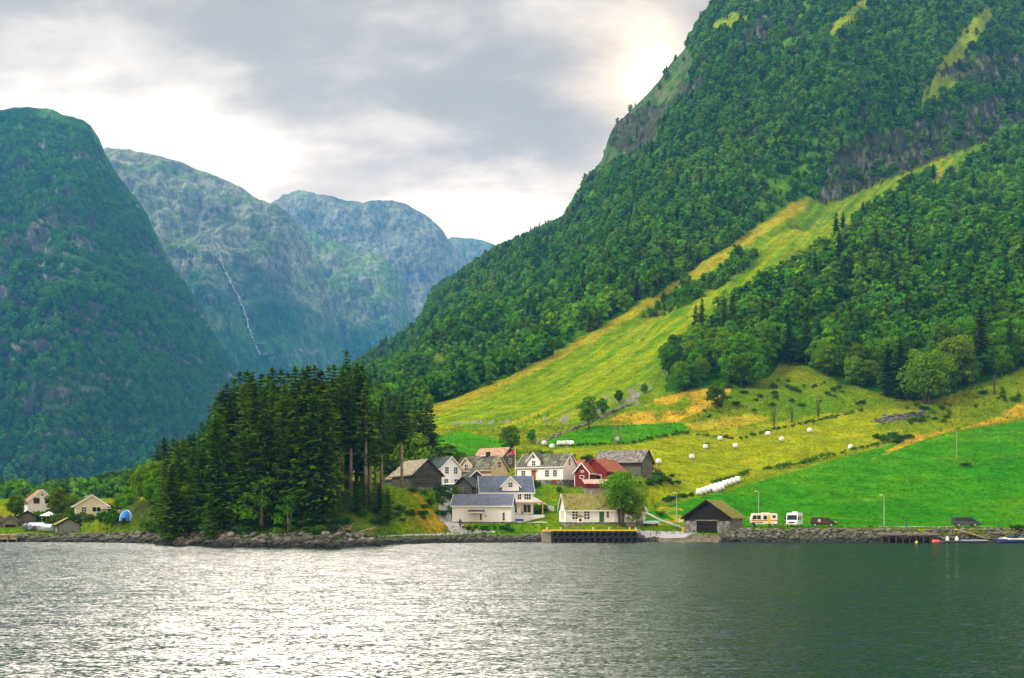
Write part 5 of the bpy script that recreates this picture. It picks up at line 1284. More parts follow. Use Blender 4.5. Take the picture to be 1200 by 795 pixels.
def heap(name, label, cat, poly, n, s0, s1, pile=0.8):
    """loose stones piled along a line, one heap one object"""
    V = []; Fc = []; ms = [rock_mesh(90 + i) for i in range(4)]
    mb = MB()
    for k in range(n):
        f_ = random.random() * (len(poly) - 1); i = min(int(f_), len(poly) - 2); f_ -= i
        px = poly[i][0] + (poly[i + 1][0] - poly[i][0]) * f_; py = poly[i][1] + (poly[i + 1][1] - poly[i][1]) * f_
        x, y, z = spot(px, py); w_ = poly[i][2] + (poly[i + 1][2] - poly[i][2]) * f_
        o1, o2 = random.gauss(0, .5) * w_, random.gauss(0, .5) * w_; x += o1; y += o2; z = G(x, y) + max(0, 1 - math.hypot(o1, o2) / (w_ + .01)) * pile * random.random()
        me = random.choice(ms); s_ = random.uniform(s0, s1)
        mb.add([v_.co for v_ in me.vertices], [tuple(q_.vertices) for q_ in me.polygons], Matrix.Translation((x, y, z)) @ Matrix.Rotation(random.uniform(0, 6.28), 4, 'Z') @ Matrix.Scale(s_, 4))
    o_ = mb.build(name, 'rock', None); tag(o_, label, cat); return o_
heap('stone_heap', 'heap of cleared grey field stones at the top of the hay field', 'stone heap', [(1030, 495, 2.0), (1045, 491, 2.6), (1065, 488, 2.4), (1082, 485, 1.0)], 230, 0.25, 0.7, 1.0)
heap('stone_wall', 'low tumbled stone wall above the bright green field', 'stone wall', [(634, 520, .6), (655, 510, .7), (675, 503, .7), (690, 497, .7), (715, 486, .6), (740, 474, .5)], 190, 0.25, 0.6, 0.8)
heap('stone_wall', 'stony bank beside the porch of the blue roofed house', 'stone wall', [(622, 601, .8), (632, 598, .8)], 40, 0.2, 0.4, 0.8)

# ------------------------------------------------------------------ poles, lamps, fences
def lamp_post(px, py, h, label, Y=None):
    x, y, z = spot(px, py) if Y is None else (PX(px, Y), Y, G(PX(px, Y), Y))
    e = empty('street_lamp', (x, y, z), 0, label, 'street lamp', 'street lamps along the shore road')
    MB().tube([(0, 0, -.3), (0, 0, h * .5), (0, 0, h - .1)], [.085, .07, .05], 8).build('pole', 'metal', e)
    MB().tube([(0, 0, h - .1), (-.25, 0, h + .05), (-.5, 0, h + .08)], .035, 6).build('arm', 'metal', e)
    MB().box(-.85, -.35, -.12, .12, h + .02, h + .16).build('lantern', 'white_trim', e, bevel=0.03)
lamp_post(793, 611, 5.7, 'steel street lamp between the waterside tree and the dark boathouse')
lamp_post(889, 605, 6.0, 'steel street lamp behind the old cream motorhome', Y=206)
lamp_post(1036, 618, 6.2, 'steel street lamp alone at the right end of the green field', Y=197)
x, y, z = spot(723.5, 536)
e = empty('power_pole', (x, y, z), 0, 'twin timber power pole with transformer box above the old grey barn', 'power pole')
for s_ in (-1, 1): MB().tube([(s_ * .85, 0, -.5), (s_ * .8, 0, 8.6)], [.15, .11], 8).build('pole', 'timber_old', e)
MB().box(-1.5, 1.5, -.1, .1, 8.2, 8.4).box(-1.1, 1.1, -.1, .1, 6.4, 6.55).build('crossarm', 'timber_old', e)
MB().box(-.55, .45, -.45, .35, 4.6, 5.6).build('transformer', 'metal', e, bevel=.05)
MB().box(-.9, -.2, -.5, .3, .0, 1.4).build('cabinet', 'metal', e, bevel=.03)
for x_ in (-1.3, 0, 1.3): MB().lathe([(0, 0), (.06, 0), (.09, .1), (.05, .2), (.08, .26), (0, .34)], 8, c=(x_, 0, 8.401)).build('insulator', 'brick_dark', e)
def power_pole(px, py, h, label):
    x, y, z = spot(px, py); e = empty('power_pole', (x, y, z), random.uniform(-.3, .3), label, 'power pole')
    MB().tube([(0, 0, -.5), (0, 0, h)], [.13, .09], 8).build('pole', 'driftwood', e)
    MB().box(-.7, .7, -.05, .05, h - .35, h - .2).build('crossarm', 'timber_old', e)
    for x_ in (-.6, .6): MB().lathe([(0, 0), (.05, 0), (.07, .1), (0, .2)], 8, c=(x_, 0, h - .199)).build('insulator', 'brick_dark', e)
power_pole(663.5, 536, 5.2, 'thin wooden pole at the edge of the hay field above the farmhouse')
power_pole(1121, 541, 8.2, 'wooden power pole standing in the green field with brown brush at its foot')
power_pole(87, 594, 6.0, 'wooden power pole rising above the trees of the left hamlet')
# flagpole
x, y, z = spot(603.8, 574); e = empty('flagpole', (x, y, z), 0, 'white flagpole with red pennant beside the white farmhouse', 'flagpole')
MB().tube([(0, 0, -.3), (0, 0, 9.4)], [.09, .05], 8).lathe([(0, 0), (.1, .05), (.1, .12), (0, .2)], 8, c=(0, 0, 9.4)).build('pole', 'white_trim', e)
def pennant(z0, z1, zt0, zt1, dy):
    mb = MB(); n = 10; V = []; Fc = []
    for i in range(n + 1):
        f_ = i / n; x_ = -f_ * 2.0; wv = 0.12 * math.sin(f_ * 7) * f_; dr = -0.9 * f_ ** 1.3
        a = z0 + (zt0 - z0) * f_ + dr; b_ = z1 + (zt1 - z1) * f_ + dr
        V += [(x_, wv + dy - .01, a), (x_, wv + dy - .01, b_), (x_, wv + dy + .01, a), (x_, wv + dy + .01, b_)]
    for i in range(n):
        k_ = i * 4; Fc += [(k_, k_ + 4, k_ + 5, k_ + 1), (k_ + 2, k_ + 3, k_ + 7, k_ + 6), (k_, k_ + 2, k_ + 6, k_ + 4), (k_ + 1, k_ + 5, k_ + 7, k_ + 3)]
    Fc += [(0, 1, 3, 2), (4 * n, 4 * n + 2, 4 * n + 3, 4 * n + 1)]
    return mb.add(V, Fc)
f = pennant(7.9, 9.2, 8.4, 8.7, 0).build('pennant', 'flag_red', e)
pennant(8.35, 8.75, 8.48, 8.62, 0.0).build('white_band', 'flag_white', f).scale = (1, 1.6, 1)
pennant(8.46, 8.64, 8.52, 8.58, 0.0).build('blue_band', 'flag_blue', f).scale = (1, 2.2, 1)
# picket fence
e = empty('picket_fence', (0, 0, 0), 0, 'white picket fence running down the lawn below the farmhouse', 'fence')
pA = [(621, 219), (630, 216), (640, 212), (650, 208)]
pp = []
for i in range(len(pA) - 1):
    for k_ in range(9): f_ = k_ / 9; pp.append((pA[i][0] + (pA[i + 1][0] - pA[i][0]) * f_, pA[i][1] + (pA[i + 1][1] - pA[i][1]) * f_))
pp = [(PX(a, b_), b_) for a, b_ in pp]; x0_, y0_ = pp[0]; e.location = (x0_, y0_, G(x0_, y0_))
z0_ = e.location.z
rl = MB()
for hh_ in (.35, .85): rl.tube([(a - x0_, b_ - y0_, G(a, b_) - z0_ + hh_) for a, b_ in pp], .04, 4)
rl.build('rail', 'white_trim', e)
for a, b_ in pp: MB().box(a - x0_ - .09, a - x0_ + .09, b_ - y0_ - .06, b_ - y0_ - .045, G(a, b_) - z0_ + .05, G(a, b_) - z0_ + 1.15).build('picket', 'white_trim', e)
for i in range(0, len(pp), 5): a, b_ = pp[i]; MB().box(a - x0_ - .06, a - x0_ + .06, b_ - y0_ + .05, b_ - y0_ + .17, G(a, b_) - z0_ - .3, G(a, b_) - z0_ + 1.2).build('post', 'white_trim', e)
# posts by the slipway
for px, lab in ((748, 'short leaning wooden post beside the right end of the quay'), (762, 'short wooden post standing on the stones left of the slipway'), (769, 'short wooden post nearest the slipway gravel')):
    x, y = PX(px, 188), 188; o_ = MB().tube([(0, 0, -.4), (0.05, 0, 1.3)], [.08, .07], 7).build('post', 'timber_old', None, loc=(x, y, G(x, y))); o_.name = 'wooden_stake'; tag(o_, lab, 'stake')
x, y = PX(798, 192), 192
e = empty('signpost', (x, y, G(x, y)), 0, 'white square sign on a post left of the dark boathouse', 'sign'); MB().tube([(0, 0, -.3), (0, 0, 2.2)], .05, 6).build('post', 'timber_old', e); MB().box(-.3, .35, -.09, -.052, 1.9, 2.5).build('board', 'white_trim', e)
x, y = PX(801.5, 190.5), 190.5
e = empty('grit_bin', (x, y, G(x, y)), 0, 'yellow bin beside the dark boathouse wall', 'bin'); MB().prism([(-.3, 0), (.3, 0), (.36, .9), (-.36, .9)], -.35, .35, 'y').build('box', 'yellow', e, bevel=.03); MB().prism([(-.4, .903), (.4, .903), (.3, 1.1), (-.3, 1.1)], -.4, .4, 'y').build('lid', 'yellow', e)
# wrapped bales
def bale(px, py, label, group, s=1.0, rz=None):
    x, y, z = spot(px, py)
    rng_ = np.random.default_rng(int(px * 7 + py)); V = []; Fc = []; prof = [(0, 0.0), (0.3, 0.01), (0.55, 0.03), (0.66, 0.12), (0.70, 0.3), (0.70, 0.6), (0.70, 0.9), (0.66, 1.08), (0.55, 1.17), (0.3, 1.2), (0, 1.2)]
    mb = MB().lathe(prof, 16, Matrix.Rotation(math.pi / 2, 4, 'X') @ Matrix.Translation((0, 0, -.6)))
    mb.V = [(a + rng_.normal() * .025, b_ + rng_.normal() * .025, max(c_, -.62) + rng_.normal() * .02) for a, b_, c_ in mb.V]
    o_ = mb.build('hay_bale', 'bale', None, smooth=True, loc=(x, y, z + .6 * s), rz=R_(35) if rz is None else rz); o_.scale = (s, s, s)
    tag(o_, label, 'hay bale', group)
gb = 'white wrapped bales left on the hay field'
for px, py, lab in ((772, 544, 'white wrapped bale nearest the old grey barn'), (811, 538, 'white bale alone on the middle of the hay field, below the others'), (827, 526, 'white bale with a small green bush right behind it'),
                    (844, 517, 'white bale at the hay field edge against the hedge, left of the bare bushes'), (862, 525, 'white bale alone between the bush bale and the upper pair'), (900, 511.5, 'upper white bale of the pair below the bare bushes, touching the hedge'),
                    (916, 517.5, 'lower white bale of the pair below the bare bushes'), (949, 507.5, 'white bale highest on the hay field, under the right bare bush'), (997, 527, 'white bale at the lower right corner of the hay field'),
                    (647, 526, 'white bale lying just below the row under the bright green field'), (638, 522.5, 'white bale leftmost under the bright green field, near the stone wall')):
    bale(px, py, lab, gb, 1.0)
for i in range(4): bale(655 + i * 5, 522.3, 'white bale in the short row under the bright green field', 'short row of white bales', 1.05, R_(90))
for i in range(10): bale(819.5 + i * 5.0, 580.5 - i * 1.62, 'white bale in the long slanting row between the two fields', 'long row of wrapped bales', 1.18, R_(64))
for i in range(3): bale(838 + i * 4, 577 - i * 1.4, 'white bale set in front of the long slanting row', 'wrapped bales before the long row', 1.1, R_(64))
# wooden stump sculpture
x, y, z = spot(630, 521.5); e = MB().tube([(0.2, 0, -.3), (.1, 0, .6), (.1, 0, 1.3), (-.1, 0, 1.7), (-.35, 0, 1.75), (-.5, 0, 1.6)], [.5, .42, .25, .2, .16, .05], 8).build('tree_stump', 'driftwood', None, smooth=True, loc=(x, y, z)); tag(e, 'orange brown hooked tree stump left of the white bales', 'stump')

# ------------------------------------------------------------------ vehicles
def wheels(e, xs, w, r, tyre_w=0.2, rim='metal'):
    for x in xs:
        for s_ in (-1, 1):
            Mx = Matrix.Translation((x, s_ * (w / 2 - tyre_w * .45), r)) @ Matrix.Rotation(math.pi / 2, 4, 'X')
            ty = MB().lathe([(r * .55, -tyre_w / 2), (r * .92, -tyre_w / 2), (r, -tyre_w * .3), (r, tyre_w * .3), (r * .92, tyre_w / 2), (r * .55, tyre_w / 2), (r * .55, -tyre_w / 2)], 20, Mx).build('wheel', 'black', e, smooth=True)
            MB().lathe([(0, -tyre_w * .42), (r * .56, -tyre_w * .42), (r * .56, tyre_w * .42), (0, tyre_w * .42)], 16, Mx).build('rim', rim, ty)
def shell(profile, w, tz, taper, n_in=0.0):
    """body from a side outline (x, z); narrows above tz"""
    V = []; n = len(profile)
    for s_ in (-1, 1):
        for x, z in profile:
            k_ = 1 - taper * max(0, (z - tz)) if z > tz else 1 - 0.04 * (z < 0.4)
            V.append((x, s_ * w / 2 * k_, z))
    Fc = [tuple(range(n)), tuple(range(n, 2 * n))[::-1]] + [(i, i + n, (i + 1) % n + n, (i + 1) % n) for i in range(n)]
    return MB().add(V, Fc)
def side_panel(e, name, pts, w, tz, taper, mat, both=True, off=0.012, th=0.02):
    for s_ in ((-1, 1) if both else (-1,)):
        V = []
        for d in (off, off - th):
            for x, z in pts:
                k_ = 1 - taper * max(0, (z - tz)); V.append((x, s_ * (w / 2 * k_ + d), z))
        n = len(pts); Fc = [tuple(range(n)), tuple(range(n, 2 * n))[::-1]] + [(i, i + n, (i + 1) % n + n, (i + 1) % n) for i in range(n)]
        MB().add(V, Fc).build(name, mat, e)
def van(px, Y, rz, label, paint, window_pts, profile, w=1.9, r=.34, xs=(-1.55, 1.45), wind=None, cat='van', lamps=True, tz=1.05, taper=.13):
    x = PX(px, Y); e = empty('parked_' + cat, (x, Y, G(x, Y) + .05), R_(rz), label, cat)
    shell(profile, w, tz, taper).build('body', paint, e, bevel=.06, smooth=False)
    for i, pts in enumerate(window_pts): side_panel(e, 'side_window', pts, w, tz, taper, 'pane')
    if wind:
        (x0, z0), (x1, z1) = wind; k0 = w / 2 * (1 - taper * max(0, z0 - tz)) - .12; k1 = w / 2 * (1 - taper * max(0, z1 - tz)) - .12
        nx, nz = (z1 - z0), -(x1 - x0); l_ = math.hypot(nx, nz); nx, nz = nx / l_ * .02, nz / l_ * .02
        V = [(x0 + nx, -k0, z0 + nz), (x0 + nx, k0, z0 + nz), (x1 + nx, k1, z1 + nz), (x1 + nx, -k1, z1 + nz)]; V += [(a - 2 * nx, b_, c_ - 2 * nz) for a, b_, c_ in V]
        MB().add(V, [(0, 1, 2, 3), (7, 6, 5, 4), (0, 4, 5, 1), (1, 5, 6, 2), (2, 6, 7, 3), (3, 7, 4, 0)]).build('windscreen', 'pane', e)
    wheels(e, xs, w, r)
    fx = max(p_[0] for p_ in profile)
    if lamps:
        for s_ in (-1, 1): MB().box(fx - .35, fx - .06, min(s_ * w * .32, s_ * w * .47), max(s_ * w * .32, s_ * w * .47), .72, .95).build('headlight', 'lamp', e, bevel=.03)
    MB().box(fx - .12, fx + .03, -w * .46, w * .46, .32, .58).build('bumper', 'black' if paint != 'car_white' else 'car_white', e, bevel=.03)
    for s_ in (-1, 1): MB().box(fx - 1.75, fx - 1.6, min(s_ * (w / 2 + .01), s_ * (w / 2 + .22)), max(s_ * (w / 2 + .01), s_ * (w / 2 + .22)), 1.05, 1.28).build('mirror', 'black', e, bevel=.02)
    return e
mini = [(-2.4, .32), (2.3, .32), (2.42, .6), (2.36, .9), (1.75, 1.18), (1.05, 1.82), (.6, 1.92), (-2.1, 1.92), (-2.38, 1.75), (-2.45, 1.0)]
van(1131.5, 193.5, -8, 'dark blue grey minivan parked at the right above the jetty', 'car_blue', [[(-2.15, 1.15), (-1.0, 1.15), (-1.0, 1.72), (-2.05, 1.72)], [(-.9, 1.15), (.25, 1.15), (.25, 1.72), (-.9, 1.72)], [(.35, 1.15), (1.5, 1.15), (.95, 1.68), (.35, 1.72)]], mini, wind=((1.72, 1.22), (1.07, 1.80)))
e = van(964.5, 194.5, -14, 'dark maroon panel van parked right of the white motorhome', 'car_maroon', [[(.5, 1.1), (1.45, 1.1), (.95, 1.6), (.5, 1.62)]], [(-2.3, .32), (2.35, .32), (2.48, .6), (2.40, .85), (1.7, 1.08), (1.0, 1.68), (.5, 1.78), (-1.9, 1.80), (-2.25, 1.6), (-2.4, .9)], w=1.8, wind=((1.68, 1.12), (1.02, 1.66)))
MB().lathe([(0, 0), (.3, 0), (.3, .03), (0, .03)], 16, Matrix.Translation((-.75, -.905, 1.2)) @ Matrix.Rotation(math.pi / 2, 4, 'X')).build('round_window', 'metal', e)
van(527.5, 222.5, -25, 'white car parked under the carport beside the white gabled house', 'car_white', [[(-1.2, .9), (-.3, .9), (-.3, 1.3), (-.95, 1.3)], [(-.2, .9), (.95, .9), (.5, 1.28), (-.2, 1.32)]], [(-2.0, .3), (2.0, .3), (2.1, .55), (2.0, .78), (1.1, .9), (.5, 1.38), (-1.0, 1.42), (-1.7, .98), (-2.05, .9)], w=1.7, r=.3, xs=(-1.25, 1.3), wind=((1.12, .93), (.55, 1.36)), cat='car', tz=.85, taper=.3)
# white motorhome, nose towards the fjord
x, Y = PX(931, 194.5), 194.5
e = empty('motorhome', (x, Y, G(x, Y) + .05), R_(-117), 'white motorhome facing the fjord with big windscreen', 'motorhome')
prof = [(-2.9, .4), (2.6, .4), (2.75, .6), (2.72, 1.1), (2.5, 1.35), (2.15, 2.35), (1.9, 2.72), (-2.75, 2.75), (-2.9, 2.5)]
shell(prof, 2.2, 2.4, .15).build('body', 'car_white', e, bevel=.07)
V = [(2.53, -.95, 1.38), (2.53, .95, 1.38), (2.19, .9, 2.3), (2.19, -.9, 2.3)]; V += [(a - .05, b_, c_ - .02) for a, b_, c_ in V]
MB().add(V, [(0, 1, 2, 3), (7, 6, 5, 4), (0, 4, 5, 1), (1, 5, 6, 2), (2, 6, 7, 3), (3, 7, 4, 0)]).build('windscreen', 'pane', e)
side_panel(e, 'side_window', [(1.1, 1.4), (2.0, 1.4), (1.75, 2.1), (1.1, 2.1)], 2.2, 9, 0, 'pane'); side_panel(e, 'side_window', [(-.3, 1.4), (.2, 1.4), (.2, 2.2), (-.3, 2.2)], 2.2, 9, 0, 'pane'); side_panel(e, 'stripe', [(-2.7, 1.95), (-.5, 1.35), (-.5, 1.5), (-2.7, 2.1)], 2.2, 9, 0, 'pane')
MB().box(2.70, 2.80, -.55, .55, .78, 1.02).build('grille', 'black', e)
for s_ in (-1, 1):
    MB().box(2.62, 2.80, min(s_ * .65, s_ * 1.0), max(s_ * .65, s_ * 1.0), .8, 1.05).build('headlight', 'lamp', e, bevel=.03); MB().box(2.2, 2.4, min(s_ * 1.11, s_ * 1.4), max(s_ * 1.11, s_ * 1.4), 1.35, 1.8).build('mirror', 'black', e, bevel=.03)
MB().box(-1.2, -.2, -.5, .5, 2.751, 2.95).build('roof_hatch', 'car_white', e, bevel=.05)
wheels(e, (-1.7, 1.75), 2.15, .36)
# old cream motorhome
x, Y = PX(895, 195), 195
e = empty('motorhome', (x, Y, G(x, Y) + .05), R_(176), 'old cream motorhome with brown stripes parked right of the dark boathouse', 'motorhome')
prof = [(-2.45, .5), (2.35, .5), (2.5, .75), (2.55, 1.5), (2.3, 2.45), (2.05, 2.6), (.4, 2.62), (.3, 2.75), (-.9, 2.75), (-1.0, 2.62), (-2.3, 2.6), (-2.45, 2.4)]
shell(prof, 2.1, 2.3, .12).build('body', 'car_cream', e, bevel=.06)
for pts_ in ([(1.55, 1.45), (2.4, 1.45), (2.2, 2.2), (1.55, 2.2)], [(.75, 1.45), (1.45, 1.45), (1.45, 2.2), (.75, 2.2)], [(-.45, 1.4), (.25, 1.4), (.25, 2.15), (-.45, 2.15)], [(-2.1, 1.7), (-1.5, 1.7), (-1.5, 2.2), (-2.1, 2.2)]): side_panel(e, 'side_window', pts_, 2.1, 9, 0, 'pane')
side_panel(e, 'stripe', [(-2.42, 1.1), (2.5, 1.1), (2.5, 1.3), (-2.42, 1.3)], 2.1, 9, 0, 'stripe_orange'); side_panel(e, 'stripe', [(.3, .72), (2.45, .72), (2.45, .95), (.3, .95)], 2.1, 9, 0, 'stripe_orange')
side_panel(e, 'door', [(-1.15, .6), (-.6, .6), (-.6, 2.25), (-1.15, 2.25)], 2.1, 9, 0, 'yellow', both=True, off=.014)
side_panel(e, 'bumper', [(1.9, .5), (2.58, .5), (2.58, .7), (1.9, .7)], 2.1, 9, 0, 'black')
wheels(e, (-1.4, 1.55), 2.05, .34)
x, Y = PX(914, 195.5), 195.5
e = empty('picnic_bench', (x, Y, G(x, Y)), R_(5), 'orange brown wooden bench between the two motorhomes', 'bench'); MB().box(-1.0, 1.0, -.2, .2, .42, .5).build('seat', 'stripe_orange', e)
for s_ in (-.8, .8): MB().box(s_ - .05, s_ + .05, -.18, .18, -.1, .419).build('leg', 'stripe_orange', e)
# tractor
x, Y, z = spot(767, 556.5)
e = empty('tractor', (x, Y, z), R_(20), 'dark red tractor standing right of the old grey barn', 'tractor')
MB().box(.1, 1.7, -.35, .35, .75, 1.35).build('bonnet', 'flag_red', e, bevel=.08); MB().box(-1.0, .1, -.45, .45, .7, 1.2).build('chassis', 'black', e, bevel=.05)
cbn = MB()
for a in (-.9, .05):
    for s_ in (-.5, .5): cbn.tube([(a, s_, 1.1), (a, s_, 2.2)], .04, 6)
cbn.build('cab_frame', 'black', e); MB().box(-1.0, .15, -.6, .6, 2.2, 2.3).build('cab_roof', 'flag_red', e, bevel=.04); MB().tube([(1.0, .2, 1.35), (1.0, .2, 2.1)], .05, 6).build('exhaust', 'black', e); MB().box(-.8, -.3, -.3, .3, 1.2, 1.6).build('seat', 'black', e, bevel=.05)
wheels(e, (-.6,), 1.5, .75, .4, 'yellow'); wheels(e, (1.3,), 1.4, .45, .25, 'yellow')

# ------------------------------------------------------------------ boats and floats
def hull(e, name, L_, w, h, mat, sheer=.25, flat_stern=True, z0=0.0):
    st_ = 12; V = []; Fc = []
    for i in range(st_ + 1):
        f_ = i / st_; x = -L_ / 2 + L_ * f_; wd = w / 2 * (1 - max(0, (f_ - .45) / .55) ** 2.2) * (1 if flat_stern else min(1, .55 + f_)); hb = h + sheer * max(0, f_ - .3) ** 1.5; k0 = .55 - .5 * max(0, (f_ - .5) * 2) ** 2
        wd = max(wd, .01)
        V += [(x, -wd, z0 + hb), (x, -wd * .9, z0 + h * .35), (x + .0, -wd * k0, z0 - h * .25 + .15 * max(0, f_ - .7)), (x, wd * k0, z0 - h * .25 + .15 * max(0, f_ - .7)), (x, wd * .9, z0 + h * .35), (x, wd, z0 + hb)]
    for i in range(st_):
        a = i * 6
        for k_ in range(5): Fc.append((a + k_, a + 6 + k_, a + 7 + k_, a + k_ + 1))
        Fc.append((a + 5, a + 11, a + 6, a))
    Fc += [(0, 1, 2, 3, 4, 5), tuple(st_ * 6 + k_ for k_ in range(6))[::-1]]
    return MB().add(V, Fc).build(name, mat, e, smooth=False)
x, Y = PX(1189, 176.5), 176.5
e = empty('motor_boat', (x, Y, 0.05), R_(184), 'white and dark blue motor boat moored at the right edge', 'boat')
hull(e, 'hull', 6.4, 2.1, .55, 'hull_blue', .35)
MB().box(-3.0, 1.6, -.95, .95, .56, .82).prism([(1.6, .6), (3.0, .75), (1.6, .98)], -.5, .5, 'y').build('deck', 'car_white', e, bevel=.05)
MB().prism([(-.3, .82), (.9, .82), (.4, 1.35), (-.3, 1.4)], -.6, .6, 'y').build('windscreen', 'pane', e, bevel=.03); MB().box(-3.5, -3.1, -.25, .25, .2, 1.25).build('outboard_motor', 'black', e, bevel=.08)
MB().tube([(-1.8, -.9, .8), (-1.8, -.9, 1.5), (-1.8, .9, 1.5), (-1.8, .9, .8)], .03, 6).build('rail', 'metal', e)
x, Y = PX(1131, 176.8), 176.8
e = empty('work_boat', (x, Y, 0.05), R_(2), 'long low grey boat with two small motors moored below the minivan', 'boat')
hull(e, 'hull', 9.0, 1.8, .38, 'hull_grey', .12)
for x_ in (-3.2, -1.5): MB().box(x_ - .2, x_ + .2, -.3, .3, .39, .95).box(x_ - .12, x_ + .12, -.15, .15, .951, 1.2).build('motor', 'white_trim', e, bevel=.05)
MB().box(-.5, 3.8, -.7, .7, .39, .5).build('cover', 'tarp', e, bevel=.04)
x, Y = PX(1097, 176.5), 176.5
o_ = MB().tube([(-.75, 0, .25), (-.55, 0, .25), (.55, 0, .25), (.75, 0, .25)], [.08, .34, .34, .08], 12).build('mooring_float', 'red_float', None, smooth=True, loc=(x, Y, 0)); tag(o_, 'red sausage shaped float at the bow of the grey boat', 'float')
x, Y = PX(1074, 175.5), 175.5
o_ = MB().lathe([(0, -.2), (.2, -.12), (.27, .05), (.22, .22), (.08, .32), (0, .34)], 14).build('mooring_buoy', 'yellow', None, smooth=True, loc=(x, Y, .1)); tag(o_, 'small yellow buoy floating in front of the jetty', 'buoy')
x, Y = PX(237, 172.5), 172.5
o_ = MB().lathe([(0, -.3), (.35, -.2), (.48, .05), (.4, .3), (.12, .48), (0, .5)], 14).build('stranded_buoy', 'yellow', None, smooth=True, loc=(x, Y + 1, G(x, Y + 1) + .45)); tag(o_, 'yellow buoy washed up on the rocks under the wooded knoll', 'buoy')
# gangway and driftwood beams by the moored boats
x, Y = PX(1138, 179.5), 179.5
o_ = MB().prism([(-2.9, 2.3), (-2.8, 2.5), (3.0, .75), (2.9, .55)], -.5, .5, 'y').build('gangway', 'driftwood', None, loc=(x, Y, 0)); tag(o_, 'worn plank gangway slanting down to the grey boat', 'gangway')
for k_, (px, dx_, dz_, lab) in enumerate(((1176, 3.2, 1.7, 'thin leaning pole over the stones left of the motor boat'), (1096, -2.6, 1.0, 'slanting timber beam at the right end of the jetty'))):
    x, Y = PX(px, 179.3), 179.3; o_ = MB().tube([(0, 0, .3), (dx_ * .5, .3, .3 + dz_ * .6), (dx_, .6, .4 + dz_)], .07, 6).build('timber_beam', 'driftwood', None, loc=(x, Y, .2)); tag(o_, lab, 'beam')
# upturned boat near the road
x, Y = PX(763, 196), 196
e = empty('rowing_boat', (x, Y, G(x, Y)), R_(8), 'light blue upturned rowing boat on dark trestles behind the road', 'boat')
h_ = hull(e, 'hull', 3.6, 1.4, .42, 'tent_pale', .1, z0=0); h_.rotation_euler.x = math.pi; h_.location.z = .75
for x_ in (-1.3, 1.0): MB().box(x_, x_ + .2, -.6, .6, -.1, .33).build('trestle', 'tar_wood', e)
# left hamlet: covered boats, gazebo, dome tent
for px, py, L_, mat, lab in ((36, 621, 3.2, 'hull_grey', 'dark boat under a greenish cover left of the blue covered boats'), (45, 622.5, 3.4, 'tarp', 'boat under a pale blue tarpaulin below the white gazebo'), (56, 621.5, 3.6, 'tarp', 'boat under a crumpled whitish tarpaulin beside the pale grey shed')):
    x, Y = PX(px, 193), 193; e = empty('covered_boat', (x, Y, G(x, Y)), R_(random.uniform(-30, 20)), lab, 'boat', 'covered boats drawn up on the left shore')
    hull(e, 'hull', L_, 1.5, .6, mat, .2, z0=.25)
    c_ = MB().prism([(-.85, .75), (.85, .75), (.8, .95), (.25, 1.45), (-.2, 1.4), (-.8, .95)], -L_ * .48, L_ * .3); c_.V = [(a + random.uniform(-.08, .08), b_ + random.uniform(-.08, .08), c2 + random.uniform(-.06, .1)) for a, b_, c2 in c_.V]; c_.build('tarpaulin', 'tarp' if mat == 'tarp' else 'hull_grey', e)
x, Y = PX(57.5, 203), 203
e = empty('gazebo', (x, Y, G(x, Y)), 0, 'white pointed garden gazebo behind the covered boats', 'gazebo')
MB().lathe([(1.75, 1.7), (1.7, 1.85), (.9, 2.15), (.35, 2.45), (0, 2.6)], 12).build('canopy', 'flag_white', e, smooth=False)
for a in range(4): ca, sa = 1.4 * math.cos(a * 1.571 + .78), 1.4 * math.sin(a * 1.571 + .78); MB().tube([(ca, sa, -.2), (ca, sa, 1.75)], .04, 6).build('post', 'white_trim', e)
x, Y = PX(148.5, 187), 187
e = empty('dome_tent', (x, Y, G(x, Y)), 0, 'blue dome tent with pale panels on the grass by the shore', 'tent')
for k_ in range(8):
    V = []; Fc = []
    for i in range(4):
        for j in range(7):
            a = 2 * math.pi * (k_ + i / 3) / 8; f_ = j / 6; r = 1.32 * math.cos(f_ * math.pi / 2 * .97); V.append((r * math.cos(a), r * math.sin(a), 2.05 * math.sin(f_ * math.pi / 2)))
    for i in range(3):
        for j in range(6): Fc.append((i * 7 + j, (i + 1) * 7 + j, (i + 1) * 7 + j + 1, i * 7 + j + 1))
    MB().add(V, Fc).build('panel', 'tent_pale' if k_ in (4, 7) else 'tent_blue', e, smooth=True)
MB().prism([(-.4, 0), (.4, 0), (.3, .55), (-.3, .55)], -1.36, -1.2, 'y').build('doorway', 'tar_wood', e)
x, Y = PX(97, 199), 199
e = empty('garden_table', (x, Y, G(x, Y)), 0, 'pale blue covered table beside the cream house', 'table'); MB().box(-.55, .55, -.4, .4, .7, 1.0).build('table_cover', 'tent_pale', e, bevel=.05); 
for s_ in (-.45, .45): MB().box(s_ - .05, s_ + .05, -.3, .3, -.1, .699).build('leg', 'tar_wood', e)
x, Y = PX(182, 186), 186
o_ = MB().prism([(-.7, .0), (.6, .12), (.7, .22), (-.6, .14)], -.5, .5, 'y').build('metal_sheet', 'tent_pale', None, loc=(x, Y, G(x, Y) + 1.1)); o_.rotation_euler = (.3, -.5, 0); tag(o_, 'pale sheet leaning in the brush right of the dome tent', 'sheet')
# garden things on the lawn of the porch house
x, Y = PX(609, 193.5), 193.5
e = empty('garden_bench', (x, Y, G(x, Y)), R_(5), 'blue garden bench on the lawn in front of the porch', 'bench'); MB().box(-.8, .8, -.2, .2, .4, .46).build('seat', 'cloth_blue', e); MB().box(-.8, .8, .2, .25, .46, .8).build('backrest', 'cloth_blue', e)
for s_ in (-.7, .7): MB().box(s_ - .04, s_ + .04, -.18, .18, -.1, .399).build('leg', 'cloth_blue', e)

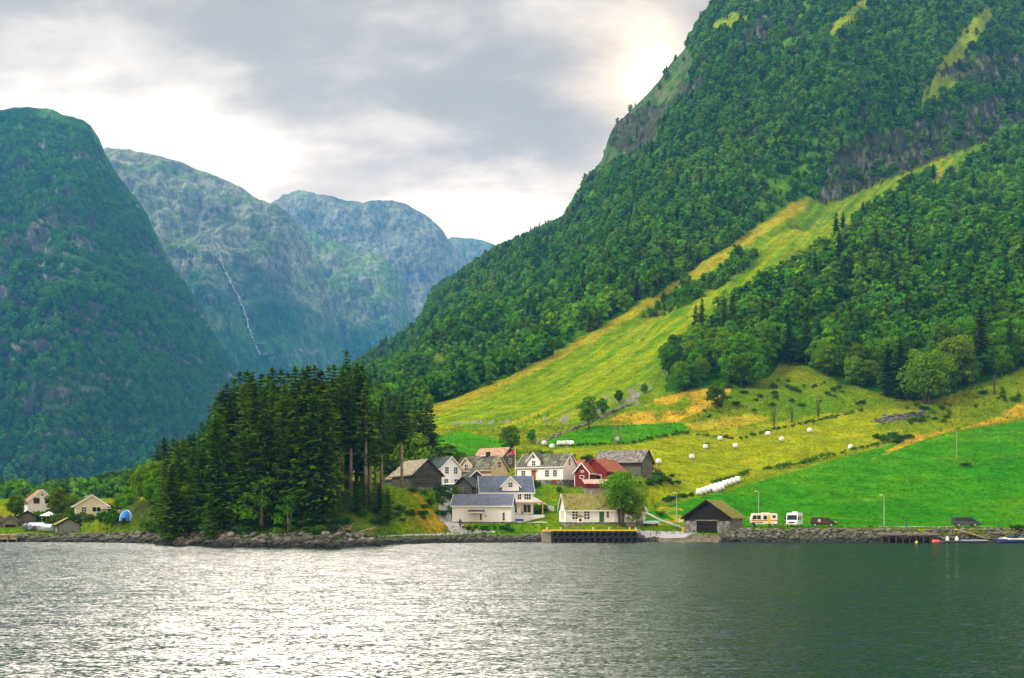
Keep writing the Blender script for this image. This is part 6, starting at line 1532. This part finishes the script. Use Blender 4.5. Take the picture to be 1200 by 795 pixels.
# ------------------------------------------------------------------ people and a dog
def skin_body(name, joints, edges, mats, parent, root=0, sub=2):
    me = bpy.data.meshes.new(name); me.from_pydata([j[:3] for j in joints], edges, []); o_ = bpy.data.objects.new(name, me); link(o_, parent)
    md = o_.modifiers.new('skin', 'SKIN')
    for v_, j in zip(me.skin_vertices[0].data if len(me.skin_vertices) else [], joints): v_.radius = (j[3], j[3] if len(j) < 5 else j[4])
    if len(me.skin_vertices): me.skin_vertices[0].data[root].use_root = True
    s_ = o_.modifiers.new('sub', 'SUBSURF'); s_.levels = sub; s_.render_levels = sub
    me.materials.append(MAT[mats]); return o_
def person(px, Y, rz, label, h, top, legs, walk=0.0, arms=((.12, .0), (.12, .0)), dz=0.0):
    x = PX(px, Y); e = empty('person', (x, Y, G(x, Y) + .05 + dz), R_(rz), label, 'person'); e.scale = (h / 1.75,) * 3
    J = [(0, 0, .95, .15, .11), (0, 0, 1.15, .14, .10), (0, .01, 1.36, .17, .11), (0, 0, 1.48, .07), (0, -.01, 1.56, .055), (0, -.02, 1.64, .085, .095), (0, -.015, 1.71, .075)]
    E = [(0, 1), (1, 2), (2, 3), (3, 4), (4, 5), (5, 6)]
    def add_(p_, par): J.append(p_); E.append((par, len(J) - 1)); return len(J) - 1
    for s_, (fw, up_) in zip((-1, 1), arms):
        a = add_((s_ * .19, 0, 1.42, .065), 2); a = add_((s_ * .25, .02 - fw * .3, 1.14 + up_ * .3, .045), a); a = add_((s_ * .24, -.02 - fw, .90 + up_, .034), a); hnd = add_((s_ * .235, -.03 - fw * 1.1, .83 + up_, .036, .02), a)
        for k_ in range(4):
            b_ = add_((s_ * .235, -.06 - fw * 1.1 + k_ * .022, .77 + up_ + .006 * abs(k_ - 1.5), .0095), hnd); add_((s_ * .225, -.06 - fw * 1.1 + k_ * .022, .735 + up_ + .01 * abs(k_ - 1.5), .008), b_)
        b_ = add_((s_ * .22, -.075 - fw * 1.1, .81 + up_, .010), hnd); add_((s_ * .215, -.085 - fw * 1.1, .775 + up_, .009), b_)
    for s_ in (-1, 1):
        w_ = walk * s_; a = add_((s_ * .09, 0, .88, .095), 0); a = add_((s_ * .095, -.02 - w_ * .5, .50, .062), a); a = add_((s_ * .095, .02 - w_, .10, .04), a); add_((s_ * .10, -.13 - w_, .04, .038), a)
    body = skin_body('body', J, E, 'skin', e)
    # clothes follow the same joints a little outside
    Jc = [(q[0], q[1], q[2], q[3] * 1.16 + .01, (q[4] if len(q) > 4 else q[3]) * 1.16 + .01) for q in J]
    T = [Jc[0], Jc[1], Jc[2], (0, 0, 1.47, .075, .07)]; TE = [(0, 1), (1, 2), (2, 3)]
    n_arm = 14
    for k_, s_ in enumerate((-1, 1)):
        b0 = 7 + k_ * n_arm; i0 = len(T); T += [Jc[b0], Jc[b0 + 1], Jc[b0 + 2]]; TE += [(2, i0), (i0, i0 + 1), (i0 + 1, i0 + 2)]
    skin_body('jacket', T, TE, top, e)
    b0 = 7 + 2 * n_arm; P_ = [(0, 0, .97, .155, .12)]; PE = []
    for k_ in range(2):
        i0 = len(P_); P_ += [Jc[b0 + k_ * 4], Jc[b0 + k_ * 4 + 1], Jc[b0 + k_ * 4 + 2]]; PE += [(0, i0), (i0, i0 + 1), (i0 + 1, i0 + 2)]
    skin_body('trousers', P_, PE, legs, e)
    for k_ in range(2):
        q = J[b0 + k_ * 4 + 3]; MB().box(q[0] - .05, q[0] + .05, q[1] - .08, q[1] + .2, -.01, .09).build('shoe', 'black', e, bevel=.03)
    MB().lathe([(0, .135), (.06, .125), (.10, .08), (.108, .02), (.10, -.05), (.085, -.07)], 14, c=(0, .012, 1.66)).build('hair', 'hair', e, smooth=True)
    MB().box(-.014, .014, -.135, -.10, 1.62, 1.665).build('nose', 'skin', e, bevel=.008)
    for s_ in (-1, 1): MB().lathe([(0, -.012), (.012, 0), (0, .012)], 8, c=(s_ * .034, -.104, 1.675)).build('eye', 'hair', e)
    MB().box(-.028, .028, -.116, -.09, 1.585, 1.597).build('mouth', 'flag_red', e)
    return e
person(539.3, 185.5, 150, 'person in black walking a dark dog on the pale gravel path', 1.72, 'cloth_black', 'cloth_black', .16, ((.14, .02), (-.1, .0)))
person(1062, 195.2, -100, 'person in a blue jacket standing on the gravel above the jetty', 1.75, 'cloth_navy', 'cloth_navy', .06)
person(611.5, 200.2, 20, 'person in bright blue standing on the porch of the blue roofed house', 1.75, 'cloth_blue', 'cloth_blue', .04, ((.1, .05), (.1, .0)), dz=0.55)
# dog
x, Y = PX(543.2, 184.8), 184.8
e = empty('dog', (x, Y, G(x, Y) + .07), R_(60), 'dark dog on the gravel path beside the walker in black', 'dog')
J = [(0, 0, .48, .13), (-.22, 0, .50, .12), (.25, 0, .49, .145), (.42, 0, .56, .09), (.54, 0, .68, .075), (.64, 0, .70, .06), (.76, 0, .66, .035), (-.38, 0, .52, .06), (-.55, 0, .66, .028), (-.64, 0, .78, .015)]
E = [(0, 1), (0, 2), (2, 3), (3, 4), (4, 5), (5, 6), (1, 7), (7, 8), (8, 9)]
for s_ in (-1, 1):
    i0 = len(J); J += [(.30, s_ * .10, .40, .065), (.28 + .06 * s_, s_ * .10, .20, .038), (.31 + .09 * s_, s_ * .10, .04, .03), (.36 + .09 * s_, s_ * .10, .02, .032)]; E += [(2, i0), (i0, i0 + 1), (i0 + 1, i0 + 2), (i0 + 2, i0 + 3)]
    i0 = len(J); J += [(-.27, s_ * .09, .40, .08), (-.20, s_ * .10, .30, .055), (-.36 - .05 * s_, s_ * .10, .17, .032), (-.33 - .05 * s_, s_ * .10, .03, .028), (-.28 - .05 * s_, s_ * .10, .02, .03)]; E += [(1, i0), (i0, i0 + 1), (i0 + 1, i0 + 2), (i0 + 2, i0 + 3), (i0 + 3, i0 + 4)]
    i0 = len(J); J += [(.56, s_ * .06, .78, .022), (.54, s_ * .075, .70, .012)]; E += [(5, i0), (i0, i0 + 1)]
skin_body('body', J, E, 'cloth_black', e)
# ------------------------------------------------------------------ trees and bushes one can tell apart
rng = np.random.default_rng(77)
# spruce wood on the point: its skyline in photo pixels
SKYL = np.array([(160, 552), (178, 528), (190, 512), (200, 504), (212, 506), (225, 500), (236, 489), (244, 475), (252, 459), (262, 443), (275, 434), (290, 428), (310, 425), (330, 424), (350, 424), (365, 421), (385, 418), (400, 415), (412, 414), (425, 424),
                 (432, 440), (437, 455), (450, 460), (462, 456), (470, 454), (485, 462), (500, 466), (508, 476)], float)
def skyl(px): return float(np.interp(px, SKYL[:, 0], SKYL[:, 1]))
def spruce_at(px, Y, top, kinds, label, group, name='spruce_tree', wide=1.0):
    x = PX(px, Y); z = G(x, Y); h = PZ(top, Y) - z
    if h < 3: return
    k_ = kinds[int(rng.integers(len(kinds)))]
    place_tree(k_, name, x, Y, h, label, 'tree', group, wide=float(np.clip(wide * (k_[2] / h) ** 0.35 * rng.uniform(.9, 1.15), .6, 1.9)))
LB = 'tall dark spruce in the dense wood on the knoll, its top in the skyline'
gS = 'spruces of the wooded knoll'
for px in (184, 193, 202, 211, 220, 229, 237, 244, 251, 258, 265, 273, 281, 289, 297, 305, 313, 321, 329, 337, 345, 353, 361, 369, 377, 385, 393, 401, 409, 417):
    spruce_at(px + rng.uniform(-2, 2), rng.uniform(186, 202), skyl(px) + rng.uniform(0, 13), SPRUCE if px < 380 else TALLSP, LB, gS, wide=1.15)
for px in (406, 424): spruce_at(px, 190, skyl(px) - 6 + (8 if px == 424 else 0), SPRUCE[:1], 'dark spruce whose pointed top stands highest at the right end of the wood' if px == 406 else 'slim dark spruce with a pointed top at the very right end of the wood skyline', gS)
LF = 'dark spruce in the face of the dense wood on the knoll, below the skyline'
for i in range(84):
    px = rng.uniform(192, 384); Y = rng.uniform(170, 186); s0 = skyl(px)
    spruce_at(px, Y, s0 + rng.uniform(14, 95) * (0.6 + 0.4 * (px > 240)), SPRUCE, LF, gS)
LT = 'tall bare stemmed spruce with a high crown at the right side of the wood'
for px in (352, 366, 378, 389, 397, 404, 411, 418, 424, 429, 434, 440, 447):
    spruce_at(px, rng.uniform(181, 194), max(skyl(px), 424) + rng.uniform(4, 30), TALLSP, LT, 'bare stemmed spruces at the right of the wood')
for px in (448, 456, 463, 471, 478, 486, 493, 500, 506):
    Y = rng.uniform(232, 250); spruce_at(px, Y, skyl(px) + rng.uniform(0, 8), SPRUCE, 'dark spruce in the stand behind the old dark barn', 'spruces behind the old dark barn', wide=.95)
spruce_at(471, 205, 462, TALLSP[:1], 'single tall bare stemmed spruce in front of the old dark barn roof', None)
for i, px in enumerate((418, 428, 437, 445, 455)):
    spruce_at(px, rng.uniform(178, 188), rng.uniform(545, 575), SPRUCE[3:], 'small young spruce on the slope right of the wood', 'young spruces right of the wood')
for i in range(10):
    spruce_at(rng.uniform(200, 415), rng.uniform(168, 173), rng.uniform(555, 590), SPRUCE[3:], 'young spruce at the shore edge of the wood', 'young spruces at the shore')
def broad_at(px, foot, top, kind, label, group=None, wide=1.0, Y=None, cat='tree', name='leafy_tree', **kw):
    if Y is None: x, Y, z = spot(px, foot, **kw)
    else: x = PX(px, Y); z = G(x, Y)
    h = (PZ(top, Y) - z)
    place_tree(kind, name, x, Y, max(h, 1.0), label, cat, group, wide=wide)
broad_at(305, 622, 558, BIRCH, 'light green birch with pale leaning stems before the dark spruces', Y=170, wide=1.15, name='birch_tree')
broad_at(338, 622, 578, BIRCH, 'small light birch right of the leaning birch on the wooded shore', Y=169, name='birch_tree')
broad_at(171, 610, 545, BROAD[3], 'rounded mid green leafy tree at the left end of the wood', Y=195, wide=1.0)
broad_at(183, 612, 540, BROAD[0], 'dark leafy tree between the left end of the wood and the first spruces', Y=192)
broad_at(205, 620, 570, BROAD[2], 'dark leafy tree low at the shore below the left spruces', Y=176)
broad_at(228, 620, 566, BROAD[1], 'broad dark leafy tree at the shore in front of the spruces', Y=175)
broad_at(264, 620, 580, BROAD[4], 'leafy tree at the shore left of the light birch', Y=173)
broad_at(488, 545, 508, BROAD[3], 'light green rounded tree behind the roof of the old dark barn', Y=236, wide=1.05)
broad_at(508, 545, 520, BUSH[0], 'wide green bush behind the white gabled house', Y=246, wide=1.6, cat='bush', name='bush')
broad_at(728, 620, 551, WATERSIDE, 'large light green many stemmed tree on the waterfront beside the white boathouse', Y=190.5, wide=1.0)
broad_at(741, 620, 575, BROAD[3], 'smaller leafy tree just right of the large waterfront tree', Y=192.5, wide=.8)
broad_at(598, 531, 499, BROAD[1], 'round dark tree standing alone above the flagpole', wide=1.15)
broad_at(623, 519, 503, BROAD[0], 'small round dark tree right of the one above the flagpole', wide=1.2)
broad_at(690, 503, 464, BROAD[4], 'tall dark tree at the left end of the orange pasture', wide=1.15)
broad_at(706, 486, 466, BROAD[2], 'slim dark tree just right of the tall one on the stony slope', wide=1.2)
broad_at(725, 473, 457, BROAD[0], 'small dark tree higher up the stony slope', wide=1.0)
broad_at(755, 461, 449, BROAD[2], 'tiny tree beside the stony strip below the meadow', wide=1.2)
broad_at(840, 480, 447, BROAD[2], 'single dark tree standing free in the pasture below the wood', wide=1.25)
broad_at(883, 456, 413, BROAD[0], 'rounded tree at the tip of the wood above the pasture', wide=1.05)
broad_at(799, 459, 435, BROAD[1], 'rounded bright tree at the left corner of the lower wood', wide=1.1)
broad_at(1086, 474, 412, WILLOW, 'large light green tree in front of the dark conifers at the wood edge', wide=1.05)
broad_at(1120, 455, 395, BROAD[3], 'light leafy tree right of the large pale one at the wood edge', wide=1.0)
broad_at(1010, 455, 425, BROAD[2], 'small rounded tree at the wood edge left of the dark conifers', wide=1.2)
broad_at(870, 445, 390, BROAD[1], 'broad dark tree rising above the tip of the wood', wide=1.05)
for px, ft, tp, lab in ((925, 428, 372, 'dark conifer leftmost in the wood above the bare bushes'), (945, 428, 358, 'dark conifer in the middle of the three above the bare bushes'), (960, 424, 372, 'dark conifer rightmost of the three above the bare bushes'),
                        (1041, 465, 402, 'dark conifer left of the large pale tree'), (1055, 468, 395, 'tall dark conifer beside the large pale tree'), (1150, 440, 355, 'tall dark conifer near the right edge of the wood'), (1183, 435, 372, 'dark conifer at the right edge of the photo')):
    x, Y, z = spot(px, ft); place_tree(SPRUCE[int(rng.integers(4))], 'spruce_tree', x, Y, PZ(tp, Y) - z, lab, 'tree', None, wide=1.15)
for px, ft, tp, lab in ((907, 503, 470, 'bare grey bush leftmost of three above the hay field'), (928, 496, 466, 'bare grey bush in the middle above the hay field'), (959, 489, 463, 'bare grey bush rightmost of three above the hay field'), (1165, 463, 436, 'thin bare tree in the rough grass near the right edge')):
    x, Y, z = spot(px, ft); h = PZ(tp, Y) - z; tr = bare_kind(int(px), h); place_tree((None, tr, h), 'bare_bush', x, Y, h, lab, 'bush')
# first ranks of the lower wood, each tree its own
lo = np.argwhere(dark & (YY > 333) & (YY < 380) & (PP > 770) & (PP < 1290) & ~crag)
rng.shuffle(lo); taken = []
for r, c in lo:
    if len(taken) >= 150: break
    y = float(YR[r]); x = float(XX[r, c])
    if any((x - a) ** 2 + (y - b_) ** 2 < 4.6 ** 2 for a, b_ in taken): continue
    taken.append((x, y)); first = y < 348
    px_ = 600 + x * F / y
    kk = BROAD[int(rng.choice(5, p=[.27, .25, .22, .08, .18]))]
    lab = ('leafy tree in the front rank of the lower wood' if first else 'leafy tree behind the front rank of the lower wood') + (', left half above the hay field' if px_ < 1000 else ', right half above the green field')
    place_tree(kk, 'leafy_tree', x, y, rng.uniform(7.5, 12.5), lab, 'tree', 'trees of the lower wood', wide=float(rng.uniform(.85, 1.15)))
print('front trees', len(taken))
for i in range(14): broad_at(rng.uniform(172, 216), 600, rng.uniform(548, 588), BROAD[int(rng.integers(5))], 'leafy tree in the mixed thicket at the left end of the wood', 'thicket at the left end of the wood', Y=float(rng.uniform(178, 200)))
# left hamlet
for px, ft, tp, k_, w_, lab in ((18, 612, 580, 0, 1.1, 'rounded dark tree left of the red tiled house'), (40, 598, 577, 1, 1.0, 'tree behind the red tiled house'), (68, 612, 572, 4, 1.2, 'tall dark tree right of the red tiled house'), (84, 612, 580, 1, 1.2, 'broad dark tree in the middle of the left hamlet'),
                                (98, 614, 582, 0, 1.0, 'dark tree before the cream house'), (96, 612, 592, 3, .9, 'small light leafy tree in front of the cream house'), (54, 614, 598, 2, 1.1, 'dark bush like tree beside the red tiled house'), (128, 605, 590, 2, 1.3, 'small round dark tree right of the cream house'),
                                (142, 600, 578, 1, 1.2, 'dark tree between the cream house and the wood'), (-12, 610, 585, 0, 1.2, 'dark tree at the left photo edge'), (152, 604, 570, 0, 1.0, 'leafy tree by the grey track left of the wood')):
    broad_at(px, ft, tp, BROAD[k_], lab, 'trees of the left hamlet', Y={598: 224, 605: 214, 600: 216, 604: 212}.get(ft, 208), wide=w_)
nb = 0
def bush_at(px, py, h, label, group, wide=1.0, **kw):
    x, y, z = spot(px, py, **kw); k_ = BUSH[int(rng.integers(3))]
    place_tree((k_[0], None, k_[2]), 'bush', x, y, h, label, 'bush', group, wide=wide)
for i in range(34): bush_at(rng.uniform(10, 134), rng.uniform(598, 614), rng.uniform(.8, 2.0), 'green bush among the sheds and trees of the left hamlet', 'bushes of the left hamlet', 1.1)
PASTB = [(805, 475), (840, 455), (905, 448), (955, 440), (1010, 465), (1060, 478), (1120, 470), (1190, 445), (1200, 470), (1120, 492), (1085, 484), (1020, 480), (950, 482), (880, 485), (800, 495)]
n_ = 0
while n_ < 70:
    px, py = rng.uniform(800, 1200), rng.uniform(440, 495)
    if not inpoly(np.array([px]), np.array([py]), PASTB)[0]: continue
    bush_at(px, py, rng.uniform(.5, 1.5), 'low dark green bush in the rough pasture below the lower wood', 'bushes of the rough pasture', 1.3); n_ += 1
for i in range(16): bush_at(rng.uniform(1025, 1065), rng.uniform(509, 521), rng.uniform(.6, 1.3), 'green bush in the thicket at the lower end of the hay field', 'bushes below the stone heap', 1.5)
for i in range(12): bush_at(rng.uniform(1055, 1110), rng.uniform(484, 500), rng.uniform(.7, 1.4), 'green bush in the thicket around the stone heap', 'bushes around the stone heap', 1.5)
for i in range(22): bush_at(rng.uniform(740, 795), rng.uniform(556, 572) , rng.uniform(.7, 1.5), 'green bush in the overgrown patch right of the old grey barn', 'bushes right of the old grey barn', 1.4)
for i in range(16): bush_at(rng.uniform(634, 694), rng.uniform(543, 550), rng.uniform(2.0, 3.6), 'dark green bush in the row behind the white farmhouse', 'bushes behind the farmhouse', 1.2, ymin=242)
for i in range(12): bush_at(rng.uniform(500, 531), rng.uniform(582, 606), rng.uniform(.8, 1.6), 'green bush on the bank above the gravel path', 'bushes above the gravel path', 1.2)
for px, py, h, w_, lab in ((625, 572, 1.7, 1.6, 'dark bush at the basement wall of the white farmhouse'), (611, 561, 2.2, 1.1, 'dark bush between the flagpole and the farmhouse'), (632, 600, 1.6, 1.9, 'rounded green bush right of the timber porch'), (593, 621, .8, 1.6, 'small dark bush at the corner of the long white house'), (828, 525, 1.4, 1.3, 'small dark bush right behind a white bale'), (655, 577, 1.2, 1.3, 'green bush on the slope below the farmhouse gable'),
                           (694, 575, 1.5, 1.5, 'green bush before the low red lean-to'), (533, 582, 2.4, .7, 'dark columnar bush beside the white carport'), (1130, 546, .8, 2.2, 'brown green brush at the foot of the pole in the green field'), (775, 605, 1.0, 1.8, 'brownish bush by the path behind the waterside tree'), (1020, 619, .7, 1.5, 'low bush on top of the stone bank left of the lone lamp'), (1190, 622, 1.0, 2.2, 'brown green bush at the right edge of the bank'), (862, 619, .9, 1.6, 'low green bush by the slipway corner of the dark boathouse'), (518, 578, 1.8, 1.3, 'green bush before the white parked car')):
    bush_at(px, py, h, lab, None, w_)
for i in range(16): bush_at(rng.uniform(545, 600), rng.uniform(618, 627), rng.uniform(.35, .7), 'low weedy bush on the bank before the long white house', 'weeds before the long white house', 1.5)
for i in range(18): bush_at(rng.uniform(420, 500), rng.uniform(575, 622), rng.uniform(.5, 1.3), 'low green bush on the slope right of the wood', 'bushes on the knoll slope', 1.3)
for i in range(46): bush_at(rng.uniform(165, 410), rng.uniform(614, 628), rng.uniform(.5, 1.5), 'low bush between the shore rocks and the spruces', 'bushes at the foot of the wood', 1.3, ymin=163)
# hedges along the field edges
def hedge(pts, h0, h1, label, dens=1.0, mat='bush'):
    Q = []; x0 = None
    P_ = [spot(*p_) for p_ in pts]
    for i in range(len(P_) - 1):
        a, b_ = np.array(P_[i]), np.array(P_[i + 1]); ln = np.linalg.norm(b_ - a)
        for k_ in range(max(1, int(ln / .8))):
            c_ = a + (b_ - a) * rng.random(); c_[:2] += rng.normal(size=2) * .35; f_ = fbm(np.array([c_[0] / 9]), np.array([c_[1] / 9]), 2, 91)[0]
            h = h0 + (h1 - h0) * np.clip(.5 + f_ + rng.normal() * .2, 0, 1)
            if h < .15: continue
            z = G(c_[0], c_[1]); n_q = int(46 * dens)
            Q.append(leaf_cloud(rng, [(c_[0], c_[1], z + h * .45, h * .55), (c_[0] + rng.normal() * .4, c_[1] + rng.normal() * .3, z + h * .3, h * .45)], n_q, .18 + .03 * h, fill=.3))
    V = np.concatenate(Q); o_ = bpy.data.objects.new('hedge', quads_mesh('hedge', V, len(V) // 4, MAT[mat])); link(o_); tag(o_, label, 'hedge')
hedge([(775, 589), (800, 583), (815, 579)], .4, 1.5, 'low hedge left of the long bale row between the fields')
hedge([(836, 568), (850, 565), (868, 558), (880, 555)], .6, 1.8, 'dark hedge above the long bale row')
hedge([(888, 552), (915, 549), (950, 542), (975, 535)], .6, 2.0, 'longest dark hedge between hay field and green field')
hedge([(985, 532), (1005, 527), (1040, 519)], .3, .9, 'thin hedge at the right end of the hay field')
hedge([(640, 524), (665, 523.5), (700, 522), (735, 521), (760, 515), (800, 507)], .25, .8, 'thin dark hedge line under the bright green field')
hedge([(790, 507), (830, 512), (865, 515), (885, 511), (905, 505), (940, 498), (975, 490), (1010, 482)], .4, 1.1, 'thin dark hedge curving along the top of the hay field')
# tufts in the fields: nobody would count them
tk = far_kinds('tuft', 'bush', 26, .9, 3, 71)
def tufts(name, mask, spacing, s0, s1):
    p_ = scatter_mask(mask, lambda y: y * 0 + spacing, 0)
    if len(p_): scatter(name, p_ + np.array((0, 0, .22)), rng.uniform(s0, s1, len(p_)), rng.uniform(0, 6.28, len(p_)), rng.integers(0, 3, len(p_)), tk)
    print(name, len(p_))
tk2 = far_kinds('dark tuft', 'needle', 26, .9, 3, 72)
tk, tk2 = tk2, tk
tufts('field_tufts', fieldR & (n_l + .7 * n_m > 0.0), 1.7, .03, .085)
tk, tk2 = tk2, tk
tufts('pasture_tufts', (YY > 205) & (YY < 335) & ~fieldR & ~hayf & ~lawn & (n_m + n_s > -.1) & (PP > 400) & (ZG > 3), 2.0, .04, .13)
tufts('meadow_shrubs', meadow & (YY > 330) & (n_m > .1) & (streak < -0.05), 7.0, .08, .22)
tufts('bank_grass', (ZG > 1.0) & (ZG < 3.2) & (YY < 215) & ~beach & (YY < Wg + 9) & ~((PP > 640) & (PP < 760)), .75, .03, .075)
# fallen trunks and brush at the foot of the wood
def fallen(px, Y, dx_, dz_, label, brush):
    x = PX(px, Y); z = G(x, Y); e = empty('fallen_tree', (x, Y, z), 0, label, 'fallen tree')
    MB().tube([(0, 0, 0), (dx_ * .5, -.5, dz_ * .5 + .1), (dx_, -1.0, dz_)], [.2, .15, .07], 7).build('trunk', 'driftwood', e, smooth=True)
    tb = []
    for k_ in range(brush):
        f_ = rng.uniform(.3, 1); bx, bz = dx_ * f_, dz_ * f_; a = rng.uniform(-1, 1); tb.append(([(bx, -f_, bz), (bx + a, -f_ - rng.uniform(-.4, .6), bz + rng.uniform(-.5, .9)), (bx + a * 1.8, -f_ - rng.uniform(-.6, 1), bz + rng.uniform(-.8, 1.2))], [.04, .025, .01], 4))
    o_ = bpy.data.objects.new('branches', tubes_mesh('branches', tb, MAT['driftwood'])); link(o_, e)
fallen(362, 168, -4.2, -1.9, 'fallen spruce with brown dead branches slanting to the water, left', 70)
fallen(408, 166, -3.4, -1.6, 'bare fallen trunk leaning down to the water at the right of the wood', 8)
fallen(395, 169, 2.4, .6, 'uprooted stump with tangled brown roots at the shore of the wood', 60)
fallen(420, 170, 3.0, .9, 'thin fallen stems among the rocks where the gravel path begins', 14)
fallen(233, 169, -3.4, -1.2, 'fallen brown spruce branch pile left on the rocks of the wood', 60)
# waterfall on the far mountain
Pm = mB['P']
def fall_line(pts, w0, w1, label):
    out = []
    for i in range(len(pts) - 1):
        for k_ in range(14): f_ = k_ / 14; out.append((pts[i][0] + (pts[i + 1][0] - pts[i][0]) * f_ + rng.normal() * .35, pts[i][1] + (pts[i + 1][1] - pts[i][1]) * f_))
    pxm = 600 + Pm[..., 0] * F / Pm[..., 1]; pym = HZ - (Pm[..., 2] - CH) * F / Pm[..., 1]; V = []; Fc = []
    for i, (px, py) in enumerate(out):
        d_ = np.abs(pxm - px) + np.abs(pym - py); d_[Pm[..., 2] < 5] = 1e9; m_ = d_ < 6; 
        if not m_.any(): continue
        k_ = np.argmin(np.where(m_, Pm[..., 1], 1e9)); c_ = Pm.reshape(-1, 3)[k_]; w_ = (w0 + (w1 - w0) * i / len(out)) * rng.uniform(.5, 1.3)
        V += [(c_[0] - w_, c_[1] - 9, c_[2] + 3), (c_[0] + w_, c_[1] - 9, c_[2] + 3), (c_[0] + w_, c_[1] + 9, c_[2] + 1), (c_[0] - w_, c_[1] + 9, c_[2] + 1)]
    for i in range(len(V) // 4 - 1):
        a = i * 4
        Fc += [(a, a + 1, a + 5, a + 4), (a + 1, a + 2, a + 6, a + 5), (a + 2, a + 3, a + 7, a + 6), (a + 3, a, a + 4, a + 7)]
    me = bpy.data.meshes.new('waterfall'); me.from_pydata(V, [], Fc); me.materials.append(MAT['foam']); o_ = bpy.data.objects.new('waterfall', me); link(o_); tag(o_, label, 'waterfall')
MAT['foam'] = plain('white water', (0.60, 0.61, 0.63), .8, .1, .05)
fall_line([(250, 272), (256, 283), (262, 292), (264, 306), (268, 318), (275, 332), (284, 348), (290, 362), (294, 376), (299, 392), (306, 408), (314, 424)], 0.35, 1.1, 'thin white waterfall running down the green mountain behind the wood')
